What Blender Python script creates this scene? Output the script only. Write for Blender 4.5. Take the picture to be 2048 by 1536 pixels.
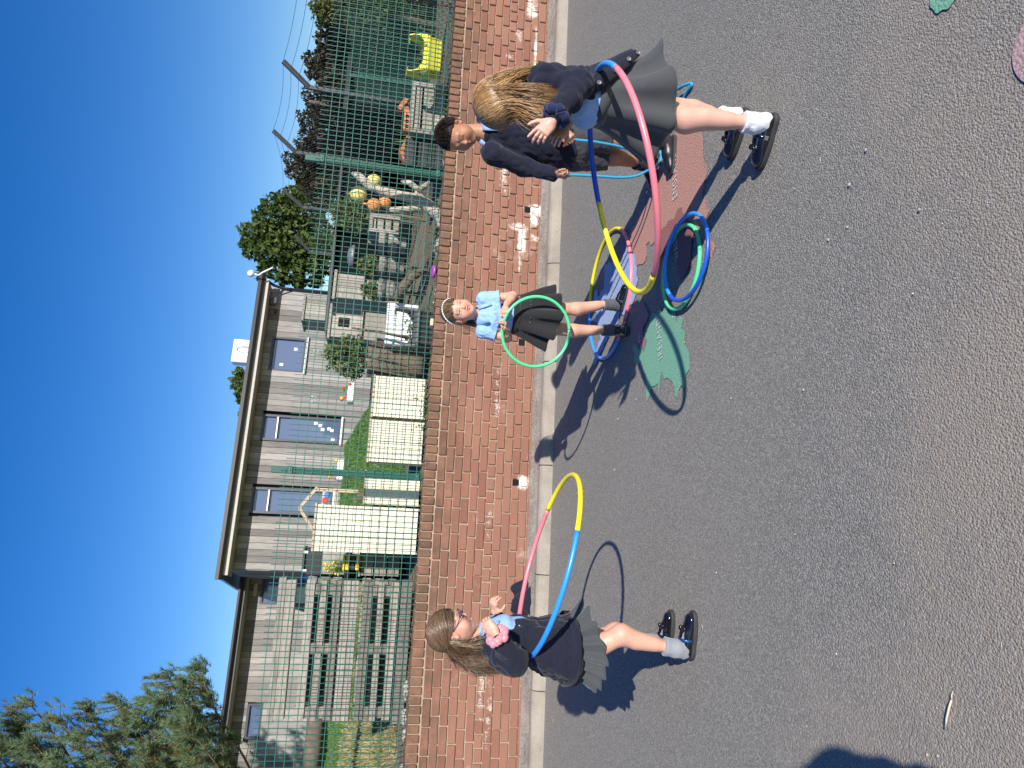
import bpy, bmesh, math, random
import numpy as np
from mathutils import Vector, Matrix, Euler
random.seed(7); np.random.seed(7)
R_ = math.radians
scene = bpy.context.scene
for o in list(bpy.data.objects): bpy.data.objects.remove(o)

# ------------------------------------------------------------------ camera
CAM_H, PITCH, ROLL, FPX = 1.51, R_(10.3), R_(4.6), 1440.0
Fv = np.array([0, math.cos(PITCH), -math.sin(PITCH)]); R0 = np.array([1., 0, 0]); U0 = np.array([0, math.sin(PITCH), math.cos(PITCH)])
Rv = R0*math.cos(ROLL)+U0*math.sin(ROLL); Uv = -R0*math.sin(ROLL)+U0*math.cos(ROLL)
CAM = np.array([0, 0, CAM_H])
cam_d = bpy.data.cameras.new('camera'); cam = bpy.data.objects.new('camera', cam_d); scene.collection.objects.link(cam)
cam_d.sensor_fit = 'HORIZONTAL'; cam_d.sensor_width = 36.0; cam_d.lens = 36.0*FPX/2048.0
cam_d.clip_start = 0.05; cam_d.clip_end = 800
# the phone was held upright and the picture stored on its side: the camera is rolled a quarter turn
cam.matrix_world = Matrix(((-Uv[0], Rv[0], -Fv[0], 0), (-Uv[1], Rv[1], -Fv[1], 0), (-Uv[2], Rv[2], -Fv[2], CAM_H), (0, 0, 0, 1)))
scene.camera = cam

# ------------------------------------------------------------------ light
SUN_AZ, SUN_EL = R_(30), R_(27)          # light travels towards -x,+y : the sun stands behind the viewer's right shoulder
world = bpy.data.worlds.new('World'); scene.world = world; world.use_nodes = True
wn = world.node_tree; bg = wn.nodes['Background']
sky = wn.nodes.new('ShaderNodeTexSky'); sky.sky_type = 'NISHITA'; sky.sun_disc = False
sky.sun_elevation = SUN_EL; sky.sun_rotation = math.pi - SUN_AZ
sky.air_density = 1.0; sky.dust_density = 0.15; sky.ozone_density = 2.5; sky.altitude = 0
hs = wn.nodes.new('ShaderNodeHueSaturation'); hs.inputs['Saturation'].default_value = 1.42; hs.inputs['Hue'].default_value = 0.515; wn.links.new(sky.outputs[0], hs.inputs['Color']); wn.links.new(hs.outputs[0], bg.inputs[0]); bg.inputs[1].default_value = 0.104
sl = bpy.data.lights.new('sun', 'SUN'); sl.energy = 4.8; sl.angle = R_(0.55); sl.color = (1.0, 0.945, 0.86)
sun = bpy.data.objects.new('sun', sl); scene.collection.objects.link(sun)
Ldir = Vector((-math.sin(SUN_AZ)*math.cos(SUN_EL), math.cos(SUN_AZ)*math.cos(SUN_EL), -math.sin(SUN_EL)))
sun.rotation_euler = Ldir.to_track_quat('-Z', 'Y').to_euler(); sun.location = (4, -8, 8)
scene.view_settings.view_transform = 'Standard'; scene.view_settings.look = 'None'
scene.view_settings.exposure = 0.45; scene.view_settings.gamma = 1.0; scene.view_settings.use_curve_mapping = False
scene.render.resolution_x = 1024; scene.render.resolution_y = 768

# ------------------------------------------------------------------ placing helpers (photo pixel -> point at a stated distance)
def ray(x, y): return Fv + Rv*((1536-y)-768)/FPX - Uv*(x-1024)/FPX
def gp(x, y, z=0.0):
    d = ray(x, y); return CAM + d*((z-CAM_H)/d[2])
def at(x, y, Y):
    d = ray(x, y); return CAM + d*(Y/d[1])
KERB0 = gp(1086, 1536); KERB1 = gp(1137, 0)
WD = (KERB1-KERB0)/np.linalg.norm(KERB1-KERB0); WN = np.array([-WD[1], WD[0], 0.])
W_OFF = 0.36; W0 = KERB0+WN*W_OFF; WYAW = math.atan2(WD[1], WD[0])
def WF(s, t, z): return W0+WD*s+WN*t+np.array([0, 0, z])         # wall frame: s along the wall, t behind it
def wp(x, y, t=0.0):
    d = ray(x, y); k = ((W0+WN*t-CAM)@WN)/(d@WN); p = CAM+d*k; return float((p-W0)@WD), float(p[2])

# ------------------------------------------------------------------ node helpers
class NT:
    def __init__(s, m): s.t = m.node_tree; s.n = s.t.nodes; s.l = s.t.links
    def new(s, k, **kw):
        n = s.n.new(k)
        for a, b in kw.items(): setattr(n, a, b)
        return n
    def put(s, sock, v):
        if hasattr(v, 'is_output') or isinstance(v, bpy.types.NodeSocket): s.l.new(v, sock)
        else: sock.default_value = v
    def math(s, op, a, b=0.0, c=None, clamp=False):
        n = s.new('ShaderNodeMath', operation=op); n.use_clamp = clamp; s.put(n.inputs[0], a); s.put(n.inputs[1], b)
        if c is not None: s.put(n.inputs[2], c)
        return n.outputs[0]
    def mix(s, f, a, b, mode='MIX'):
        n = s.new('ShaderNodeMix', data_type='RGBA', blend_type=mode)
        s.put(n.inputs[0], f); s.put(n.inputs[6], a if not isinstance(a, tuple) else (*a[:3], 1)); s.put(n.inputs[7], b if not isinstance(b, tuple) else (*b[:3], 1))
        return n.outputs[2]
    def ramp(s, f, stops):
        n = s.new('ShaderNodeValToRGB'); e = n.color_ramp.elements
        while len(e) < len(stops): e.new(0.5)
        for q, (p, c) in zip(e, stops):
            q.position = p; q.color = (c, c, c, 1) if not isinstance(c, tuple) else (*c[:3], 1)
        s.l.new(f, n.inputs[0]); return n.outputs[0]
    def noise(s, vec, scale, detail=3, rough=0.55, out=0, dist=0):
        n = s.new('ShaderNodeTexNoise'); n.inputs['Scale'].default_value = scale; n.inputs['Detail'].default_value = detail
        n.inputs['Roughness'].default_value = rough; n.inputs['Distortion'].default_value = dist
        if vec is not None: s.l.new(vec, n.inputs['Vector'])
        return n.outputs[out]
    def voro(s, vec, scale, feature='F1', out='Distance', rand=1.0):
        n = s.new('ShaderNodeTexVoronoi', feature=feature); n.inputs['Scale'].default_value = scale; n.inputs['Randomness'].default_value = rand
        if vec is not None: s.l.new(vec, n.inputs['Vector'])
        return n.outputs[out]
    def mapping(s, vec, scale=(1, 1, 1), loc=(0, 0, 0), rot=(0, 0, 0)):
        n = s.new('ShaderNodeMapping'); n.inputs['Scale'].default_value = scale; n.inputs['Location'].default_value = loc; n.inputs['Rotation'].default_value = rot
        s.l.new(vec, n.inputs[0]); return n.outputs[0]
    def bump(s, h, strength=0.3, dist=0.01, normal=None):
        n = s.new('ShaderNodeBump'); n.inputs['Strength'].default_value = strength; n.inputs['Distance'].default_value = dist
        s.l.new(h, n.inputs['Height'])
        if normal is not None: s.l.new(normal, n.inputs['Normal'])
        return n.outputs[0]
    def pos(s): return s.new('ShaderNodeNewGeometry').outputs['Position']
    def obj(s): return s.new('ShaderNodeTexCoord').outputs['Object']
    def rnd(s):
        a = s.new('ShaderNodeObjectInfo').outputs['Random']; b = s.new('ShaderNodeNewGeometry').outputs['Random Per Island']
        return s.math('FRACT', s.math('ADD', a, b))
    def attr(s, name): return s.new('ShaderNodeAttribute', attribute_name=name).outputs['Color']
def mat(name, color=(.5, .5, .5), rough=0.7, metal=0.0, spec=0.5, coat=0.0, sheen=0.0, sss=0.0):
    m = bpy.data.materials.new(name); m.use_nodes = True; nt = NT(m); b = m.node_tree.nodes['Principled BSDF']
    b.inputs['Base Color'].default_value = (*color, 1); b.inputs['Roughness'].default_value = rough; b.inputs['Metallic'].default_value = metal
    b.inputs['Specular IOR Level'].default_value = spec; b.inputs['Coat Weight'].default_value = coat; b.inputs['Coat Roughness'].default_value = 0.05
    b.inputs['Sheen Weight'].default_value = sheen
    if sss: b.inputs['Subsurface Weight'].default_value = sss; b.inputs['Subsurface Radius'].default_value = (0.9, 0.35, 0.2); b.inputs['Subsurface Scale'].default_value = 0.008
    return m, nt, b
def simple(name, color, rough=0.6, var=0.12, scale=30, bump=0.1, metal=0.0, rnd=0.0, **kw):
    """plain surface with a little colour variation, grain and per-piece variation"""
    m, nt, b = mat(name, color, rough, metal, **kw)
    n = nt.noise(nt.obj(), scale, 4)
    f = nt.math('MULTIPLY_ADD', nt.math('SUBTRACT', n, 0.5), var*2, 1.0)
    if rnd: f = nt.math('ADD', f, nt.math('MULTIPLY', nt.math('SUBTRACT', nt.rnd(), 0.5), rnd))
    c = nt.new('ShaderNodeVectorMath', operation='SCALE'); c.inputs[0].default_value = color; nt.l.new(f, c.inputs['Scale'])
    nt.l.new(c.outputs[0], b.inputs['Base Color'])
    if bump: nt.l.new(nt.bump(nt.noise(nt.obj(), scale*3, 3), bump, 0.004), b.inputs['Normal'])
    return m

# ------------------------------------------------------------------ mesh helpers
col = scene.collection
def link(name, me, m=None, parent=None, loc=None):
    o = bpy.data.objects.new(name, me); col.objects.link(o)
    if m is not None and me is not None and not me.materials: me.materials.append(m)
    if parent is not None: o.parent = parent
    if loc is not None: o.location = tuple(map(float, loc))
    return o
def tag(o, label=None, cat=None, group=None, kind=None):
    if label: o['label'] = label
    if cat: o['category'] = cat
    if group: o['group'] = group
    if kind: o['kind'] = kind
    return o
def empty(name, loc, label, cat, group=None, rz=0.0):
    o = bpy.data.objects.new(name, None); col.objects.link(o); o.location = tuple(map(float, loc)); o.rotation_euler = (0, 0, rz); o.empty_display_size = 0.1
    return tag(o, label, cat, group)
class MB:
    """collects shapes into one mesh"""
    def __init__(s): s.v = []; s.f = []; s.smooth = []
    def add(s, vs, fs, smooth=False):
        k = len(s.v); s.v += [tuple(map(float, p)) for p in vs]; s.f += [tuple(i+k for i in q) for q in fs]; s.smooth += [smooth]*len(fs); return s
    def box(s, c, size, M=None, ch=0.0):
        hx, hy, hz = size[0]/2, size[1]/2, size[2]/2
        if ch <= 0:
            vs = [(a*hx, b*hy, d*hz) for a in (-1, 1) for b in (-1, 1) for d in (-1, 1)]
            fs = [(0, 1, 3, 2), (4, 6, 7, 5), (0, 4, 5, 1), (2, 3, 7, 6), (0, 2, 6, 4), (1, 5, 7, 3)]
        else:                                    # chamfered box: 24 corners
            vs = []; idx = {}
            for a in (-1, 1):
                for b in (-1, 1):
                    for d in (-1, 1):
                        for ax in range(3):
                            p = [a*(hx-ch), b*(hy-ch), d*(hz-ch)]; p[ax] = (a*hx, b*hy, d*hz)[ax]
                            idx[(a, b, d, ax)] = len(vs); vs.append(tuple(p))
            fs = []
            for ax in range(3):
                o1, o2 = [i for i in range(3) if i != ax]
                for sg in (-1, 1):
                    q = []
                    for u, v in ((-1, -1), (1, -1), (1, 1), (-1, 1)):
                        k = [0, 0, 0]; k[ax] = sg; k[o1] = u; k[o2] = v; q.append(idx[(*k, ax)])
                    fs.append(tuple(q) if (sg > 0) == (ax != 1) else tuple(q[::-1]))
            for ax in range(3):
                o1, o2 = [i for i in range(3) if i != ax]
                for u in (-1, 1):
                    for v in (-1, 1):
                        q = []
                        for e, A in ((-1, o1), (1, o1), (1, o2), (-1, o2)):
                            k = [0, 0, 0]; k[ax] = e; k[o1] = u; k[o2] = v; q.append(idx[(*k, A)])
                        fs.append(tuple(q))
            for a in (-1, 1):
                for b in (-1, 1):
                    for d in (-1, 1): fs.append(tuple(idx[(a, b, d, ax)] for ax in range(3)))
        c = Vector(tuple(map(float, c)))
        vs = [tuple((M @ Vector(p) if M is not None else Vector(p))+c) for p in vs]
        return s.add(vs, fs)
    def bar(s, a, b, w, d, up=(0, 0, 1), ch=0.0):
        """rectangular bar from a to b, w across, d along 'up'"""
        a = Vector(tuple(map(float, a))); b = Vector(tuple(map(float, b))); x = (b-a); L = x.length; x.normalize(); u = Vector(up); y = u.cross(x)
        if y.length < 1e-4: y = Vector((0, 1, 0)).cross(x)
        y.normalize(); z = x.cross(y); M = Matrix((x, y, z)).transposed()
        return s.box((a+b)/2, (L, w, d), M, ch)
    def tube(s, pts, r, n=6, cap=True, closed=False, smooth=True):
        P = [Vector(tuple(map(float, p))) for p in pts]; N = len(P); rr = r if hasattr(r, '__len__') else [r]*N
        vs = []; nrm = None
        for i, p in enumerate(P):
            if closed: t = P[(i+1) % N]-P[i-1]
            else: t = P[min(i+1, N-1)]-P[max(i-1, 0)]
            t.normalize()
            if nrm is None:
                nrm = t.orthogonal().normalized()
            else:
                nrm = (nrm-t*nrm.dot(t)); nrm = nrm.normalized() if nrm.length > 1e-6 else t.orthogonal().normalized()
            bi = t.cross(nrm)
            for k in range(n):
                a = 2*math.pi*k/n; vs.append(p+(nrm*math.cos(a)+bi*math.sin(a))*rr[i])
        fs = []; M = N if closed else N-1
        for i in range(M):
            j = (i+1) % N
            for k in range(n): k2 = (k+1) % n; fs.append((i*n+k, i*n+k2, j*n+k2, j*n+k))
        if cap and not closed: fs.append(tuple(range(n))[::-1]); fs.append(tuple((N-1)*n+k for k in range(n)))
        return s.add(vs, fs, smooth)
    def loft(s, rings, closed_ring=True, cap=True, smooth=True):
        n = len(rings[0]); vs = [p for r in rings for p in r]; fs = []
        for i in range(len(rings)-1):
            for k in range(n if closed_ring else n-1):
                k2 = (k+1) % n; fs.append((i*n+k, i*n+k2, (i+1)*n+k2, (i+1)*n+k))
        if cap and closed_ring: fs.append(tuple(range(n))[::-1]); fs.append(tuple((len(rings)-1)*n+k for k in range(n)))
        return s.add(vs, fs, smooth)
    def lathe(s, prof, c=(0, 0, 0), n=20, sx=1, sy=1, smooth=True):
        return s.loft([[(c[0]+r*sx*math.cos(2*math.pi*k/n), c[1]+r*sy*math.sin(2*math.pi*k/n), c[2]+z) for k in range(n)] for r, z in prof], smooth=smooth)
    def prism(s, poly, z0, z1, M=None):
        n = len(poly); vs = [(x, y, z0) for x, y in poly]+[(x, y, z1) for x, y in poly]
        if M is not None: vs = [tuple(M @ Vector(p)) for p in vs]
        fs = [tuple(range(n))[::-1], tuple(range(n, 2*n))]+[(k, (k+1) % n, n+(k+1) % n, n+k) for k in range(n)]
        return s.add(vs, fs)
    def blob(s, c, r, seed=0, n=10, m=7, amp=0.15):
        rg = random.Random(seed); ph = [rg.uniform(0, 6.3) for _ in range(6)]; rings = []
        for i in range(m+1):
            th = math.pi*i/m; ring = []
            for k in range(n):
                a = 2*math.pi*k/n; d = 1+amp*(math.sin(2*a+ph[0]+th)+math.sin(3*a+ph[1]-2*th)+math.sin(3*th+ph[2]+a))/1.7
                ring.append((c[0]+r[0]*d*math.sin(th)*math.cos(a), c[1]+r[1]*d*math.sin(th)*math.sin(a), c[2]+r[2]*d*math.cos(th)))
            rings.append(ring)
        return s.loft(rings, cap=False)
    def mesh(s, name):
        me = bpy.data.meshes.new(name); me.from_pydata(s.v, [], s.f); me.polygons.foreach_set('use_smooth', s.smooth); me.update(); return me
    def build(s, name, m, parent=None, loc=None, **kw):
        o = link(name, s.mesh(name), m, parent, loc); tag(o, **kw) if kw else None; return o
def fix_normals(me):
    bm = bmesh.new(); bm.from_mesh(me); bmesh.ops.recalc_face_normals(bm, faces=bm.faces); bm.to_mesh(me); bm.free()
def np_mesh(name, V, Fq, smooth=True, colors=None):
    me = bpy.data.meshes.new(name)
    if isinstance(Fq, np.ndarray):
        n, k = Fq.shape; me.vertices.add(len(V)); me.vertices.foreach_set('co', np.asarray(V, np.float32).ravel()); me.loops.add(n*k); me.loops.foreach_set('vertex_index', Fq.astype(np.int32).ravel()); me.polygons.add(n); me.polygons.foreach_set('loop_start', np.arange(0, n*k, k, dtype=np.int32)); me.update(calc_edges=True)
    else: me.from_pydata(np.asarray(V, float).tolist(), [], Fq)
    me.polygons.foreach_set('use_smooth', np.full(len(me.polygons), smooth, dtype=bool))
    if colors is not None:
        a = me.color_attributes.new('tint', 'FLOAT_COLOR', 'POINT'); c = np.ones((len(V), 4), np.float32); c[:, :3] = colors; a.data.foreach_set('color', c.ravel())
    me.update(); return me
# ================================================================== materials of the setting
def m_tarmac():
    m, nt, b = mat('tarmac', rough=0.85, spec=0.25)
    p = nt.pos(); near = nt.new('ShaderNodeSeparateXYZ'); nt.l.new(p, near.inputs[0])
    warp = nt.noise(p, 60, 2, out=1); wv = nt.new('ShaderNodeVectorMath', operation='MULTIPLY_ADD'); nt.l.new(warp, wv.inputs[0]); wv.inputs[1].default_value = (.006, .006, .006); nt.l.new(p, wv.inputs[2]); q = wv.outputs[0]
    d1 = nt.voro(q, 150); c1 = nt.voro(q, 150, out='Color'); d2 = nt.voro(q, 330); c2 = nt.voro(p, 420, out='Color')
    bw = nt.new('ShaderNodeRGBToBW'); nt.l.new(c1, bw.inputs[0]); bw2 = nt.new('ShaderNodeRGBToBW'); nt.l.new(c2, bw2.inputs[0])
    base = nt.ramp(bw.outputs[0], [(0.05, (.15, .142, .126)), (0.42, (.262, .248, .218)), (0.75, (.39, .367, .322)), (1.0, (.56, .53, .47))])
    base = nt.mix(nt.math('MULTIPLY', bw2.outputs[0], .5), base, (.315, .298, .262))
    # tan binder showing between worn stones in the foreground and in scattered patches
    worn = nt.noise(p, 1.1, 4, .6); fore = nt.new('ShaderNodeMapRange'); nt.l.new(near.outputs[1], fore.inputs[0])
    fore.inputs[1].default_value = 2.55; fore.inputs[2].default_value = 1.35
    w = nt.math('ADD', nt.math('MULTIPLY', fore.outputs[0], .55), nt.math('SUBTRACT', worn, .62)); w = nt.ramp(w, [(.03, 0.), (.45, .85)])
    gap = nt.ramp(d1, [(.30, 0.), (.62, 1.)])
    base = nt.mix(nt.math('MULTIPLY', w, nt.math('MULTIPLY_ADD', gap, .8, .2)), base, (.43, .345, .265))
    base = nt.mix(nt.math('MULTIPLY', gap, .5), base, (.10, .095, .086), 'MIX')
    base = nt.mix(nt.math('MULTIPLY', w, nt.math('MULTIPLY', gap, .8)), base, (.40, .325, .25))
    big = nt.noise(p, .45, 3); base = nt.mix(nt.ramp(big, [(.35, 0.), (.7, .14)]), base, (.345, .325, .285))
    grit = nt.voro(p, 38, out='Distance'); base = nt.mix(nt.ramp(grit, [(.03, 1.), (.06, 0.)]), base, (.55, .53, .49))
    nt.l.new(base, b.inputs['Base Color'])
    h = nt.math('ADD', nt.math('MULTIPLY', nt.math('SUBTRACT', 1., d1), 1.), nt.math('MULTIPLY', nt.math('SUBTRACT', 1., d2), .35))
    nt.l.new(nt.bump(h, .7, .004), b.inputs['Normal']); return m
def m_paint(name, c, wear=0.25):
    m, nt, b = mat(name, c, .8, spec=.3); p = nt.pos(); d = nt.voro(p, 105); g = nt.ramp(d, [(.45, 0.), (.75, 1.)])
    n = nt.noise(p, 9, 4); base = nt.mix(nt.math('MULTIPLY', n, .35), c, tuple(x*.72 for x in c))
    base = nt.mix(nt.math('MULTIPLY', g, wear), base, tuple(x*.45 for x in c)); spots = nt.noise(p, 34, 2)
    base = nt.mix(nt.ramp(spots, [(.70, 0.), (.74, .8)]), base, (.12, .09, .085)); nt.l.new(base, b.inputs['Base Color'])
    nt.l.new(nt.bump(nt.math('SUBTRACT', 1., d), .55, .004), b.inputs['Normal']); return m
def wall_stain(nt):
    """white lime bloom with patches below the weep holes, in wall coordinates"""
    p = nt.pos(); mp = nt.mapping(p, loc=tuple(-W0), rot=(0, 0, 0))
    r = nt.new('ShaderNodeVectorRotate', rotation_type='Z_AXIS'); nt.l.new(mp, r.inputs[0]); r.inputs['Angle'].default_value = -WYAW
    s = nt.new('ShaderNodeSeparateXYZ'); nt.l.new(r.outputs[0], s.inputs[0]); S, Zc = s.outputs[0], s.outputs[2]
    wob = nt.math('ADD', nt.math('MULTIPLY', nt.math('SUBTRACT', nt.noise(p, 13, 5, .7), .5), 2.6), nt.math('MULTIPLY', nt.math('SUBTRACT', nt.noise(p, 70, 3, .6), .5), 1.3))
    tot = None
    for (cs, cz, rs, rz, k) in ((4.885, .165, .085, .095, 1.), (4.80, .18, .10, .05, .9), (4.56, .29, .17, .05, 1.1), (4.70, .33, .05, .10, .7), (4.32, .30, .10, .02, .8), (4.6, .17, .05, .05, .7), (2.27, .185, .075, .07, 1.05),
                            (6.55, .235, .40, .022, .85), (6.3, .17, .10, .06, .8), (7.1, .29, .14, .07, .9), (6.15, .47, .03, .04, .6), (6.5, .5, .04, .05, .6), (6.75, .42, .1, .05, .55), (5.45, .36, .2, .03, .6), (5.3, .22, .03, .09, .6), (3.05, .45, .35, .03, .38), (1.9, .47, .2, .03, .36), (.55, .46, .4, .04, .42), (.35, .4, .3, .03, .4), (5.2, .5, .25, .05, .4)):
        a = nt.math('DIVIDE', nt.math('SUBTRACT', S, cs), rs); bq = nt.math('DIVIDE', nt.math('SUBTRACT', Zc, cz), rz)
        d = nt.math('ADD', nt.math('POWER', nt.math('ABSOLUTE', a), 3.), nt.math('POWER', nt.math('ABSOLUTE', bq), 3.))
        v = nt.math('MULTIPLY', nt.math('SUBTRACT', .95, d, clamp=False), k); v = nt.math('MAXIMUM', v, -1.)
        tot = v if tot is None else nt.math('MAXIMUM', tot, v)
    f = nt.ramp(nt.math('ADD', tot, wob), [(.25, 0.), (.55, .35), (1.25, .95)])
    gen = nt.ramp(nt.noise(p, 4.2, 6, .75), [(.60, 0.), (.80, .5)])
    lo = nt.new('ShaderNodeMapRange'); nt.l.new(Zc, lo.inputs[0]); lo.inputs[1].default_value = .85; lo.inputs[2].default_value = .45
    return nt.math('MAXIMUM', f, nt.math('MULTIPLY', gen, lo.outputs[0])), S, Zc
def m_brick():
    m, nt, b = mat('brick', rough=.88, spec=.2); p = nt.pos(); rn = nt.rnd()
    c = nt.ramp(rn, [(0., (.265, .12, .083)), (.3, (.345, .160, .110)), (.6, (.37, .178, .122)), (.85, (.40, .207, .143)), (1., (.295, .147, .106))])
    c = nt.mix(nt.math('MULTIPLY', nt.noise(p, 110, 5, .8), .9), c, (.16, .072, .05)); c = nt.mix(nt.ramp(nt.noise(p, 300, 2), [(.62, 0.), (.75, .5)]), c, (.55, .36, .26))
    st, S, Zc = wall_stain(nt)
    up = nt.new('ShaderNodeMapRange'); nt.l.new(Zc, up.inputs[0]); up.inputs[1].default_value = .68; up.inputs[2].default_value = 1.0
    dirt = nt.math('MULTIPLY', nt.ramp(nt.noise(p, 5.5, 5, .7), [(.30, 0.), (.58, .9)]), nt.math('MULTIPLY_ADD', up.outputs[0], .88, .12))
    c = nt.mix(dirt, c, (.10, .066, .045)); c = nt.mix(nt.math('MULTIPLY', nt.math('GREATER_THAN', Zc, .965), nt.math('MULTIPLY', rn, .55)), c, (.20, .12, .07)); lich = nt.ramp(nt.noise(p, 26, 4, .7), [(.62, 0.), (.70, .7)])
    c = nt.mix(nt.math('MULTIPLY', lich, up.outputs[0]), c, (.30, .22, .12))
    c = nt.mix(st, c, (.80, .74, .66)); nt.l.new(c, b.inputs['Base Color'])
    nt.l.new(nt.bump(nt.noise(p, 190, 4, .7), .6, .004), b.inputs['Normal']); return m
def m_mortar():
    m, nt, b = mat('mortar', rough=.95, spec=.1); p = nt.pos(); st, S, Zc = wall_stain(nt)
    c = nt.mix(nt.noise(p, 22, 4), (.29, .205, .15), (.44, .335, .25)); up = nt.new('ShaderNodeMapRange'); nt.l.new(Zc, up.inputs[0]); up.inputs[1].default_value = .45; up.inputs[2].default_value = .1
    c = nt.mix(nt.math('MULTIPLY', up.outputs[0], .5), c, (.25, .19, .15)); c = nt.mix(st, c, (.82, .78, .72)); nt.l.new(c, b.inputs['Base Color'])
    nt.l.new(nt.bump(nt.noise(p, 120, 3), .5, .004), b.inputs['Normal']); return m
def m_concrete(name, a, c2, sc=180, bump=.5):
    m, nt, b = mat(name, rough=.9, spec=.2); p = nt.pos(); d = nt.voro(p, sc, out='Color'); bw = nt.new('ShaderNodeRGBToBW'); nt.l.new(d, bw.inputs[0])
    c = nt.mix(bw.outputs[0], a, c2); c = nt.mix(nt.ramp(nt.noise(p, 3.5, 5, .65), [(.42, 0.), (.75, .6)]), c, tuple(x*.55 for x in a))
    c = nt.mix(nt.ramp(nt.noise(p, 45, 3), [(.68, 0.), (.74, .6)]), c, (.1, .085, .065)); nt.l.new(c, b.inputs['Base Color'])
    nt.l.new(nt.bump(nt.voro(p, sc), bump, .004), b.inputs['Normal']); return m
def m_wood(name, a, c2, scale=(2, 22, 22), rnd=.35, rough=.85, axis='obj'):
    m, nt, b = mat(name, rough=rough, spec=.2); o = nt.obj()
    off = nt.new('ShaderNodeVectorMath', operation='ADD'); nt.l.new(o, off.inputs[0]); cr = nt.new('ShaderNodeCombineXYZ'); r = nt.rnd(); nt.l.new(nt.math('MULTIPLY', r, 37.), cr.inputs[0]); nt.l.new(nt.math('MULTIPLY', r, 11.), cr.inputs[1]); nt.l.new(cr.outputs[0], off.inputs[1])
    v = nt.mapping(off.outputs[0], scale=scale); n = nt.noise(v, 3.2, 5, .65, dist=.6)
    c = nt.mix(nt.ramp(n, [(.3, 0.), (.72, 1.)]), a, c2); c = nt.mix(nt.math('MULTIPLY', nt.noise(v, 14, 3), .35), c, tuple(x*.55 for x in a))
    k = nt.math('MULTIPLY_ADD', nt.math('SUBTRACT', r, .5), rnd*2, 1.); sc = nt.new('ShaderNodeVectorMath', operation='SCALE'); nt.l.new(c, sc.inputs[0]); nt.l.new(k, sc.inputs['Scale'])
    nt.l.new(sc.outputs[0], b.inputs['Base Color']); nt.l.new(nt.bump(nt.noise(v, 9, 4), .4, .004), b.inputs['Normal']); return m
def m_soil(name, a, c2, sc=14):
    m, nt, b = mat(name, rough=.95, spec=.1); p = nt.pos(); c = nt.mix(nt.ramp(nt.noise(p, sc, 6, .7), [(.3, 0.), (.7, 1.)]), a, c2); nt.l.new(c, b.inputs['Base Color'])
    nt.l.new(nt.bump(nt.noise(p, sc*4, 4), .7, .02), b.inputs['Normal']); return m
def m_leaf(name, a, c2, trans=.35, rough=.5):
    m, nt, b = mat(name, rough=rough, spec=.35); r = nt.new('ShaderNodeNewGeometry').outputs['Random Per Island']
    c = nt.mix(r, a, c2); nt.l.new(c, b.inputs['Base Color'])
    t = nt.new('ShaderNodeBsdfTranslucent'); nt.l.new(c, t.inputs[0]); mx = nt.new('ShaderNodeMixShader'); mx.inputs[0].default_value = trans
    nt.l.new(b.outputs[0], mx.inputs[1]); nt.l.new(t.outputs[0], mx.inputs[2]); nt.l.new(mx.outputs[0], m.node_tree.nodes['Material Output'].inputs[0]); return m
M = {}
M['tarmac'] = m_tarmac(); M['brick'] = m_brick(); M['mortar'] = m_mortar()
M['kerb'] = m_concrete('kerb_concrete', (.27, .235, .195), (.385, .34, .285), 240, .35); M['strip'] = m_concrete('strip_concrete', (.20, .18, .155), (.56, .51, .44), 75, .9)
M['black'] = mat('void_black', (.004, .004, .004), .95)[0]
M['green'] = simple('green_powder_coat', (.006, .085, .06), .42, .1, 40, .05); M['green_dark'] = simple('green_mesh_wire', (.010, .11, .078), .5, .1, 40, 0)
M['galv'] = simple('galvanised_steel', (.20, .21, .22), .5, .2, 60, .05, metal=.4)
M['darksteel'] = simple('dark_grey_steel', (.055, .057, .062), .5, .15, 60, .05)
M['clad'] = m_wood('weathered_larch_cladding', (.20, .188, .178), (.35, .330, .312), (9, 9, .9), .38)
M['oldwood'] = m_wood('grey_weathered_timber', (.25, .225, .195), (.44, .40, .345), (2.2, 14, 14), .28)
M['palewood'] = m_wood('pale_planed_timber', (.50, .40, .28), (.62, .51, .38), (2, 16, 16), .15)
M['fascia'] = m_wood('pale_weathered_fascia', (.40, .375, .34), (.55, .52, .475), (1.2, 14, 14), .08)
M['cream'] = simple('cream_painted_board', (.84, .78, .57), .65, .05, 8, .05, rnd=.06)
M['gutter'] = simple('black_gutter', (.012, .012, .014), .35, .1, 30, .03); M['frame'] = simple('dark_blue_grey_frame', (.03, .035, .055), .4, .1, 30, 0)
M['white'] = simple('white_plastic', (.80, .80, .78), .4, .04, 20, .02)
def m_glass():
    m, nt, b = mat('window_glass', (.085, .11, .20), .06, spec=.8); b.inputs['Coat Weight'].default_value = .3  # blue of the reflected sky is put into the base colour
    n = nt.noise(nt.pos(), 1.2, 2); nt.l.new(nt.bump(n, .06, .05), b.inputs['Normal']); return m
M['glass'] = m_glass()
M['soil'] = m_soil('garden_soil', (.10, .07, .045), (.24, .18, .12)); M['turf'] = m_soil('turf_ground', (.05, .085, .02), (.12, .15, .05), 6); M['dryturf'] = m_soil('dry_turf_ground', (.17, .15, .07), (.30, .26, .13), 9)

# ================================================================== ground
def heightmap():
    pass
g = MB(); g.add([(-150, -60, 0), (150, -60, 0), (150, 200, 0), (-150, 200, 0)], [(0, 1, 2, 3)])
ground = g.build('tarmac_ground', M['tarmac'], label='grey tarmac playground', kind='structure')

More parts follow.
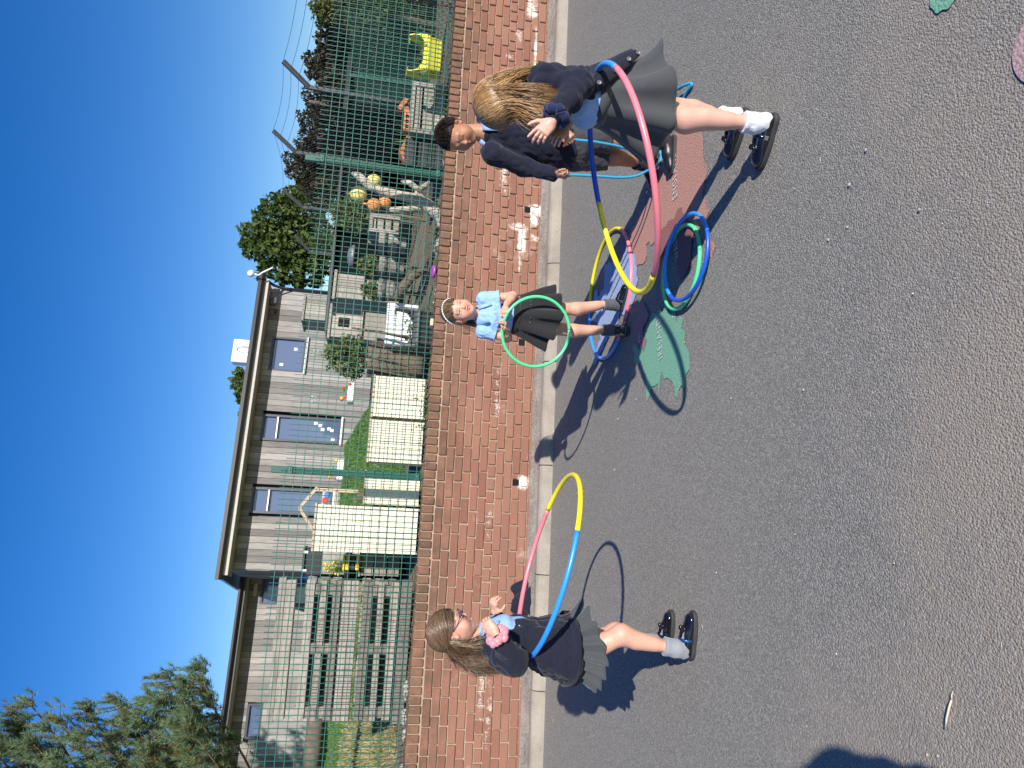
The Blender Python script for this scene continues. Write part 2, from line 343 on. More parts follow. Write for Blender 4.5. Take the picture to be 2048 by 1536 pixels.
# painted map of the islands (thin paint sheets, each 4 mm above the one below)
def jag(pts, n=6, amp=.012, seed=1):
    rg = random.Random(seed); out = []
    for i in range(len(pts)):
        a = np.array(pts[i]); b_ = np.array(pts[(i+1) % len(pts)]); d = b_-a; L = np.linalg.norm(d); nn = np.array([-d[1], d[0]])/max(L, 1e-6)
        k = max(1, int(L/.035))
        for j in range(k):
            q = a+d*j/k
            if j: q = q+nn*rg.uniform(-amp, amp)*1.6+d/L*rg.uniform(-.008, .008)
            out.append(tuple(q))
    return out
def sheet(name, pix, z, m, parent=None, amp=.012, seed=1, **kw):
    P = jag([tuple(gp(x, y)[:2]) for x, y in pix], amp=amp, seed=seed)
    bm = bmesh.new(); vs = [bm.verts.new((x, y, z)) for x, y in P]; f = bm.faces.new(vs)
    if f.normal.z < 0 or True: bm.normal_update()
    if f.normal.z < 0: f.normal_flip()
    bmesh.ops.triangulate(bm, faces=[f]); me = bpy.data.meshes.new(name); bm.to_mesh(me); bm.free()
    o = link(name, me, m, parent); tag(o, **kw); return o
M['p_eng'] = m_paint('paint_terracotta', (.52, .27, .21)); M['p_wal'] = m_paint('paint_dark_rose', (.33, .14, .13)); M['p_sco'] = m_paint('paint_pale_blue', (.37, .47, .68))
M['p_ire'] = m_paint('paint_mint_green', (.20, .44, .30)); M['p_ni'] = m_paint('paint_mauve', (.34, .20, .22)); M['p_pink'] = m_paint('paint_pale_pink', (.50, .34, .33)); M['p_txt'] = m_paint('paint_white_lettering', (.72, .72, .69), .35)
eng = sheet('painted_country', [(1391, 200), (1404, 235), (1405, 265), (1408, 310), (1415, 347), (1410, 369), (1405, 394), (1423, 417), (1412, 440), (1421, 474), (1433, 492), (1425, 530), (1417, 505), (1408, 480), (1390, 460), (1372, 430), (1365, 415), (1345, 445), (1325, 460), (1309, 485), (1293, 490), (1295, 511), (1281, 528), (1272, 520), (1267, 497), (1257, 474), (1271, 450), (1290, 410), (1302, 392), (1305, 350), (1330, 290), (1350, 266), (1375, 225)], .004, M['p_eng'], seed=2, amp=.018,
            label='terracotta painted map shape lettered ENGLAND on the tarmac', cat='ground marking', group='painted map on the playground')
wal = sheet('painted_country', [(1365, 415), (1374, 430), (1392, 462), (1385, 500), (1378, 540), (1362, 560), (1355, 520), (1340, 490), (1330, 505), (1316, 520), (1318, 480), (1325, 460), (1345, 440)], .008, M['p_wal'], seed=3,
            label='dark rose painted map shape inside the two small stacked hoops', cat='ground marking', group='painted map on the playground')
sco = sheet('painted_country', [(1255, 492), (1267, 507), (1276, 537), (1278, 560), (1271, 596), (1257, 621), (1241, 628), (1238, 647), (1229, 654), (1210, 687), (1196, 722), (1191, 731), (1187, 717), (1203, 680), (1199, 654), (1189, 638), (1195, 625), (1185, 605), (1194, 579), (1200, 592), (1210, 575), (1210, 525), (1227, 523), (1238, 535), (1248, 511)], .006, M['p_sco'], seed=4, amp=.016,
            label='pale blue painted map shape under the girl with the green hoop', cat='ground marking', group='painted map on the playground')
ire = sheet('painted_country', [(1331, 607), (1340, 628), (1361, 631), (1364, 657), (1370, 687), (1379, 702), (1381, 738), (1373, 777), (1364, 770), (1357, 798), (1351, 774), (1346, 764), (1337, 756), (1325, 741), (1322, 760), (1317, 789), (1310, 772), (1302, 789), (1293, 789), (1294, 766), (1287, 732), (1275, 726), (1267, 699), (1269, 678), (1284, 690), (1300, 650), (1314, 628)], .004, M['p_ire'], seed=5, amp=.026,
            label='mint green painted map shape lettered IRELAND', cat='ground marking', group='painted map on the playground')
nir = sheet('painted_country', [(1290, 604), (1294, 616), (1300, 628), (1287, 660), (1296, 678), (1290, 702), (1278, 687), (1269, 669), (1270, 640), (1278, 616)], .008, M['p_ni'], seed=6,
            label='mauve painted patch at the top edge of the mint green shape', cat='ground marking', group='painted map on the playground')
def disc(pix, z, m, lab):
    c = [gp(x, y)[:2] for x, y in pix]; b_ = MB(); b_.add([(x, y, z) for x, y in c], [tuple(range(len(c)))]); o = b_.build('painted_spot', m, label=lab, cat='ground marking')
    fix_normals(o.data)
cp = gp(2027, 112)
b_ = MB(); b_.add([(cp[0]+.10*math.cos(a)*(1+.05*math.sin(3*a)), cp[1]-.105+.105*math.sin(a), .004) for a in np.linspace(0, 2*math.pi, 40)[:-1]], [tuple(range(39))]); b_.build('painted_spot', M['p_pink'], label='pale pink painted spot at the nearest right corner of the ground', cat='ground marking')
cp = gp(1897, -28); b_ = MB(); b_.add([(cp[0]+.068*math.cos(a)+.004*math.sin(9*a), cp[1]+.068*math.sin(a), .004) for a in np.linspace(0, 2*math.pi, 60)[:-1]], [tuple(range(59))]); b_.build('painted_spot', M['p_ire'], label='small green painted spot at the right edge of the ground', cat='ground marking')
def lettering(txt, p0, p1, h, parent, z):
    a = gp(*p0); b2 = gp(*p1); d = b2-a; cu = bpy.data.curves.new('txt', 'FONT'); cu.body = txt; cu.size = 1.0; cu.space_character = 1.25
    t = bpy.data.objects.new('txt', cu); col.objects.link(t); bpy.context.view_layer.update()
    me = bpy.data.meshes.new_from_object(t.evaluated_get(bpy.context.evaluated_depsgraph_get())); bpy.data.objects.remove(t)
    v = np.array([q.co[:] for q in me.vertices]); w = v[:, 0].max(); L = np.linalg.norm(d)
    v[:, 0] *= L/w; v[:, 1] *= h; v[:, 2] = 0; me.vertices.foreach_set('co', v.ravel()); me.update()
    o = link('lettering', me, M['p_txt'], parent, (a[0], a[1], z)); o.rotation_euler = (0, 0, math.atan2(d[1], d[0])); return o
lettering('ENGLAND', (1357, 393), (1355, 303), .085, eng, .0095); lettering('WALES', (1362, 514), (1356, 462), .07, wal, .012)
lettering('SCOTLAND', (1231, 612), (1226, 536), .08, sco, .010); lettering('IRELAND', (1328, 715), (1323, 635), .085, ire, .0085); lettering('NI', (1286, 681), (1284, 664), .055, nir, .012)

# ================================================================== kerb and strip (setting)
kerb = link('kerb', None); tag(kerb, kind='structure')
strip = MB(); strip.add([tuple(WF(s, t, z)) for s in (-14, 22) for t, z in ((-W_OFF+.118, .098), (-.10, .108), (.02, .122))], [(0, 1, 4, 3)[::-1], (1, 2, 5, 4)[::-1]]); strip.build('concrete_strip', M['strip'], kind='structure')
def kerb_unit():
    prof = [(0, -.05), (.010, .035), (.030, .085), (.048, .098), (.060, .1005), (.122, .1015), (.124, -.05)]
    return prof
sj = [wp(1092, 931, -.3)[0]+k*.918 for k in range(-12, 20)]
for k in range(len(sj)-1):
    a, b2 = sj[k]+.004, sj[k+1]-.004; n = 5; rings = []
    for i in range(n):
        s_ = a+(b2-a)*i/(n-1); j = random.Random(k*9+i)
        rings.append([tuple(WF(s_, -W_OFF+t+j.uniform(-.003, .003)*(z > 0), z+j.uniform(-.002, .002)*(z > 0))) for t, z in kerb_unit()])
    mb = MB(); mb.loft(rings, smooth=False); o = mb.build('kerbstone', M['kerb'], kerb); fix_normals(o.data)

# ================================================================== brick wall
Z_TOP = 1.075; CH = .075
wall = empty('brick_wall', WF(3, 0, 0), 'low red brick retaining wall with weep holes behind the children', 'wall')
wl = wall.location
def wadd(o): o.parent = wall; o.matrix_parent_inverse = Matrix.Translation(wl).inverted(); return o
def piece_mesh(L, Hh, D, ch, seed):
    mb = MB(); mb.box((0, D/2, 0), (L, D, Hh), ch=ch); me = mb.mesh('brick'); rg = random.Random(seed)
    for v in me.vertices: v.co.x += rg.uniform(-.0016, .0016); v.co.z += rg.uniform(-.0014, .0014)
    me.materials.append(M['brick']); return me
STR = [piece_mesh(.213, .064, .10, .004, i) for i in range(6)]; HDR = [piece_mesh(.1, .064, .10, .004, i+20) for i in range(4)]; COP = [piece_mesh(.0635, .1, .215, .006, i+40) for i in range(6)]
weeps = [wp(1060, 420)[0], wp(1045, 685)[0], wp(1030, 965)[0], 2.263-1.31, 4.889+1.31]
bricks = []
for k in range(13):
    zc = Z_TOP-.1125-CH*(k+.5); hdr = (k == 6); step = .1125 if hdr else .225
    s_ = -1.6+(k*.1125*(1 if k % 2 else 0))+random.Random(k).uniform(-.02, .02)+(.056 if hdr else 0)
    while s_ < 10.5:
        L = step
        if k == 9:
            w = [q for q in weeps if abs(q-s_-step/2) < step/2+.0275]
            if w:
                a, b2 = s_, s_+step; h0, h1 = w[0]-.0275, w[0]+.0275
                for c0, c1 in ((a, h0), (h1, b2)):
                    if c1-c0 > .025: bricks.append(((c0+c1)/2, zc, 'cut', c1-c0-.008))
                s_ += step; continue
        bricks.append((s_+step/2, zc, 'h' if hdr else 's', 0)); s_ += step
def vis_key(b3):
    p = WF(b3[0], 0, b3[1]); d = np.linalg.norm(p-CAM); return d+(100 if not (-.12 < b3[0] < 7.15) or b3[1] < .10 else 0)
bricks.sort(key=vis_key); rest = MB()
rotz = Matrix.Rotation(WYAW, 3, 'Z')
for i, (s_, z, kind, L) in enumerate(bricks):
    rg = random.Random(i*3+1); proud = rg.uniform(-.0035, .003)
    if i < 298 and kind != 'cut':
        o = link('brick', rg.choice(HDR if kind == 'h' else STR)); o.location = tuple(WF(s_+rg.uniform(-.002, .002), proud, z+rg.uniform(-.0015, .0015))); o.rotation_euler = (rg.uniform(-.01, .01), rg.uniform(-.006, .006), WYAW+rg.uniform(-.006, .006)); wadd(o)
    else:
        LL = L if kind == 'cut' else (.1 if kind == 'h' else .213)
        rest.box(WF(s_, proud+.05, z+rg.uniform(-.0015, .0015)), (LL, .1, .064), rotz, .004)
o = rest.build('brick', M['brick'], kind='stuff'); wadd(o)
k = 0; s_ = -1.6
while s_ < 10.5:
    rg = random.Random(k+500); o = link('coping_brick', rg.choice(COP)); o.location = tuple(WF(s_, rg.uniform(-.006, .002), Z_TOP-.052+rg.uniform(-.003, .003))); o.rotation_euler = (rg.uniform(-.02, .02), rg.uniform(-.012, .012), WYAW+rg.uniform(-.01, .01)); wadd(o); s_ += .0748; k += 1
core = MB()
core.box(WF(4.5, .108+.008, (Z_TOP-.008)/2-.05), (12.2, .2, Z_TOP-.008+.1), rotz); o = core.build('mortar_core', M['mortar']); wadd(o)
for w in weeps:      # weep holes: a black plate in each gap stands for the shade inside
    mb = MB(); mb.box(WF(w, .0065, Z_TOP-.1125-CH*9.5), (.052, .002, .058), rotz); o = mb.build('weep_hole_shade', M['black']); wadd(o)

# ================================================================== garden terrain behind the wall
def ter(s, t):
    z = 1.0+.035*min(max(t-.2, 0), 1.2)+.118*max(t-1.2, 0)*(1 if t < 12 else 0)+(.118*10.8 if t >= 12 else 0)
    if s > 3.6: z -= min(1, (s-3.6)/1.5)*min(.95, .09*max(t-1.2, 0))
    return z+.02*math.sin(3*s+1.3*t)+.015*math.sin(7*s-2*t)
gs = np.concatenate([np.linspace(-34, -3, 20), np.linspace(-2, 9, 56), np.linspace(10, 60, 20)]); gt = np.concatenate([np.linspace(.20, 4, 26), np.linspace(4.4, 18, 30), [25, 40, 70, 120]])
vs = [tuple(WF(s, t, ter(s, t))) for s in gs for t in gt]; nt_ = len(gt); fs = [(i*nt_+j, i*nt_+j+1, (i+1)*nt_+j+1, (i+1)*nt_+j)[::-1] for i in range(len(gs)-1) for j in range(nt_-1)]
def m_terrain():
    m, nt, b = mat('garden_ground', rough=.95, spec=.1); p = nt.pos(); mp = nt.mapping(p, loc=tuple(-W0)); r = nt.new('ShaderNodeVectorRotate', rotation_type='Z_AXIS'); nt.l.new(mp, r.inputs[0]); r.inputs['Angle'].default_value = -WYAW
    s = nt.new('ShaderNodeSeparateXYZ'); nt.l.new(r.outputs[0], s.inputs[0]); S, T = s.outputs[0], s.outputs[1]
    so = nt.mix(nt.ramp(nt.noise(p, 12, 6, .7), [(.3, 0.), (.7, 1.)]), (.11, .08, .055), (.33, .27, .19)); tu = nt.mix(nt.noise(p, 7, 5), (.055, .11, .02), (.12, .19, .045))
    dr = nt.mix(nt.noise(p, 9, 5), (.24, .20, .10), (.36, .31, .16))
    lawn = nt.math('MULTIPLY', nt.math('GREATER_THAN', nt.math('ADD', T, nt.math('MULTIPLY', nt.noise(p, 2.5), .8)), 2.6), nt.math('LESS_THAN', nt.math('ADD', S, nt.math('MULTIPLY', nt.noise(p, 2.5), .8)), 4.7))
    c = nt.mix(lawn, so, tu); dry = nt.ramp(nt.noise(p, .8, 4), [(.42, 0.), (.6, 1.)]); lf = nt.math('LESS_THAN', S, .8); c = nt.mix(nt.math('MULTIPLY', nt.math('MULTIPLY', lf, lawn), dry), c, dr)
    nt.l.new(c, b.inputs['Base Color']); nt.l.new(nt.bump(nt.noise(p, 40, 4), .7, .02), b.inputs['Normal']); return m
M['terrain'] = m_terrain()
terr = MB(); terr.add(vs, fs, True); terr.build('garden_ground', M['terrain'], kind='structure')

# ================================================================== green mesh fence along the wall
FT = .27; post_s = [wp(846, 955, FT)[0], wp(890, 352, FT)[0]]; gap = post_s[1]-post_s[0]; post_s = [post_s[0]-gap*2, post_s[0]-gap]+post_s+[post_s[1]+gap]
P_TOP = wp(543, 941, FT)[1]; M_TOP = P_TOP-.13
print('fence', post_s, P_TOP)
def wire_panel(fa, fb, z0, z1, parent, step=.0505, hstep=.0765, rw=.0037, seed=0):
    """welded mesh between two ground points given as functions u->(x,y)"""
    L = np.linalg.norm(np.array(fb)-np.array(fa)); d = (np.array(fb)-np.array(fa))/L; mb = MB(); nrm = np.array([-d[1], d[0]]); rg = random.Random(seed); n = int(L/step)
    wav = lambda u, z: .006*math.sin(u*2.3+seed)+.004*math.sin(z*9+seed*2+u)
    P = lambda u, z, o=0: (*(np.array(fa)+d*u+nrm*(wav(u, z)+o)), z)
    for i in range(n+1):
        u = i*step; mb.tube([P(u, z0), P(u, (z0+z1)/2), P(u, z1+.03)], rw, 4, smooth=False)
    z = z0+.02; k = 0
    while z <= z1+.001:
        mb.tube([P(u, z, -.005) for u in np.linspace(0, L, 7)], rw*1.1, 4, smooth=False)
        z += hstep; k += 1
    return mb.build('wire_mesh', M['green_dark'], parent, kind='stuff')
def post(parent, x, y, z0, z1, yaw, w=.062, d=.045, clamps=True):
    mb = MB(); Mz = Matrix.Rotation(yaw, 3, 'Z'); q = Vector((x, y, 0))
    mb.box(q+Vector((0, 0, (z0+z1)/2)), (w, d, z1-z0), Mz, .004); po = mb.build('post', M['green'], parent)
    mb = MB(); mb.box(q+Mz @ Vector((-w*.22, -d/2-.004, (z0+z1-.14)/2)), (w*.16, .010, z1-z0-.16), Mz, .001); mb.box(q+Mz @ Vector((w*.22, -d/2-.004, (z0+z1-.14)/2)), (w*.16, .010, z1-z0-.16), Mz, .001); mb.build('clamp_bar', M['green'], po)
    if clamps:
        for zc in (z0+.27, z1-.16):
            mb = MB(); mb.box(q+Mz @ Vector((0, -d/2-.014, zc)), (.072, .012, .045), Mz, .003); c = mb.build('clamp', M['green'], po)
            mb = MB(); mb.tube([q+Mz @ Vector((0, -d/2-.019, zc)), q+Mz @ Vector((0, -d/2-.027, zc))], .008, 8); mb.build('bolt', M['galv'], c)
    return po
fence = empty('mesh_fence', WF(3.7, FT, 1.0), 'green welded wire mesh fence standing on top of the brick wall', 'fence'); fi = Matrix.Translation(fence.location).inverted()
before = set(bpy.data.objects)
for s_ in post_s: p = WF(s_, FT, 0); post(None, p[0], p[1], .85, P_TOP, WYAW)
for i in range(4):
    a = WF(post_s[i]+.0, FT-.035, 0); b2 = WF(post_s[i+1], FT-.035, 0); wire_panel(a[:2], b2[:2], 1.03, M_TOP+.02*math.sin(i*2.1), None, seed=i)
for o in set(bpy.data.objects)-before:
    if o.parent is None: o.parent = fence; o.matrix_parent_inverse = fi
# fence returning away from the viewer at the right end
fr = empty('mesh_fence', (4.5, 8, 1.0), 'green mesh fence running back behind the lime green planter', 'fence'); fi = Matrix.Translation(fr.location).inverted(); before = set(bpy.data.objects)
pA = at(697, 150, 10.4); pB = at(706, 231, 12.2); pC = pA+(pA-pB)*1.75; pD = pB+(pB-pA)*1.6
for q in (pC, pA, pB, pD): post(None, q[0], q[1], .6, pA[2] if q is not pB else pB[2], WYAW+R_(75), clamps=False)
for q, r, k in ((pC, pA, 11), (pA, pB, 12), (pB, pD, 13)): wire_panel(q[:2], r[:2], 1.0, pA[2]-.1, None, rw=.0021, seed=k)
for o in set(bpy.data.objects)-before:
    if o.parent is None: o.parent = fr; o.matrix_parent_inverse = fi

# ================================================================== wooden school building
BA = at(440, 1150, 16.2); BB = at(525, 556, 18.56); EZ = (BA[2]+BB[2])/2     # eaves line ends
BD = np.array([BB[0]-BA[0], BB[1]-BA[1], 0]); BL = np.linalg.norm(BD); BD /= BL; BN = np.array([-BD[1], BD[0], 0]); BYAW = math.atan2(BD[1], BD[0]); BO = np.array([BA[0], BA[1], 0])
print('building', BA, BB, BL, math.degrees(BYAW))
def BF(a, t, z): return BO+BD*a+BN*t+np.array([0, 0, z])
def bpx(x, y, t):
    d = ray(x, y); k = ((BO+BN*t-CAM)@BN)/(d@BN); p = CAM+d*k; return float((p-BO)@BD), float(p[2])
Mb = Matrix.Rotation(BYAW, 3, 'Z')
bld = empty('school_building', BF(BL/2, 3, 1.9), 'single storey school building clad in weathered vertical larch boards', 'building'); bi = Matrix.Translation(bld.location).inverted()
def badd(o): o.parent = bld; o.matrix_parent_inverse = bi; return o
OV = .55; SB = 3.0          # eaves overhang, set-back of the left wing
GZ = 1.75
def cladding(a0, a1, t, z0, z1, openings, w=.147):
    n = int(round((a1-a0)/w)); w = (a1-a0)/n
    for i in range(n):
        c0 = a0+i*w; cm = c0+w/2; segs = [(z0, z1)]
        for (oa, ob, oz0, oz1) in openings:
            if oa-.02 < cm < ob+.02: segs = [q for (p0, p1) in segs for q in ((p0, min(p1, oz0)), (max(p0, oz1), p1)) if q[1]-q[0] > .03]
        for (p0, p1) in segs:
            mb = MB(); rg = random.Random(i*13+int(p0*10)); mb.box((0, 0, 0), (w-.007, .022, p1-p0), ch=.003); o = mb.build('cladding_board', M['clad']); o.location = tuple(BF(cm, t-.011+rg.uniform(-.004, .003), (p0+p1)/2)); o.rotation_euler = (0, 0, BYAW); badd(o)
def window(a0, a1, z0, z1, t, transoms=(), sill=True, frame_c='frame', stickers=0, seed=0, blind=0):
    f = .055; mb = MB(); c = lambda a, z, tt=0: BF(a, t+tt, z)
    for (u0, u1, v0, v1) in ((a0, a0+f, z0, z1), (a1-f, a1, z0, z1), (a0+f, a1-f, z1-f, z1), (a0+f, a1-f, z0, z0+f)): mb.box(c((u0+u1)/2, (v0+v1)/2, .02), (u1-u0, .09, v1-v0), Mb)
    for zt in transoms: mb.box(c((a0+a1)/2, zt, .02), (a1-a0-2*f, .08, .06), Mb)
    w = badd(mb.build('window', M[frame_c]))
    zs = [z0+f]+[q for zt in transoms for q in (zt-.03, zt+.03)]+[z1-f]
    for i in range(0, len(zs), 2):
        mb = MB(); mb.box(c((a0+a1)/2, (zs[i]+zs[i+1])/2, .05), (a1-a0-2*f, .012, zs[i+1]-zs[i]), Mb); p = mb.build('pane', M['glass'], w)
    for zt in transoms:
        mb = MB(); mb.box(c((a0+a1)/2, zt-.02, -.035), (a1-a0-2*f, .012, .03), Mb); mb.build('trim', M['white'], w)
    if sill: mb = MB(); mb.box(c((a0+a1)/2, z0-.025, -.04), (a1-a0+.06, .12, .04), Mb); mb.build('sill', M['white'], w)
    rg = random.Random(seed)
    for i in range(stickers):
        u = a0+f+.06+(a1-a0-2*f-.12)*rg.random(); v = z0+.12+.5*rg.random(); mb = MB(); mb.box(c(u, v, .040), (.07, .004, .08), Mb); mb.build('paper', M['white'], w)
    return w
t0 = OV
w1 = (bpx(540, 742, t0)[0], bpx(540, 672, t0)[0], bpx(613, 690, t0)[1], bpx(543, 690, t0)[1])
w2 = (bpx(600, 885, t0)[0], bpx(600, 833, t0)[0], bpx(681, 860, t0)[1], bpx(522, 860, t0)[1])
w3 = (bpx(570, 1029, t0)[0], bpx(570, 977, t0)[0], bpx(665, 1000, t0)[1], bpx(502, 1000, t0)[1])
print('windows', w1, w2, w3)
MA0 = bpx(500, 1139, t0)[0]; MA1 = bpx(560, 577, t0)[0]
cladding(MA0, MA1, t0, GZ, EZ-.05, [w1, w2, w3])
window(*w1, t0, seed=1, stickers=2); window(*w2, t0, transoms=(w2[3]-.34,), seed=2, stickers=6); window(*w3, t0, transoms=(w3[3]-.36,), seed=3)
mb = MB(); mb.box(BF((MA0+MA1)/2, t0+.02+.095, (GZ+EZ)/2-.4), (MA1-MA0-.01, .19-.0, EZ-GZ+.7), Mb)
# wall body behind the boards, with openings left as recess by the frames standing in front
wb = MB(); wb.box(BF((MA0+MA1)/2, t0+.16+2.5, (GZ+EZ)/2-.3), (MA1-MA0-.02, 5.0, EZ-GZ+.5), Mb); badd(wb.build('wall_body', M['frame']))
# left side return of the main block
n_ = 20
for i in range(n_):
    mb = MB(); mb.box((0, 0, 0), (.14, .022, EZ-GZ), ch=.003); o = mb.build('cladding_board', M['clad']); o.location = tuple(BF(MA0-.004, t0+.09+i*.147, (GZ+EZ)/2)); o.rotation_euler = (0, 0, BYAW+math.pi/2); badd(o)
# roof of main block
rf = MB(); rf.add([tuple(BF(a, t, z)) for a in (-.05, BL+.05) for t, z in ((-.02, EZ+.07), (5.5, EZ+.50), (5.5, EZ+.42), (-.02, EZ+.0))], [(0, 1, 5, 4), (2, 3, 7, 6), (0, 4, 7, 3), (0, 3, 2, 1), (4, 5, 6, 7), (1, 2, 6, 5)]); roof = badd(rf.build('roof', M['gutter'])); fix_normals(roof.data)
mb = MB(); mb.box(BF(BL/2, .02, EZ-.09), (BL, .03, .135), Mb, .003); fas = badd(mb.build('fascia_board', M['fascia']))
mb = MB(); mb.box(BF(BL/2, .03+OV/2, EZ-.145), (BL-.01, OV-.02, .018), Mb); badd(mb.build('soffit', M['oldwood']))
mb = MB(); prof = [(-.06, .0), (-.055, -.045), (-.03, -.07), (.0, -.07)]
mb.loft([[tuple(BF(a, -.005+t, EZ+.03+z)) for t, z in ((0, .045), (-.10, .045), (-.10, -.03), (-.075, -.085), (0, -.09))] for a in (-.1, BL+.1)], smooth=False); gut = badd(mb.build('gutter', M['gutter'])); fix_normals(gut.data)
for i in range(9):
    mb = MB(); mb.box(BF(.3+i*(BL-.6)/8, -.05, EZ+.02), (.03, .08, .09), Mb, .004); mb.build('gutter_bracket', M['gutter'], gut)
mb = MB(); cR = bpx(560, 580, t0)[0]; mb.tube([BF(BL-.02, -.03, EZ-.02), BF(BL-.05, .25, EZ-.25), BF(cR+.02, t0-.07, EZ-.42), BF(cR+.02, t0-.07, GZ)], .036, 8); badd(mb.build('downpipe', M['frame']))
# left wing, set back
LA1 = .9; LA0 = -9.0; EZ2 = EZ-.02
TW = SB+OV
wl1 = (bpx(520, 1209, TW)[0], bpx(520, 1142, TW)[0]-.05, GZ+.1, bpx(522, 1180, TW)[1]); wl2 = (bpx(500, 1478, TW)[0], bpx(500, 1407, TW)[0], bpx(523, 1440, TW)[1], bpx(492, 1440, TW)[1])
cladding(LA0, LA1, TW, GZ, EZ2-.05, [wl1, wl2]); window(*wl1, TW, seed=5, sill=False, transoms=(wl1[3]-.55,)); window(*wl2, TW, seed=6, sill=False)
wb = MB(); wb.box(BF((LA0+MA0)/2+.25, TW+.16+2.4, (GZ+EZ2)/2-.3), (MA0-LA0+.5, 4.8, EZ2-GZ+.5), Mb); badd(wb.build('wall_body', M['frame']))
rf = MB(); rf.add([tuple(BF(a, t, z)) for a in (LA0-.2, .8) for t, z in ((SB-.02, EZ2+.07), (SB+5.5, EZ2+.50), (SB+5.5, EZ2+.42), (SB-.02, EZ2+.0))], [(0, 1, 5, 4), (2, 3, 7, 6), (0, 4, 7, 3), (0, 3, 2, 1), (4, 5, 6, 7), (1, 2, 6, 5)]); o = badd(rf.build('roof', M['gutter'])); fix_normals(o.data)
mb = MB(); mb.box(BF((LA0+.8)/2, SB+.02, EZ2-.06), (.8-LA0, .03, .07), Mb, .003); badd(mb.build('fascia_board', M['darksteel']))
mb = MB(); mb.loft([[tuple(BF(a, SB-.005+t, EZ2+.03+z)) for t, z in ((0, .03), (-.09, .03), (-.09, -.02), (-.06, -.06), (0, -.06))] for a in (LA0-.2, .8)], smooth=False); o = badd(mb.build('gutter', M['gutter'])); fix_normals(o.data)
mb = MB(); mb.box(BF((LA0+.8)/2, SB+.03+OV/2, EZ2-.10), (.8-LA0, OV-.02, .018), Mb); badd(mb.build('soffit', M['oldwood']))
# fittings on the building
a, z = bpx(548, 606, t0); mb = MB(); mb.box(BF(a, t0-.10, z), (.17, .12, .13), Mb @ Matrix.Rotation(-.5, 3, 'X'), .015); o = badd(mb.build('floodlight', M['galv'])); mb = MB(); mb.box(BF(a, t0-.175, z-.03), (.14, .01, .10), Mb @ Matrix.Rotation(-.5, 3, 'X'), .002); mb.build('lamp_glass', M['white'], o)
a, z = bpx(551, 624, t0); mb = MB(); mb.blob(BF(a, t0-.06, z), (.045, .045, .045), 3, amp=.02); badd(mb.build('sensor', M['darksteel']))
a, z = bpx(511, 1180, TW); mb = MB(); mb.box(BF(a, TW-.05, z), (.32, .04, .09), Mb, .006); badd(mb.build('sign_plate', M['palewood']))
def butterfly(x, y, t=t0):
    a, z = bpx(x, y, t); mb = MB()
    for sg in (-1, 1):
        for (r, dz) in ((.075, .035), (.055, -.05)): mb.prism([(sg*(.015+r*(1+math.cos(q))*.5*1.1), dz+r*.6*math.sin(q)) for q in np.linspace(0, 2*math.pi, 11)[:-1]][::sg], 0, .006, Matrix.Translation(Vector(BF(a, t-.03, z))) @ (Mb.to_4x4() @ Matrix.Rotation(math.pi/2, 4, 'X')))
    o = mb.build('butterfly_ornament', M['galv']); fix_normals(o.data); return badd(o)
for q in ((632, 706), (643, 632), (627, 799)): butterfly(*q)
# things standing on the roof edge
q = at(492, 706, 19.5); acu = empty('air_conditioner', (q[0], q[1], q[2]-.3), 'white air conditioning unit on the flat roof', 'air conditioner'); mb = MB(); mb.box((0, 0, .3), (.62, .3, .62), Mb, .02); mb.build('casing', M['white'], acu)
mb = MB(); mb.tube([(.08*math.cos(a_)+.08, -.158, .3+.2*math.sin(a_)) for a_ in np.linspace(0, 6.28, 20)], .01, 5); mb.build('fan_grille', M['darksteel'], acu)
q = at(502, 547, 18.3); gl = empty('globe_lamp', q, 'white globe on a bent white arm at the roof corner', 'lamp'); mb = MB(); mb.lathe([(.002, .085), (.05, .07), (.08, .03), (.085, 0), (.08, -.03), (.05, -.07), (.002, -.085)], n=16); mb.build('globe', M['white'], gl)
mb = MB(); mb.tube([(.0, 0, -.05), (-.02, 0, -.18), (.05, 0, -.26), (.2, .0, -.5)], .02, 8); mb.build('arm', M['white'], gl)
# ================================================================== planting
M['leaf_dec'] = m_leaf('hawthorn_leaves', (.045, .085, .018), (.12, .17, .045)); M['leaf_copper'] = m_leaf('copper_hedge_leaves', (.020, .028, .010), (.095, .075, .032)); M['leaf_bush'] = m_leaf('bush_leaves', (.07, .10, .025), (.20, .22, .07))
M['needle'] = m_leaf('pine_needles', (.09, .15, .075), (.23, .32, .16), .3); M['needle_old'] = m_leaf('old_pine_needles', (.13, .10, .03), (.22, .19, .07), .2); M['bark'] = m_wood('bark', (.10, .075, .055), (.22, .17, .13), (10, 10, 2), .1)
M['grass'] = m_leaf('grass_blades', (.06, .14, .022), (.14, .24, .05), .3); M['straw'] = m_leaf('dry_grass_blades', (.30, .25, .11), (.50, .42, .22), .3); M['reed'] = m_leaf('strap_leaves', (.07, .14, .03), (.20, .28, .08), .25)
def leaf_cloud(pts, size, rng, up=.3, aspect=.55):
    """one diamond leaf per point, facing at random"""
    P = np.asarray(pts, float); n = len(P); d = rng.normal(size=(n, 3)); d /= np.linalg.norm(d, axis=1, keepdims=True); e = rng.normal(size=(n, 3)); e[:, 2] += up; e = np.cross(d, e); e /= np.linalg.norm(e, axis=1, keepdims=True)
    s = size*rng.uniform(.6, 1.35, (n, 1)); nn = np.cross(d, e)
    V = np.stack([P-d*s*.5, P+e*s*aspect*.5+nn*s*.06, P+d*s*.5, P-e*s*aspect*.5+nn*s*.06], 1).reshape(-1, 3); Fq = np.arange(4*n).reshape(n, 4)
    return V, Fq
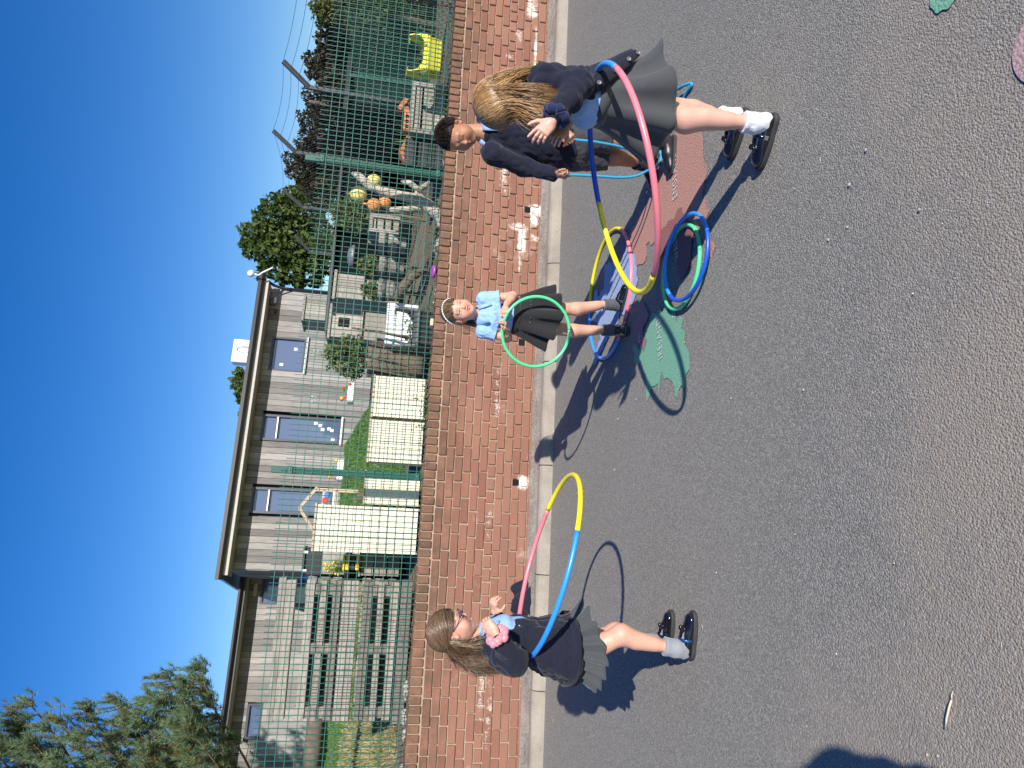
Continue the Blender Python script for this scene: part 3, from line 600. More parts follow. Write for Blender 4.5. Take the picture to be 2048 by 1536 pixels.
def blob_pts(cs, n, rng, shell=.55):
    cs = np.asarray(cs, float); w = (cs[:, 3]*cs[:, 4]*cs[:, 5])**.66; k = rng.choice(len(cs), n, p=w/w.sum()); d = rng.normal(size=(n, 3)); d /= np.linalg.norm(d, axis=1, keepdims=True)
    r = shell+(1-shell)*rng.random((n, 1))**.6; r *= 1+.18*np.sin(d[:, :1]*7+k[:, None])+.15*np.sin(d[:, 2:]*9+2*k[:, None]); return cs[k, :3]+d*r*cs[k, 3:6]
def tree(name, base, blobs, n, size, lm, label, cat='tree', trunk_r=.12, seed=1, group=None, limbs=True):
    rng = np.random.default_rng(seed); o = empty(name, base, label, cat, group); inv = Matrix.Translation(o.location).inverted(); base = np.asarray(base, float)
    tb = MB(); top = np.mean([b[:3] for b in blobs], axis=0)
    tb.tube([base-np.array([0, 0, .2]), base+(top-base)*.35+rng.normal(size=3)*.05, base+(top-base)*.75, top], [trunk_r*1.2, trunk_r, trunk_r*.7, trunk_r*.3], 8)
    for b in blobs:
        c = np.array(b[:3]); st = base+(top-base)*rng.uniform(.35, .8); tb.tube([st, (st+c)/2+np.array([0, 0, .08]), st*.1+c*.9, c], [trunk_r*.45, trunk_r*.3, trunk_r*.18, trunk_r*.06], 5)
        for _ in range(3): e = c+np.clip(rng.normal(size=3), -1, 1)*np.array(b[3:6])*.5; tb.tube([(st+c)/2, (c+e)/2, e], [trunk_r*.15, trunk_r*.1, trunk_r*.04], 4)
    t = tb.build('trunk', M['bark'], o); t.matrix_parent_inverse = inv
    V, Fq = leaf_cloud(blob_pts(blobs, n, rng), size, rng); c = link('crown', np_mesh('crown', V, Fq, False), lm, o); c.matrix_parent_inverse = inv; return o
rg0 = np.random.default_rng(5)
# hawthorn right of the building
def pblob(x, y, Y, r, dy=None): p = at(x, y, Y); k = np.linalg.norm(p-CAM)/FPX; return (*p, r*k, (dy or r)*k, r*k)
tree('hawthorn_tree', (*at(640, 455, 21)[:2], 1.2), [pblob(520, 470, 21, 34), pblob(555, 440, 21, 42), pblob(550, 510, 21, 45), pblob(590, 480, 21, 46), pblob(600, 540, 21, 42), pblob(610, 420, 21, 38), pblob(575, 405, 21, 26), pblob(640, 500, 21, 50), pblob(500, 492, 21, 18)], 9000, .17, M['leaf_dec'], 'round green hawthorn tree beside the right end of the building', seed=3)
tree('small_tree', (*at(640, 800, 26)[:2], 1.6), [pblob(480, 765, 26, 16), pblob(490, 790, 26, 18), pblob(478, 745, 26, 10), pblob(495, 825, 26, 14), pblob(510, 790, 26, 22), pblob(503, 850, 26, 8)], 2200, .16, M['leaf_dec'], 'green treetop showing above the building roof', seed=4)
tree('light_green_tree', (*at(660, 385, 24)[:2], 1.2), [pblob(600, 385, 24, 18), pblob(615, 365, 24, 18), pblob(590, 395, 24, 10)], 1500, .15, M['leaf_bush'], 'pale green bushy tree top just right of the hawthorn', seed=6)
# copper hedge shrubs behind the boundary fence
hx = [(605, 330, 15.5, 34), (640, 370, 15.5, 36), (630, 300, 15, 34), (640, 250, 14.5, 40), (650, 205, 13.5, 40), (645, 130, 12.5, 34), (668, 90, 12, 34), (672, 30, 11.5, 38), (690, 170, 13, 46), (700, 60, 12, 44)]
ORD = ['tenth', 'ninth', 'eighth', 'seventh', 'sixth', 'fifth', 'fourth', 'third', 'second', 'first']; hx.sort(key=lambda q: -q[1])
for i, (x, y, Y, r) in enumerate(hx):
    p = at(x, y, Y); k = Y/FPX; bl = [(*p, r*k, r*k, r*k*.95)]+[(p[0]+rg0.normal()*r*k*.5, p[1]+rg0.normal()*.3, p[2]-(j+1)*r*k*.85, r*k*1.15, r*k, r*k) for j in range(3)]
    tree('hedge_shrub', (p[0], p[1], .9), bl, 4800, .085, M['leaf_copper'], ORD[i]+' bronze hedge shrub from the right edge behind the barbed wire', 'shrub', .05, 20+i, 'bronze hedge shrubs behind the barbed wire')
p = at(655, 22, 11.2); k = 11.2/FPX
tree('ivy_shrub', (p[0], p[1], .9), [(*p, 26*k, 26*k, 30*k), (p[0]+.1, p[1], p[2]-.3, 36*k, 30*k, 36*k), (p[0]+.25, p[1]-.1, p[2]-.7, 46*k, 36*k, 46*k)], 3200, .07, M['leaf_bush'], 'green leafy shrub at the far right corner behind the fences', 'shrub', .05, 77)
# pine at the left: shoots of needles on curved boughs
def pine():
    base = np.array([-8.9, 13.0, 1.6]); o = empty('pine_tree', base, 'blue green pine tree leaning into the left end of the roof', 'tree'); inv = Matrix.Translation(o.location).inverted(); rng = np.random.default_rng(11)
    tb = MB(); trunk = [base+np.array([.25*math.sin(z*.5), .1*math.sin(z*.8), z]) for z in np.linspace(-.4, 10.5, 12)]; tb.tube(trunk, np.linspace(.30, .05, 12), 9)
    shoots = []
    # boughs: tip pixel, distance
    tips = [(60, 1408, 12.2), (25, 1430, 12.8), (118, 1440, 12.0), (175, 1424, 12.4), (225, 1402, 12.0), (300, 1395, 12.2), (335, 1348, 12.0), (395, 1336, 11.8), (370, 1362, 12.4), (405, 1385, 12.2), (320, 1390, 11.4), (375, 1420, 12.0), (350, 1460, 11.6), (250, 1470, 11.8), (150, 1490, 12.0), (60, 1480, 11.8), (20, 1500, 12.4), (290, 1510, 11.6), (200, 1530, 12.0), (110, 1540, 11.5), (370, 1490, 12.0), (390, 1460, 12.6), (345, 1535, 12.0), (-60, 1450, 12.0), (-40, 1520, 11.6), (-140, 1480, 12.4), (385, 1530, 12.2), (-100, 1560, 12), (240, 1440, 12.6), (40, 1455, 12.9), (365, 1400, 11.6), (275, 1430, 11.9), (180, 1465, 11.4), (90, 1510, 12.6), (0, 1470, 12.0), (-15, 1545, 12), (345, 1500, 12.6), (310, 1450, 12.3), (225, 1500, 12.5), (375, 1455, 11.3)]
    for i in range(46):     # the far side and the rest of the crown, out of the picture
        a = rng.uniform(1.2, 5.2); r = rng.uniform(1.4, 3.2); z = rng.uniform(2.0, 10); r *= min(1, (11.2-z)/6+.15); tips.append(np.array([base[0]+r*math.cos(a), base[1]+r*math.sin(a), base[2]+z]))
    for i, tp in enumerate(tips):
        tip = at(*tp) if isinstance(tp, tuple) else tp; out = isinstance(tp, tuple)
        zst = tip[2]-base[2]-rng.uniform(.7, 1.5); st = base+np.array([.1, 0, max(.6, zst)]); mid = st*.45+tip*.55+np.array([0, 0, -.35]); ctrl = [st, mid, tip]
        bp = [(1-u)**2*st+2*u*(1-u)*mid+u*u*tip for u in np.linspace(0, 1, 9)]; tb.tube(bp, np.linspace(.04, .008, 9), 5)
        n = 44 if out else 12
        for j in range(n):
            u = 1-.62*rng.random()**1.5 if j else 1.0; p = (1-u)**2*st+2*u*(1-u)*mid+u*u*tip; tang = 2*(1-u)*(mid-st)+2*u*(tip-mid); tang /= np.linalg.norm(tang)
            side = rng.normal(size=3); side -= tang*(side@tang); side /= np.linalg.norm(side); ln = rng.uniform(.12, .42)*(1.05-.35*u) if j else .05
            dr = side*.8+tang*.55+np.array([0, 0, .35]); dr /= np.linalg.norm(dr); e = p+dr*ln; tb.tube([p, (p+e)/2, e], [.010, .007, .004], 3, cap=False)
            up = dr*.6+np.array([0, 0, .75]); up /= np.linalg.norm(up); shoots.append((e, up, rng.uniform(.15, .27), rng.random() < .10))
            if rng.random() < .6: shoots.append((p*.5+e*.5, up, rng.uniform(.10, .17), rng.random() < .3))
    t = tb.build('trunk', M['bark'], o); t.matrix_parent_inverse = inv
    for nm, flag, mm in (('crown', False, M['needle']), ('old_needles', True, M['needle_old'])):
        V = []; 
        for (e, up, L, old) in shoots:
            if old != flag: continue
            n = 64; h = rng.random((n, 1)); basep = e-up*L*.5+up*L*h; sd = rng.normal(size=(n, 3)); sd -= (sd@up)[:, None]*up; sd /= np.linalg.norm(sd, axis=1, keepdims=True)
            dr = sd*(.85-.35*h)+up*(.45+.45*h); dr /= np.linalg.norm(dr, axis=1, keepdims=True); nl = rng.uniform(.065, .105, (n, 1)); w = np.cross(dr, rng.normal(size=(n, 3))); w /= np.linalg.norm(w, axis=1, keepdims=True)
            V.append(np.stack([basep-w*.0042, basep+w*.0042, basep+dr*nl], 1))
        V = np.concatenate(V).reshape(-1, 3); c = link(nm, np_mesh(nm, V, np.arange(len(V)).reshape(-1, 3), False), mm, o); c.matrix_parent_inverse = inv; tag(c, kind='stuff') if nm != 'crown' else None
pine()
# grass on the slope
def grass(name, n, s_rng, t_rng, hgt, mm, label, seed, keep=None):
    rng = np.random.default_rng(seed); V = []
    S = rng.uniform(*s_rng, n); T = t_rng[0]+(t_rng[1]-t_rng[0])*rng.random(n)**1.5
    B = np.array([WF(s, t, ter(s, t)-.005) for s, t in zip(S, T)]); a = rng.uniform(0, 6.28, n); w = np.stack([np.cos(a), np.sin(a), 0*a], 1)*.006*(1+T[:, None]*.25)
    tip = B+np.stack([rng.normal(size=n)*.35, rng.normal(size=n)*.35, np.ones(n)], 1)*(hgt*rng.uniform(.5, 1.3, n))[:, None]
    V = np.stack([B-w, B+w, tip], 1)
    if keep is not None: V = V[[keep(s, t, q) for s, t, q in zip(S, T, rng.random(n))]]
    V = V.reshape(-1, 3); o = link(name, np_mesh(name, V, np.arange(len(V)).reshape(-1, 3), False), mm); tag(o, label, 'grass', kind='stuff')
grass('lawn_grass', 42000, (-4.5, 4.4), (2.2, 11), .05, M['grass'], 'short green lawn on the slope below the building', 1)
grass('dry_grass', 16000, (-2.5, 1.2), (1.3, 6.5), .075, M['straw'], 'dry straw coloured grass behind the left fence', 2, lambda s, t, q: math.sin(2.1*s+t)+.8*math.sin(3.3*t-s)+q > .2)
def tuft(name, s, t, h, n, mm, label, group=None, spread=.8, w=.012, flowers=None, cat='plant'):
    b = WF(s, t, ter(s, t)-.02); o = empty(name, b, label, cat, group); rng = np.random.default_rng(int(abs(s*1000+t*77))); V = []; Fq = []
    for i in range(n):
        a = rng.uniform(0, 6.28); L = h*rng.uniform(.55, 1.1); le = rng.uniform(.1, spread); d = np.array([math.cos(a), math.sin(a), 0]); sd = np.array([-d[1], d[0], 0]); k = len(V)
        for j, u in enumerate((0, .4, .75, 1.)):
            p = d*(le*L*u*u*.9+.02)+np.array([0, 0, L*(u-.35*le*u*u)]); ww = w*(1-u)**.6+.0008; V += [p-sd*ww, p+sd*ww]
        Fq += [(k+2*j, k+2*j+1, k+2*j+3, k+2*j+2) for j in range(3)]
    link('leaves', np_mesh('leaves', V, Fq, True), mm, o)
    if flowers:
        for i in range(flowers[1]):
            mb = MB(); a = rng.uniform(0, 6.28); r = rng.uniform(0, .6)*h; mb.blob((r*math.cos(a)*.7, r*math.sin(a)*.7, h*rng.uniform(.5, 1.05)), (.016, .016, .012), i, 6, 4); mb.build('flower', flowers[0], o)
    return o
def bush(name, x, y, t, r, n, size, mm, label, seed, group=None):
    s_, z = wp(x, y, t); c = WF(s_, t, z); k = np.linalg.norm(c-CAM)/FPX; r *= k; b = WF(s_, t, min(ter(s_, t), z-r*.6)); rng = np.random.default_rng(seed)
    return tree(name, b, [(c[0], c[1], c[2], r, r, r), (c[0]-.4*r, c[1], c[2]-.5*r, r*.8, r*.8, r*.7), (c[0]+.5*r, c[1]+.1, c[2]-.4*r, r*.7, r*.7, r*.7), (c[0]+.1*r, c[1], c[2]+.5*r, r*.6, r*.6, r*.6)], n, size, mm, label, 'bush', .022, seed, group)
bush('laurel_bush', 690, 712, 1.3, 36, 1500, .055, M['leaf_bush'], 'leafy bush growing over the tree stump', 31); bush('garden_bush', 700, 425, 2.6, 32, 1100, .05, M['leaf_bush'], 'small leafy bush left of the orange buoy', 32)
bush('barrel_plant', 735, 530, 2.1, 18, 700, .045, M['leaf_bush'], 'bushy green plants growing in the middle of the half barrels', 33); bush('barrel_plant', 742, 580, 2.0, 17, 700, .04, M['leaf_bush'], 'green herbs growing in the half barrel nearest the stump', 34)

# ================================================================== garden things
def prect(x0, x1, y0, y1, t): xm, ym = (x0+x1)/2, (y0+y1)/2; return wp(xm, y1, t)[0], wp(xm, y0, t)[0], wp(x1, ym, t)[1], wp(x0, ym, t)[1]
def thing_at(name, s, t, z, label, cat, group=None, rz=0): return empty(name, WF(s, t, z), label, cat, group, WYAW+rz)
def part_box(name, par, x, y, z, sx, sy, sz, m, ch=.003, rot=None, parent=None):
    mb = MB(); mb.box((0, 0, 0), (sx, sy, sz), ch=ch); o = mb.build(name, m, parent or par, (x, y, z))
    if rot: o.rotation_euler = rot
    return o
# stacked pallets
s0, s1, zb, zt = prect(548, 815, 1157, 1440, .95); sc = (s0+s1)/2; W = s1-s0
pz = lambda x: wp(x, 1299, .95)[1]-zb
pal = thing_at('pallet_stack', sc, .95, zb, 'two weathered grey pallets stacked on edge under heavy timber boards', 'pallets')
wd = m_wood('dark_weathered_pallet', (.16, .145, .125), (.36, .325, .28), (2.2, 14, 14), .35); rgp = random.Random(4)
def hb(x0, x1, d, y, L=None, nm='board', off=0): z0, z1 = pz(x1), pz(x0); part_box(nm, pal, off, y, (z0+z1)/2, (L or W), d, z1-z0, wd, .005, (0, rgp.uniform(-.006, .006), rgp.uniform(-.01, .01)))
hb(546, 561, .16, .02, W*1.0, 'top_board'); hb(562, 582, .12, -.03, W*.97, 'top_board'); hb(676, 709, .025, -.085, W*.99, 'middle_board'); hb(793, 815, .05, -.08, W*1.02, 'bottom_board')
for (a, b2) in ((600, 676), (715, 792)):
    z0, z1 = pz(b2), pz(a); h = z1-z0
    for k in (-.44, .0, .42): part_box('stringer', pal, k*W, 0, (z0+z1)/2, .10, .11, h, wd, .006, (0, 0, rgp.uniform(-.02, .02)))
    for j in range(3):
        for (xa, xb, y) in ((-.5, .5, -.064),) if j != 1 else ((-.5, -.02, -.064), (.02, .5, -.064)):
            part_box('slat', pal, (xa+xb)/2*W, y, z0+h*(.15+.35*j), (xb-xa)*W*.98, .02, h*(.20, .15, .22)[j], wd, .003, (0, rgp.uniform(-.008, .008), 0))
        part_box('slat', pal, 0, .064, z0+h*(.14+.35*j), W*.97, .018, h*.20, wd, .003)
        part_box('slat', pal, .02, .30, z0+h*(.20+.35*j), W*.95, .02, h*.24, wd, .003); part_box('slat', pal, -.02, .42, z0+h*(.05+.35*j), W*.9, .02, h*.26, wd, .003)  # second row added behind the pallets to darken the gaps
    for k in (-.40, .05, .44): part_box('stringer', pal, k*W, .36, (z0+z1)/2, .09, .10, h, wd, .006)  # stringers of the added rear row
# cream cupboards
def cupboard(x0, x1, y0, y1, t, lab, n=3, shelves=True):
    a, b2, z0, z1 = prect(x0, x1, y0, y1, t); w = b2-a; h = z1-z0; o = thing_at('cream_cupboard', (a+b2)/2, t, z0, lab, 'cupboard', 'cream backed cupboards along the fence')
    for i in range(n): part_box('back_panel', o, -w/2+w*(i+.5)/n, 0, h/2, w/n-.003, .012, h-.03, M['cream'], .002)
    for sg in (-1, 1): part_box('side_panel', o, sg*(w/2-.009), .15, h/2, .018, .288, h-.002, M['palewood'], .003)
    part_box('top_panel', o, 0, .145, h-.005, w+.02, .32, .02, M['palewood'], .003); part_box('shelf', o, 0, .15, h*.5, w-.04, .28, .016, M['palewood']); part_box('base_panel', o, 0, .15, .03, w-.04, .28, .016, M['palewood'])
    return o
cupboard(627, 837, 1013, 1106, .70, 'tall cream backed cupboard beside the stacked pallets'); cupboard(728, 842, 945, 1011, .72, 'low cream cupboard directly right of the tall one', 2)
cupboard(737, 848, 842, 926, .74, 'low cream cupboard second from the right', 2); cupboard(745, 853, 755, 836, .76, 'low cream cupboard nearest the tree stump', 2)
# little play-house roof frame
q = at(599, 1016, 10.5); ph = empty('playhouse_frame', (q[0], q[1], 1.7), 'pale timber gabled play house frame behind the tall cupboard', 'play house', rz=WYAW); zt_ = q[2]-1.7
for nm, a, b2 in (('rafter', (0, 0, zt_), (.30, 0, zt_-.22)), ('rafter', (0, 0, zt_), (-.30, 0, zt_-.22)), ('post', (.27, 0, 0), (.27, 0, zt_-.2)), ('post', (-.27, 0, 0), (-.27, 0, zt_-.2)), ('rail', (-.27, 0, zt_-.32), (.27, 0, zt_-.32)), ('rail', (-.27, 0, .3), (.27, 0, .3))):
    mb = MB(); mb.bar(a, b2, .045, .05, (0, 1, 0), .003); mb.build(nm, M['palewood'], ph)
toyc = [(.7, .03, .03), (.75, .5, .03), (.05, .2, .6), (.06, .45, .12), (.7, .2, .4), (.9, .9, .85)]; TOY = [simple('toy_plastic_%s' % n, c, .4, .05, 20, 0) for n, c in zip(('red', 'yellow', 'blue', 'green', 'pink', 'white'), toyc)]
for i, (dx, dz, c) in enumerate(((.02, -.30, 3), (.12, -.28, 0), (-.1, -.29, 1), (.2, -.3, 2))): part_box('toy_block', ph, dx, 0, zt_+dz-.06, .08, .1, .07, TOY[c], .01)
def toyheap(x, y, Y, lab, seed):
    q = at(x, y, Y); o = empty('toy_heap', (q[0], q[1], q[2]-.12), lab, 'toys', rz=BYAW); rg = random.Random(seed)
    part_box('toy_crate', o, 0, 0, .07, .42, .28, .13, TOY[5], .015)
    for i in range(8):
        mb = MB(); r = rg.uniform(.03, .05); mb.blob((0, 0, 0), (r, r, r*.9), i, 8, 6, .05); mb.build('toy_ball', TOY[rg.randrange(5)], o, (rg.uniform(-.2, .2), rg.uniform(-.14, .02), rg.uniform(.1, .27)))
toyheap(697, 787, 15.6, 'heap of brightly coloured toys on the lawn near the square window', 1); toyheap(676, 942, 15.4, 'pale toy crate with red and blue toys behind the green post', 2)
# railing planters
M['grey_pl'] = simple('grey_planter_plastic', (.062, .065, .072), .55, .08, 30, .03); M['lime_pl'] = simple('lime_planter_plastic', (.70, .68, .07), .4, .05, 30, .02)
def rail_planter(x0, x1, y0, y1, t, m, lab, seed):
    a, b2, z0, z1 = prect(x0, x1, y0, y1, t); w = b2-a; h = z1-z0; o = thing_at('railing_planter', (a+b2)/2, t, z0, lab, 'planter', 'saddle shaped railing planters'); D = .21; bh = h*.50
    n = 40
    def ring(zf, inset, top=None):
        R = []
        for k in range(n):
            an = 2*math.pi*(k+.5)/n; cx, cy = math.cos(an), math.sin(an); e = .28; x = (w/2-inset)*math.copysign(abs(cx)**e, cx); y = (D/2-inset)*math.copysign(abs(cy)**e, cy)
            z = zf if top is None else zf+top*max(0, (abs(x)/(w/2)-.30)/.70)**1.6
            R.append((x, y, z))
        return R
    mb = MB(); horn = h-bh
    mb.loft([ring(0, .03), ring(.01, .022), ring(bh*.72, .010), ring(bh*.74, .0), ring(bh*.86, -.002), ring(bh*.88, .006), ring(bh, .008, horn*.45), ring(bh-.003, .016, horn*.45), ring(bh*.5, .022), ring(.02, .034)]); body = mb.build('tub', m, o)
    for sg in (-1, 1):       # horned handles with a hooked tip
        mb = MB(); pr = [(sg*(w/2-.02), bh*.9, .10), (sg*(w/2-.012), bh+horn*.35, .085), (sg*(w/2-.006), bh+horn*.7, .06), (sg*(w/2-.008), bh+horn*.93, .045), (sg*(w/2-.03), h, .04), (sg*(w/2-.06), bh+horn*.88, .035)]
        mb.loft([[(x+dx, y_, z) for dx, y_ in ((-.007, -d), (.007, -d), (.007, d), (-.007, d))] for x, z, d in pr], smooth=False); hh = mb.build('handle', m, o); fix_normals(hh.data)
    part_box('compost', o, 0, 0, bh*.8, w-.05, D-.05, .02, M['soil']); rng = np.random.default_rng(seed); pts = rng.normal(size=(160, 3))*np.array([w*.22, .04, .035])+np.array([0, 0, bh+.02]); V, Fq = leaf_cloud(pts, .032, rng); tag(link('seedlings', np_mesh('seedlings', V, Fq, False), M['leaf_bush'], o), kind='stuff')
    return o
rail_planter(786, 868, 620, 698, .36, M['grey_pl'], 'dark grey railing planter above the girl with the green hoop', 1); rail_planter(814, 882, 78, 152, .42, M['lime_pl'], 'lime green railing planter at the right end of the fence', 2)
a, b2, z0, z1 = prect(772, 835, 608, 690, .85); sk = thing_at('white_sink', (a+b2)/2, .85, z0, 'white ceramic sink standing behind the dark grey planter', 'sink'); w = b2-a; h = z1-z0
part_box('front', sk, 0, 0, h/2, w, .02, h, M['white'], .008); part_box('back', sk, 0, .3, h/2, w, .02, h, M['white'], .008); part_box('bottom', sk, 0, .15, .02, w-.02, .28, .03, M['white'])
for sg in (-1, 1): part_box('side', sk, sg*(w/2-.012), .15, h/2, .022, .28, h-.004, M['white'], .006)
# stump, stick, logs, stones
def stump(x0, x1, y0, y1, t, lab):
    a, b2, z0, z1 = prect(x0, x1, y0, y1, t); r = (b2-a)/2; h = z1-z0; o = thing_at('tree_stump', (a+b2)/2, t, z0, lab, 'stump'); mb = MB(); n = 26; rings = []
    for z, k in ((0, 1.12), (h*.2, 1.0), (h*.6, .93), (h*.95, .97), (h, .9)): rings.append([(r*k*(1+.07*math.sin(5*q)+.05*math.sin(11*q+z*9))*math.cos(q), r*k*.8*(1+.07*math.sin(5*q)+.05*math.sin(11*q+z*9))*math.sin(q), z) for q in np.linspace(0, 6.283, n+1)[:-1]])
    mb.loft(rings); mb.build('trunk', M['bark'], o)
    for i in range(9): mb = MB(); q = i*.7; mb.tube([(r*1.02*math.cos(q+.5*u), r*.83*math.sin(q+.5*u), h*u) for u in np.linspace(0, 1, 6)], .010, 5); mb.build('vine_stem', M['bark'], o)
stump(735, 845, 688, 757, 1.15, 'broad brown tree stump wrapped in vine stems')
a_ = WF(*[wp(704, 656, .75)[0], .75, wp(704, 656, .75)[1]]); b_2 = WF(*[wp(822, 677, .7)[0], .7, wp(822, 677, .7)[1]]); mb = MB(); mb.tube([a_, (a_+b_2)/2+np.array([.01, 0, .005]), b_2], [.011, .014, .016], 7); mb.build('wooden_stake', M['bark'], label='thin brown stake leaning in front of the leafy bush', cat='stake')
def pxline(pts, t): return [WF(wp(x, y, t)[0], t, wp(x, y, t)[1]) for x, y in pts]
M['drift'] = m_wood('bleached_driftwood', (.40, .34, .27), (.62, .55, .46), (9, 9, 2.5), .08)
dw = empty('driftwood', WF(wp(860, 400, .7)[0], .7, 1.0), 'bleached forked driftwood trunk hung with fishing buoys', 'driftwood'); inv = Matrix.Translation(dw.location).inverted()
for nm, pts, rr in (('trunk', [(892, 440), (862, 415), (838, 400), (800, 392), (765, 381), (738, 372), (716, 352), (705, 346)], [.085, .075, .062, .05, .048, .047, .04, .018]), ('branch', [(840, 403), (838, 416), (810, 420), (783, 420), (765, 412)], [.05, .042, .036, .03, .012]), ('branch', [(860, 364), (848, 372), (836, 380), (818, 366), (803, 362)], [.02, .03, .034, .032, .014]), ('branch', [(842, 398), (835, 386), (834, 378)], [.05, .04, .03])):
    mb = MB(); P = pxline(pts, .7); mb.tube([p+np.array([0, .03*math.sin(i*1.9), 0]) for i, p in enumerate(P)], rr, 9); o = mb.build(nm, M['drift'], dw); o.matrix_parent_inverse = inv
def buoy(x, y, t, r, m, lab):
    s_, z = wp(x, y, t); o = thing_at('fishing_buoy', s_, t, z-r, lab, 'buoy', 'fishing buoys on the driftwood'); mb = MB(); mb.lathe([(.002, 2*r), (r*.2, 2*r), (r*.55, r*1.86), (r*.88, r*1.45), (r, r), (r*.88, r*.55), (r*.55, r*.14), (.002, 0)], n=20); mb.build('float', m, o); mb = MB(); mb.lathe([(r*.16, 2*r-.01), (r*.17, 2*r+.035), (r*.05, 2*r+.04)], n=10); mb.build('neck', m, o)
M['by'] = simple('yellow_buoy_plastic', (.75, .68, .22), .5, .12, 14, .03); M['bo'] = simple('orange_buoy_plastic', (.75, .30, .08), .5, .12, 14, .03)
buoy(717, 388, .62, .085, M['by'], 'pale yellow fishing buoy left of the driftwood top'); buoy(748, 362, .95, .075, M['by'], 'pale yellow fishing buoy half hidden right of the driftwood'); buoy(748, 410, .60, .07, M['bo'], 'orange fishing buoy hanging on the driftwood'); buoy(770, 405, .66, .065, M['bo'], 'second orange fishing buoy just below the other orange one')
def barrel(x0, x1, y0, y1, t, lab):
    a, b2, z0, z1 = prect(x0, x1, y0, y1, t); r = (b2-a)/2; h = z1-z0; o = thing_at('half_barrel', (a+b2)/2, t, z0, lab, 'barrel', 'half barrel planters'); n = 18
    for k in range(n):
        q = 2*math.pi*k/n; mb = MB(); dq = math.pi/n*.94
        mb.loft([[((r*kk)*math.cos(q+e)*f, (r*kk)*math.sin(q+e)*f, z) for e, f in ((-dq, 1), (dq, 1), (dq, .92), (-dq, .92))] for z, kk in ((0, .82), (h*.5, .95), (h, 1.0))], smooth=False); st = mb.build('stave', M['oldwood'], o); fix_normals(st.data)
    for zz, kk in ((h*.25, .895), (h*.72, .985)): mb = MB(); mb.lathe([(r*kk*1.005, zz-.018), (r*kk*1.02, zz-.018), (r*kk*1.025, zz+.018), (r*kk*1.005, zz+.018)], n=36); mb.build('hoop_band', M['darksteel'], o)
    mb = MB(); mb.lathe([(.002, h*.86), (r*.9, h*.85)], n=18); mb.build('compost', M['soil'], o)
barrel(757, 812, 468, 509, 1.5, 'half barrel planter nearest the buoys'); barrel(758, 808, 512, 551, 1.6, 'half barrel planter in the middle of the three'); barrel(756, 800, 560, 603, 1.5, 'half barrel planter nearest the white sink')
def log(pts, t, r, lab): mb = MB(); P = pxline(pts, t); mb.tube([p+np.array([0, .02*math.sin(i*2.3), .008*math.sin(i*3)]) for i, p in enumerate(P)], [r*.8]+[r*(1+.08*math.sin(i*2)) for i in range(len(P)-2)]+[r*.75], 12); mb.build('log', M['bark'], label=lab, cat='log')
log([(845, 540), (822, 555), (805, 575), (790, 600)], .75, .05, 'thick mossy log sloping behind the purple frisbee'); log([(640, 1390), (632, 1440), (625, 1500), (622, 1560)], 3.2, .10, 'grey log lying on the lawn at the left edge')
M['stone'] = m_concrete('garden_stone', (.30, .28, .25), (.48, .45, .40), 60, .6)
rg = random.Random(3)
for i in range(46):
    s_ = rg.choice([rg.uniform(-.4, .55), rg.uniform(3.75, 5.0), rg.uniform(5.05, 5.6)]); t = rg.uniform(.36, .75); r = rg.uniform(.025, .075); mb = MB(); mb.blob((0, 0, 0), (r, r*.8, r*.62), i, 9, 6, .16); o = mb.build('stone', M['stone'], None, WF(s_, t, ter(s_, t)+r*.3)); tag(o, 'grey garden stone lying behind the foot of the fence', 'stone', 'garden stones behind the fence')
s_, z = wp(876, 549, .24); mb = MB(); mb.lathe([(.002, .010), (.048, .011), (.058, .006), (.062, -.010), (.057, -.008), (.046, .003), (.002, .003)], n=24); o = mb.build('frisbee', simple('purple_plastic', (.36, .06, .40), .4, .05, 20, 0), None, WF(s_, .17, Z_TOP+.03)); o.rotation_euler = (R_(12), 0, WYAW); tag(o, 'purple frisbee leaning on top of the wall', 'frisbee')
mb = MB(); mb.box((0, 0, 0), (.07, .05, .03), ch=.004); s_, z = wp(870, 645, .1); o = mb.build('wood_offcut', M['palewood'], None, WF(s_, .12, Z_TOP+.014)); o.rotation_euler = (0, 0, WYAW+.1); tag(o, 'small pale wood offcut on the wall above the white headband', 'wood block')
# slatted crates on the right
def crate(x0, x1, y0, y1, t, m, lab, n=3, frame=True):
    a, b2, z0, z1 = prect(x0, x1, y0, y1, t); w = b2-a; h = z1-z0; o = thing_at('slatted_crate', (a+b2)/2, t, z0, lab, 'crate')
    for i in range(n): part_box('slat', o, 0, 0, h*(i+.5)/n, w-.05, .02, h/n-.022, m, .004, (0, random.uniform(-.01, .01), 0)); part_box('slat', o, 0, .36, h*(i+.5)/n, w-.05, .02, h/n-.022, m, .004)
    if frame:
        for sg in (-1, 1): part_box('corner_post', o, sg*(w/2-.022), -.024, h/2, .045, .028, h, m, .004); part_box('corner_post', o, sg*(w/2-.022), .36, h/2, .045, .045, h, m, .004)
        part_box('top_rail', o, 0, -.026, h-.022, w-.095, .03, .044, m, .004)
    for sg in (-1, 1): part_box('end_board', o, sg*(w/2-.03), .17, h/2, .02, .32, h-.01, m, .004)
    part_box('soil', o, 0, .17, h*.85, w-.1, .31, .03, M['soil']); return o
M['blackwood'] = m_wood('black_stained_timber', (.035, .035, .04), (.075, .075, .08), (2, 14, 14), .2)
crate(820, 892, 170, 272, .85, M['oldwood'], 'pale weathered slatted crate below the terracotta bricks'); crate(806, 890, 276, 338, .95, M['blackwood'], 'black slatted planter box left of the pale crate', 3, False)
M['terra'] = simple('terracotta', (.42, .17, .08), .85, .15, 30, .2, rnd=.3)
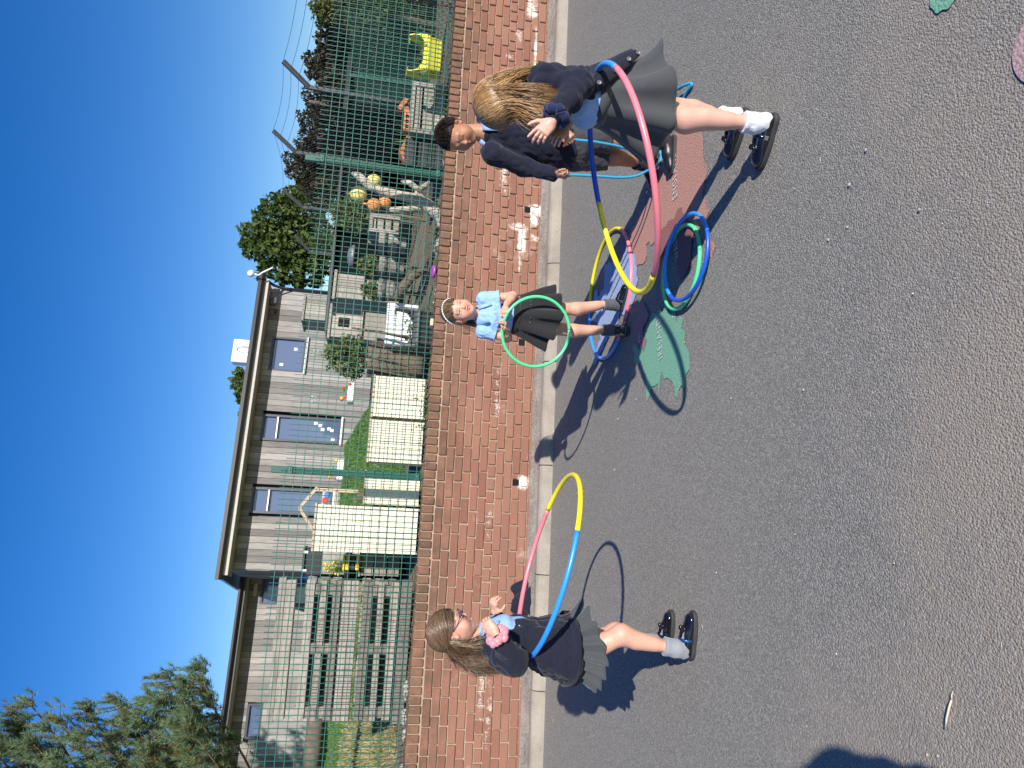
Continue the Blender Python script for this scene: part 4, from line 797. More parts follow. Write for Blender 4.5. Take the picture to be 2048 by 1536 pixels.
for i, (x, y, w, h, rz) in enumerate(((806, 208, .16, .05, .5), (814, 222, .10, .06, -.3), (812, 285, .18, .05, .35), (806, 310, .16, .045, -.45))):
    s_, z = wp(x, y, .95); mb = MB(); mb.box((0, 0, 0), (w, .12, h), ch=.004); o = mb.build('roof_tile', M['terra'], None, WF(s_, 1.0, z)); o.rotation_euler = (0, rz, WYAW); tag(o, ('terracotta tile tilted at the right end of the pale crate', 'terracotta tile right beside the perforated brick', 'long terracotta tile tilted above the black planter', 'terracotta tile at the left end above the black planter')[i], 'tile', 'terracotta pieces on the crates')
s_, z = wp(813, 245, .9); pb = thing_at('perforated_brick', s_, .92, z-.05, 'orange brick with three round holes on the pale crate', 'brick'); part_box('block', pb, 0, 0, .045, .21, .09, .075, M['terra'], .004)
for k in (-.06, 0, .06): mb = MB(); mb.tube([(k, -.0465, .045), (k, -.044, .045)], .021, 14); mb.build('hole_shade', M['black'], pb)  # black discs on the face stand in for the shade inside the holes
s_, z = wp(775, 270, 1.5); tuft('yucca_plant', s_, 1.5, .62, 60, M['reed'], 'spiky green yucca above the orange brick', spread=1.0, w=.014); s_, z = wp(775, 318, 1.3); tuft('bronze_cordyline', s_, 1.4, .52, 46, m_leaf('bronze_strap_leaves', (.12, .06, .05), (.26, .16, .10), .25), 'bronze spiky cordyline left of the yucca', spread=1.0, w=.010)
s_, z = wp(700, 985, 3.2); tuft('ornamental_grass', s_, 4.0, .45, 150, m_leaf('reddish_grass', (.22, .15, .08), (.40, .30, .18), .3), 'reddish ornamental grass behind the low cupboards', spread=.7, w=.005); s_, z = wp(715, 1000, 2.6); tuft('leafy_clump', s_, 2.6, .28, 60, M['reed'], 'bright green leafy clump beside the ornamental grass', spread=.9, w=.02)
# pots, bin and bits between the pallets and the tall cupboard
M['pot'] = simple('black_pot_plastic', (.015, .015, .017), .5, .1, 20, .02); M['yel'] = simple('yellow_flower', (.80, .62, .03), .6, .08, 20, 0); M['bluep'] = simple('blue_plastic', (.02, .06, .20), .45, .05, 20, 0)
s_, z = wp(670, 1135, 1.7); pt = thing_at('flower_pot', s_, 1.7, ter(s_, 1.7), 'black flower pot between the pallets and the tall cupboard', 'pot'); mb = MB(); hh = max(.2, wp(690, 1135, 1.7)[1]-ter(s_, 1.7)); mb.lathe([(.10, 0), (.15, hh*.9), (.165, hh*.9), (.165, hh), (.145, hh), (.13, hh*.85), (.002, hh*.85)], n=20); mb.build('pot', M['pot'], pt)
fl = tuft('yellow_daisies', s_, 1.7, .30, 110, M['reed'], 'yellow daisies growing in the black flower pot', spread=.8, w=.005, flowers=(M['yel'], 30)); fl.location.z = ter(s_, 1.7)+hh*.85
s_, z = wp(625, 1122, 2.2); bx = thing_at('storage_box', s_, 2.2, z-.11, 'black plastic storage box with pale clips behind the daisies', 'box'); part_box('box', bx, 0, 0, .09, .30, .24, .18, M['pot'], .012); part_box('lid', bx, 0, 0, .195, .32, .26, .03, M['pot'], .01)
for k in (-.1, .1): part_box('clip', bx, k, -.128, .18, .03, .012, .05, M['white'], .003)
mb = MB(); mb.tube([(0, 0, -1.0), (0, 0, -.02)], .05, 6); part_box('stand', bx, 0, 0, -.3, .26, .2, .6, M['oldwood'])
s_, z = wp(597, 1152, 2.6); bb = thing_at('blue_tub', s_, 2.6, z-.15, 'blue plastic tub behind the top of the pallets', 'tub'); mb = MB(); mb.lathe([(.07, -.5), (.08, 0), (.09, .10), (.10, .10), (.095, .12), (.08, .1), (.002, .03)], n=18); mb.build('tub', M['bluep'], bb)
for (x0, x1, y0, y1, t, lab) in ((690, 720, 1112, 1140, 1.1, 'small yellow and black toy box above the wood store'), (722, 800, 1108, 1152, 1.2, 'little grey wooden store box next to the tall cupboard')):
    a, b2, z0, z1 = prect(x0, x1, y0, y1, t); w = b2-a; h = z1-z0; o = thing_at('wooden_box', (a+b2)/2, t, z0, lab, 'box'); mm = M['yel'] if 'yellow' in lab else M['oldwood']
    n = 3
    for i in range(n): part_box('plank', o, 0, 0, h*(i+.5)/n, w, .02, h/n-.012, mm if i != 1 else (M['pot'] if 'yellow' in lab else mm), .003)
    for sg in (-1, 1): part_box('side', o, sg*(w/2-.012), .13, h/2, .02, .24, h, M['oldwood'] if 'yellow' not in lab else M['pot'], .003)
    part_box('top', o, 0, .12, h+.012, w+.02, .29, .02, M['oldwood'] if 'yellow' not in lab else M['yel'], .003)
# grey wooden mud kitchen and panels near the building's right end
def kitchen(x0, x1, y0, y1, Y, lab, hatch=None, nb=4):
    c = at((x0+x1)/2, (y0+y1)/2, Y); k = Y/FPX; w = (y1-y0)*k; h = (x1-x0)*k; o = empty('play_cabinet', (c[0], c[1], c[2]-h/2), lab, 'cabinet', 'grey timber play cabinets', rz=BYAW)
    for i in range(nb): part_box('plank', o, -w/2+w*(i+.5)/nb, 0, h/2, w/nb-.006, .03, h, M['oldwood'], .003)
    for sg in (-1, 1): part_box('side', o, sg*(w/2-.015), .27, h/2, .03, .5, h, M['oldwood'])
    part_box('worktop', o, 0, .25, h+.02, w+.08, .6, .04, M['oldwood'], .004); part_box('plinth', o, 0, .25, -.25, w-.05, .4, .5, M['oldwood'])
    if hatch: part_box('hatch', o, hatch[0]*w, -.02, h*hatch[1], w*.3, .012, h*.35, M['black'], .002)
kitchen(664, 724, 614, 678, 12.2, 'grey timber play cabinet with a dark hatch by the lawn', (.0, .6)); kitchen(674, 727, 548, 600, 10.5, 'plain grey timber play cabinet right of the one with the hatch')
kitchen(612, 664, 596, 642, 14.2, 'tall grey timber play cabinet against the end of the building')
# near-black backdrops standing in for shaded gaps and dark fabric, and bin
def m_dark(): return simple('shade_dark_sheet', (.005, .008, .009), .9, .2, 4, .1, spec=.08)  # near-black so the sunlit boards read as shade and dark fabric
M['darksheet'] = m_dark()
def backdrop(x, y, Y, w, h, d, lab, rz=0):
    q = at(x, y, Y); o = empty('shade_backdrop', (q[0], q[1], 1.0), lab, 'backdrop', rz=WYAW+rz); n = int(w/.3)
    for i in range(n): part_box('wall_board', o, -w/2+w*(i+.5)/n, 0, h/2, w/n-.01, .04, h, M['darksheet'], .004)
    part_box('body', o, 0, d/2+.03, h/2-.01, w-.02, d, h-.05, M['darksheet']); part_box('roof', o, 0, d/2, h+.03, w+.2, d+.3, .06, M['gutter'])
backdrop(740, 40, 11.8, 3.2, 1.35, 1.5, 'near black shed in the shade behind the return fence'); backdrop(730, 480, 13.5, 3.4, 1.5, 1.2, 'low near black backdrop standing in for the shaded gap below the hawthorn tree')
q = at(704, 513, 11.5); bn = empty('storage_bin', (q[0], q[1], q[2]-.35), 'grey round lidded bin in front of the low dark backdrop', 'bin'); mb = MB(); mb.lathe([(.14, -.3), (.17, .3), (.18, .3), (.18, .33), (.1, .40), (.002, .41)], n=20); mb.build('body', M['pot'], bn); mb = MB(); mb.lathe([(.185, .31), (.185, .34), (.11, .41), (.002, .425)], n=20); mb.build('lid', M['galv'], bn)
# stacked twigs / pallets beside the barrels
crate(738, 800, 432, 468, 1.7, M['oldwood'], 'grey stacked pallet crate right of the first half barrel', 4); 
# ---- boundary fence with cranked posts, barbed wire and chain link
bf = empty('barbed_wire_fence', (4, 11, 1), 'chain link boundary fence with cranked dark posts and barbed wire', 'fence'); inv = Matrix.Translation(bf.location).inverted()
arms = [((650, 180), (614, 174), (566, 122), 9.6), ((618, 311), (588, 304), (546, 261), 11.4), ((640, 418), (602, 414), (566, 379), 13.0), ((650, 505), (616, 502), (590, 470), 14.8)]
A = []
for (b0, bn_, tp, Y) in arms:
    b3, n3, t3 = at(*b0, Y), at(*bn_, Y), at(*tp, Y-.12); A.append((b3, n3, t3)); mb = MB(); foot = np.array([n3[0]-.04, n3[1], 1.0]); mb.bar(foot, n3, .05, .05, (0, 1, 0), .004); o = mb.build('post', M['darksteel'], bf); o.matrix_parent_inverse = inv
    mb = MB(); mb.bar(n3-np.array([0, 0, .03]), t3, .058, .058, (0, 1, 0), .004); o2 = mb.build('cranked_arm', M['darksteel'], bf); o2.matrix_parent_inverse = inv
ext = tuple(A[0][i]+(A[0][i]-A[1][i])*1.2 for i in range(3)); A = [ext]+A
for f in (1., .68, .36, .02):
    mb = MB()
    for i in range(len(A)-1):
        p = A[i][1]*(1-f)+A[i][2]*f; q = A[i+1][1]*(1-f)+A[i+1][2]*f; mb.tube([p*(1-u)+q*u-np.array([0, 0, .05*4*u*(1-u)]) for u in np.linspace(0, 1, 7)], .0028, 3, smooth=False)
    o = mb.build('barbed_wire', M['darksteel'], bf); o.matrix_parent_inverse = inv
mb = MB()
for i in range(len(A)-1):
    p, q = A[i][1], A[i+1][1]; L = np.linalg.norm((q-p)[:2]); n = int(L/.085); H_ = 1.3
    for sg in (0, 1):
        for j in range(-16, n):
            u0, u1 = j/n, (j+16)/n; za, zb_ = (0, H_) if sg else (H_, 0)
            c0, c1 = max(u0, 0), min(u1, 1); ta, tb_ = (c0-u0)/(u1-u0), (c1-u0)/(u1-u0); P0 = p*(1-c0)+q*c0; P1 = p*(1-c1)+q*c1
            mb.tube([P0-np.array([0, 0, .08+za+(zb_-za)*ta]), P1-np.array([0, 0, .08+za+(zb_-za)*tb_])], .0024, 3, cap=False, smooth=False)
o = mb.build('chain_link', M['darksteel'], bf, kind='stuff'); o.matrix_parent_inverse = inv
mb = MB(); q = at(632, 206, 13.2); mb.tube([(q[0], q[1], .9), (q[0], q[1], q[2]+.08), (q[0]+.01, q[1], q[2]+.12)], [.04, .038, .022], 9); mb.build('old_post', M['bark'], label='old rounded timber post between the two nearest cranked posts', cat='post')
# weeds along the foot of the fence
rng = np.random.default_rng(8); pts = []
for i in range(1500):
    s_ = rng.choice([rng.normal(4.3, .5), rng.normal(6.4, .7), rng.normal(5.6, .5), rng.uniform(-.5, 7.2), rng.normal(2.9, .15)]); pts.append(WF(s_, rng.uniform(.20, .40), 1.0+abs(rng.normal())*.06))
V, Fq = leaf_cloud(pts, .03, rng); o = link('weeds', np_mesh('weeds', V, Fq, False), M['leaf_bush']); tag(o, 'low leafy weeds along the foot of the mesh fence', 'weeds', kind='stuff')
# ================================================================== modelling kit for the figures: distance fields turned into meshes
def vec(*a): return np.array(a, float)
def unit(v): v = np.asarray(v, float); return v/np.linalg.norm(v)
class SDF:
    def __init__(s, lo, hi, h):
        s.lo = np.array(lo, float); s.h = h; s.n = np.maximum(4, np.ceil((np.array(hi)-s.lo)/h).astype(int)+1); s.F = np.full(s.n, 1e2, np.float32)
    def add(s, fn, lo, hi, k=.01, op='u'):
        m = k+3*s.h; a = np.clip(np.floor((np.array(lo)-m-s.lo)/s.h).astype(int), 0, s.n-1); b = np.clip(np.ceil((np.array(hi)+m-s.lo)/s.h).astype(int)+1, 1, s.n)
        if np.any(b <= a): return s
        ax = [s.lo[i]+s.h*np.arange(a[i], b[i]) for i in range(3)]; X, Y, Z_ = np.meshgrid(*ax, indexing='ij'); P = np.stack([X, Y, Z_], -1).astype(np.float32)
        d = fn(P).astype(np.float32); sl_ = tuple(slice(a[i], b[i]) for i in range(3)); G = s.F[sl_]
        if op == 'u': h = np.clip(.5+.5*(G-d)/k, 0, 1); s.F[sl_] = G*(1-h)+d*h-k*h*(1-h)
        elif op == 's': d = -d; h = np.clip(.5-.5*(G-d)/k, 0, 1); s.F[sl_] = np.where(G > 50, G, G*(1-h)+d*h+k*h*(1-h))
        elif op == 'i': h = np.clip(.5-.5*(G-d)/k, 0, 1); s.F[sl_] = np.where(G > 50, G, G*(1-h)+d*h+k*h*(1-h))
        return s
    def cap(s, a, b, ra, rb, k=.01, op='u'):
        a = np.array(a, float); b = np.array(b, float); ab = b-a; L2 = ab@ab+1e-12
        def fn(P): q = P-a; t = np.clip((q@ab)/L2, 0, 1); return np.linalg.norm(q-t[..., None]*ab, axis=-1)-(ra+(rb-ra)*t)
        r = max(ra, rb); return s.add(fn, np.minimum(a, b)-r, np.maximum(a, b)+r, k, op)
    def ell(s, c, r, R=None, k=.01, op='u'):
        c = np.array(c, float); r = np.array(r, float); R = np.eye(3) if R is None else np.asarray(R, float)      # columns of R are the axes
        def fn(P): q = (P-c)@R; k0 = np.linalg.norm(q/r, axis=-1); k1 = np.linalg.norm(q/(r*r), axis=-1)+1e-9; return k0*(k0-1)/k1
        m = r.max(); return s.add(fn, c-m, c+m, k, op)
    def seg(s, c0, c1, a0, b0, a1, b1, right, k=.02, op='u', cap=.5):
        """limb or trunk piece of elliptic section: a across 'right', b front to back"""
        c0 = np.array(c0, float); c1 = np.array(c1, float); ax = c1-c0; L = np.linalg.norm(ax); ax /= L; r = np.asarray(right, float); r = unit(r-ax*(r@ax)); f = np.cross(ax, r)
        def fn(P):
            q = P-c0; z = q@ax; t = np.clip(z/L, 0, 1); a = a0+(a1-a0)*t; b = b0+(b1-b0)*t; ez = np.maximum(np.maximum(-z, z-L), 0); m = np.minimum(a, b)
            x = q@r; y = q@f; k0 = np.sqrt((x/a)**2+(y/b)**2+(ez/(m*cap+1e-6))**2); k1 = np.sqrt((x/a**2)**2+(y/b**2)**2+(ez/(m*cap+1e-6)**2)**2)+1e-6; return k0*(k0-1)/k1
        R_m = max(a0, b0, a1, b1); return s.add(fn, np.minimum(c0, c1)-R_m, np.maximum(c0, c1)+R_m, k, op)
    def plane(s, p, n, k=.004):
        """keep the side the normal points away from"""
        p = np.array(p, float); n = unit(n); return s.add(lambda P: (P-p)@n, s.lo, s.lo+s.h*s.n, k, 'i')
    def mesh(s):
        F = s.F; I = F < 0; nx, ny, nz = F.shape; cnt = np.zeros((nx-1, ny-1, nz-1), np.int8)
        for dx in (0, 1):
            for dy in (0, 1):
                for dz in (0, 1): cnt += I[dx:nx-1+dx, dy:ny-1+dy, dz:nz-1+dz]
        act = (cnt > 0) & (cnt < 8); idx = -np.ones(act.shape, np.int64); ci = np.argwhere(act); idx[act] = np.arange(len(ci)); acc = np.zeros((len(ci), 3)); w = np.zeros(len(ci))
        C = [(a, b, c) for a in (0, 1) for b in (0, 1) for c in (0, 1)]
        for i, p in enumerate(C):
            for q in C[i+1:]:
                if sum(abs(np.array(p)-np.array(q))) != 1: continue
                f0 = F[ci[:, 0]+p[0], ci[:, 1]+p[1], ci[:, 2]+p[2]]; f1 = F[ci[:, 0]+q[0], ci[:, 1]+q[1], ci[:, 2]+q[2]]; m = (f0 < 0) != (f1 < 0); t = np.where(m, f0/np.where(f0-f1 == 0, 1, f0-f1), 0)
                pos = np.array(p)+(np.array(q)-np.array(p))*np.clip(t, 0, 1)[:, None]; acc[m] += pos[m]; w[m] += 1
        V = s.lo+s.h*(ci+acc/np.maximum(w, 1)[:, None]); Q = []
        for ax in range(3):
            o = [i for i in range(3) if i != ax]; sA = [slice(None)]*3; sB = [slice(None)]*3; sA[ax] = slice(0, -1); sB[ax] = slice(1, None)
            for k in o: sA[k] = slice(1, -1); sB[k] = slice(1, -1)
            a = I[tuple(sA)]; b = I[tuple(sB)]; e = np.argwhere(a != b)
            if not len(e): continue
            inside = a[tuple(e.T)]; g = e.copy(); g[:, o[0]] += 1; g[:, o[1]] += 1
            def cid(d0, d1): h = g.copy(); h[:, o[0]] -= d0; h[:, o[1]] -= d1; return idx[tuple(h.T)]
            q = np.stack([cid(1, 1), cid(0, 1), cid(0, 0), cid(1, 0)], 1); flip = inside if ax != 1 else ~inside; q[~flip] = q[~flip][:, ::-1]; Q.append(q)
        Q = np.concatenate(Q); Q = Q[(Q >= 0).all(1)]; return V, Q
def relax(V, Q, n=1, f=.5):
    for _ in range(n):
        A = np.zeros_like(V); c = np.zeros(len(V))
        for i in range(4): a, b = Q[:, i], Q[:, (i+1) % 4]; np.add.at(A, a, V[b]); np.add.at(A, b, V[a]); np.add.at(c, a, 1); np.add.at(c, b, 1)
        V = V+(A/np.maximum(c, 1)[:, None]-V)*f
    return V
def vnormals(V, Q):
    n = np.cross(V[Q[:, 2]]-V[Q[:, 0]], V[Q[:, 3]]-V[Q[:, 1]]); N = np.zeros_like(V)
    for i in range(4): np.add.at(N, Q[:, i], n)
    return N/np.maximum(np.linalg.norm(N, axis=1, keepdims=True), 1e-9)
def crease(V, Q, amp, freq, seed=0, dirs=6, fine=True):
    """push cloth in and out in long soft folds"""
    rng = np.random.default_rng(seed); N = vnormals(V, Q); d = np.zeros(len(V))
    for i in range(dirs):
        k = rng.normal(size=3); k /= np.linalg.norm(k); q = rng.uniform(0, 6.28); d += np.sin((V@k)*freq*rng.uniform(.6, 1.7)+q+1.5*np.sin((V@np.roll(k, 1))*freq*.45+q))
    d = np.abs(d/dirs*1.6); V = V+N*(amp*(d-.35))[:, None]
    if fine: return crease(V, Q, amp*.55, freq*2.4, seed+9, 5, False)
    return V
def frame(fwd, up=(0, 0, 1)):
    f = unit(fwd); u = np.asarray(up, float); u = unit(u-f*(u@f)); r = np.cross(f, u); return np.stack([r, f, u], 1)      # columns right, forward, up
def join(parts):
    V = []; Fq = []; Cc = []; k = 0
    for v, f, c in parts: V.append(v); Fq.append(np.asarray(f)+k); Cc.append(np.broadcast_to(np.asarray(c, float), v.shape)); k += len(v)
    return np.concatenate(V), np.concatenate(Fq), np.concatenate(Cc)

# ---------------------------------------------------------------- materials for people
def m_skin():
    m, nt, b = mat('skin', rough=.48, spec=.4, sss=.12); c = nt.attr('tint'); n = nt.noise(nt.obj(), 70, 4); c = nt.mix(nt.math('MULTIPLY', nt.math('SUBTRACT', n, .35), .22), c, (.50, .16, .11)); nt.l.new(c, b.inputs['Base Color'])
    nt.l.new(nt.bump(nt.noise(nt.obj(), 420, 2), .10, .002), b.inputs['Normal']); return m
def m_cloth(name, c, weave=900, rough=.9, sheen=.25, bump=.25, fleck=0.0, fc=(.5, .5, .5)):
    m, nt, b = mat(name, c, rough, spec=.2, sheen=sheen); o = nt.obj(); base = nt.mix(nt.math('MULTIPLY', nt.noise(o, 6, 3), .5), c, tuple(x*.72 for x in c))
    if fleck: base = nt.mix(nt.ramp(nt.noise(o, 500, 2), [(.45, 0.), (.75, fleck)]), base, fc)
    nt.l.new(base, b.inputs['Base Color']); h = nt.math('ADD', nt.math('MULTIPLY', nt.noise(o, weave, 2), .25), nt.noise(o, 26, 4, .5)); nt.l.new(nt.bump(h, bump, .006), b.inputs['Normal']); return m
def m_hair(name, a, c2):
    m, nt, b = mat(name, rough=.30, spec=.6); t = nt.attr('tint'); s = nt.new('ShaderNodeSeparateColor'); nt.l.new(t, s.inputs[0]); c = nt.mix(s.outputs[0], a, c2); nt.l.new(c, b.inputs['Base Color']); b.inputs['Anisotropic'].default_value = .5; return m
M['skin'] = m_skin(); M['navy'] = m_cloth('navy_knit', (.013, .015, .030), sheen=.12, bump=.35); M['polo'] = m_cloth('pale_blue_polo', (.30, .48, .80), sheen=.1, bump=.25); M['grey_skirt'] = m_cloth('charcoal_grey_twill', (.055, .062, .068), fleck=.35, fc=(.16, .17, .18)); M['black_skirt'] = m_cloth('black_twill', (.022, .022, .024)); M['midgrey'] = m_cloth('mid_grey_wool', (.055, .058, .064), fleck=.35, fc=(.14, .148, .155)); M['shorts'] = m_cloth('dark_grey_short_cloth', (.05, .052, .057))
M['sock_grey'] = m_cloth('grey_sock_knit', (.26, .28, .31), 600); M['sock_white'] = m_cloth('white_sock_knit', (.75, .76, .80), 600); M['sock_dark'] = m_cloth('dark_sock_knit', (.018, .02, .03), 600); M['sock_char'] = m_cloth('charcoal_sock_knit', (.09, .095, .11), 600)
M['patent'] = simple('black_patent_leather', (.006, .006, .008), .10, .05, 30, .05, coat=.6); M['sole'] = simple('grey_rubber_sole', (.032, .033, .036), .7, .1, 50, .1); M['leather'] = simple('black_leather', (.012, .012, .014), .38, .1, 40, .12)
M['pinksatin'] = simple('pink_satin', (.62, .24, .29), .32, .12, 20, .05, sheen=.4); M['velvet'] = m_cloth('navy_velvet', (.010, .017, .075), 500, .8, .25, .3); M['glint'] = simple('silver_metal', (.7, .7, .72), .22, .05, 30, 0, metal=1.0)
M['eye_w'] = mat('eye_white', (.75, .73, .70), .2)[0]; M['eye_d'] = mat('eye_dark', (.03, .02, .015), .1)[0]; M['lens'] = mat('spectacle_lens', (.8, .82, .85), .05)[0]; M['frame_p'] = simple('purple_spectacle_frame', (.10, .035, .09), .3, .05, 20, 0); M['bandwhite'] = simple('white_beaded_band', (.82, .80, .76), .45, .05, 90, .3)
M['hair_brown'] = m_hair('brown_hair', (.06, .033, .017), (.26, .165, .09)); M['hair_gold'] = m_hair('golden_brown_hair', (.19, .095, .035), (.62, .385, .17)); M['hair_dblond'] = m_hair('light_brown_hair', (.10, .062, .032), (.28, .185, .10)); M['hair_black'] = m_hair('dark_brown_hair', (.018, .012, .009), (.07, .048, .034)); M['hair_black'].node_tree.nodes['Principled BSDF'].inputs['Roughness'].default_value = .6; M['hair_black'].node_tree.nodes['Principled BSDF'].inputs['Specular IOR Level'].default_value = .25
b_ = M['lens'].node_tree.nodes['Principled BSDF']; b_.inputs['Transmission Weight'].default_value = 1.0; b_.inputs['IOR'].default_value = 1.1

SK_F = vec(.60, .335, .245); SK_B = vec(.40, .205, .125)
# ---------------------------------------------------------------- head
def head(C, Fr, sc, skin, smile=0., squint=0., brow=(.10, .06, .035), neck=.19):
    s = SDF((-.1, -.12, -.2), (.1, .125, .125), .0031)
    s.ell((0, -.014, .030), (.0735, .088, .078), k=.01); s.ell((0, .018, -.022), (.0625, .062, .066), k=.03); s.ell((0, .052, -.078), (.025, .022, .019), k=.03); s.seg((-.0, -.005, -.035), (0, .03, -.066), .060, .05, .043, .034, (1, 0, 0), .03)
    for g in (-1, 1):
        s.ell((g*.034, .048, -.034), (.028, .024, .025), k=.025); s.ell((g*.0305, .0905, .000), (.0180, .0150, .0125), k=.014, op='s')
        s.cap((g*.016, .0755, .017), (g*.042, .0670, .017), .006, .005, .016)                                  # brow
        s.cap((g*.0185, .0780, .0080-.0045*squint), (g*.0425, .0710, .0065-.0045*squint), .0036, .0034, .004)  # upper lid
        s.cap((g*.020, .0765, -.0092+.0045*squint), (g*.041, .0705, -.0085+.0045*squint), .0040, .004, .006)   # lower lid
        s.ell((g*.0745, -.006, -.010), (.008, .017, .026), k=.008); s.ell((g*.083, -.001, -.008), (.008, .010, .017), k=.005, op='s')
        s.ell((g*.0072, .0845, -.0265), (.0052, .0058, .0050), k=.006)
    s.cap((0, .0765, .004), (0, .0865, -.0205), .0048, .0066, .014); s.ell((0, .0885, -.0230), (.0078, .0068, .0064), k=.006)
    w = .0195+.009*smile; up = .008*smile; mz = .0105
    for g in (-1, 1):
        s.cap((0, .0825, -.0545+mz), (g*w, .0725, -.0565+up+mz), .0040, .0024, .005); s.cap((0, .0805, -.0635-.005*smile+mz), (g*w, .0720, -.0575+up+mz), .0046, .0024, .005)
        s.cap((0, .0880, -.0590-.001*smile+mz), (g*w*.92, .0765, -.0572+up+mz), .0020+.0032*smile, .0016, .003, 's')
    s.seg((0, -.022, -.05), (0, -.022-.13*(neck-.05), -neck), .034, .036, .036, .038, (1, 0, 0), .03)
    V, Q = s.mesh(); V = relax(V, Q, 1, .35); x, y, z = V.T; c = np.tile(skin, (len(V), 1))
    def paint(mask, colr, f): c[:] = c*(1-(mask*f)[:, None])+np.array(colr)*(mask*f)[:, None]
    g = lambda a, b, s_: np.exp(-((a-b)/s_)**2)
    ch = (g(np.abs(x), .036, .018)*g(z, -.034, .018)*(y > .03)); paint(ch, skin*vec(1.05, .72, .70), .55)
    lw = w+.002; li = ((np.abs(x) < lw) & (y > .06) & (z > -.0705-.005*smile+mz) & (z < -.0505+mz+up*np.abs(x)/w)); paint(li*g(x, 0, lw*.95), vec(.50, .19, .16)*(skin[0]/.6), .75)
    if smile > .3: mo = (np.abs(x) < w*.85) & (np.abs(z+.0592-mz-up*(np.abs(x)/w)**2) < .0045*smile*(1-(x/w)**2)) & (y > .06); paint(mo*1., (.12, .035, .03), .9)
    else: mo = (np.abs(x) < w) & (np.abs(z+.0588-mz-up*(np.abs(x)/w)) < .0020) & (y > .06); paint(mo*1., (.16, .06, .05), .7)
    br = np.exp(-((np.abs(x)-.029)/.013)**4-((z-.0205+.004*((np.abs(x)-.026)/.016)**2)/.0030)**2)*(y > .05); paint(br, brow, .7)
    er = (np.abs(x) > .066) & (z < .03) & (z > -.045); paint(er*1., skin*vec(1.0, .70, .66), .45)
    nz = g(x, 0, .010)*g(z, -.024, .008)*(y > .078); paint(nz, skin*vec(1., .74, .70), .4)
    ld = (np.abs(np.abs(x)-.030) < .0135) & (np.abs(z-.0042+.0045*squint) < .0022) & (y > .066); paint(ld*1., (.06, .035, .025), .8)
    return (C+(V*sc)@Fr.T, Q, c)
def eyes(par, C, Fr, sc, look=(0, 0)):
    for g in (-1, 1):
        mb = MB(); c = vec(g*.0305, .0625, -.001); rings = []
        for i in range(9):
            th = math.pi*i/8; rings.append([tuple(C+sc*(Fr@(c+.0125*vec(math.sin(th)*math.cos(q), math.cos(th), math.sin(th)*math.sin(q))))) for q in np.linspace(0, 6.283, 13)[:-1]])
        mb.loft(rings, cap=False); e = mb.build('eye', M['eye_w'], par); mb = MB(); d = unit(vec(look[0]-g*.05, 1, look[1])); a = frame(d); cc = c+d*.0121
        mb.loft([[tuple(C+sc*(Fr@(cc+a@vec(r*math.cos(q), yy, r*math.sin(q))))) for q in np.linspace(0, 6.283, 13)[:-1]] for r, yy in ((.0062, -.0012), (.0045, .0007), (.0002, .0012))], cap=False); mb.build('iris', M['eye_d'], e)
# ---------------------------------------------------------------- hand: y along the fingers, z the back of the hand
def hand(Wp, ydir, zdir, side, sc, skin, curl=(.5, .5, .5, .5), spread=.12, thumb=(.55, .45), tint=1.):
    y = unit(ydir); z = np.asarray(zdir, float); z = unit(z-y*(z@y)); x = np.cross(y, z); Fr = np.stack([x, y, z], 1); g = -1 if side == 'R' else 1      # thumb on -x for a right hand
    s = SDF((-.075, -.055, -.085), (.075, .145, .06), .0024); s.cap((0, -.045, 0), (0, .006, 0), .0185, .0185, .01); s.seg((0, .008, 0), (0, .058, 0), .021, .0125, .030, .0125, (1, 0, 0), .012, cap=.8)
    s.ell((g*.017, .022, -.007), (.013, .022, .011), k=.01); s.ell((-g*.016, .025, -.006), (.011, .022, .010), k=.01)
    for i, (bx, L, r) in enumerate(((.0215, .050, .0066), (.0072, .056, .0068), (-.0072, .052, .0065), (-.0205, .041, .0058))):
        p = vec(g*bx, .060-.004*abs(i-1.3), .001); a = 0.; sp = spread*(1.5-i)/1.5*g; 
        for j, (fl, cu) in enumerate(((.44, .75), (.32, 1.1), (.24, .8))):
            a += curl[i]*cu; d = vec(math.sin(sp)*math.cos(a), math.cos(sp)*math.cos(a), -math.sin(a)); q = p+d*L*fl*1.05; rr = r*(1-.10*j); s.cap(p, q, rr, rr*.92, .0035); p = q
    p = vec(g*.019, .014, -.004); a0, a1 = thumb; d = unit(vec(g*math.sin(a0+.35), math.cos(a0+.35), -.30)); q = p+d*.030; s.cap(p, q, .0105, .0082, .008); d2 = unit(d+vec(-g*a1, .35, -.55*a1)); q2 = q+d2*.021; s.cap(q, q2, .0080, .0074, .004); d3 = unit(d2+vec(-g*a1*.8, .2, -.25*a1)); s.cap(q2, q2+d3*.014, .0072, .0058, .003)
    V, Q = s.mesh(); c = np.tile(skin, (len(V), 1)); tipf = np.clip((V[:, 1]-.07)/.04, 0, 1)[:, None]; c = c*(1-tipf*.25)+skin*vec(1.02, .78, .74)*tipf*.25
    return (np.asarray(Wp)+(V*sc)@Fr.T, Q, c)
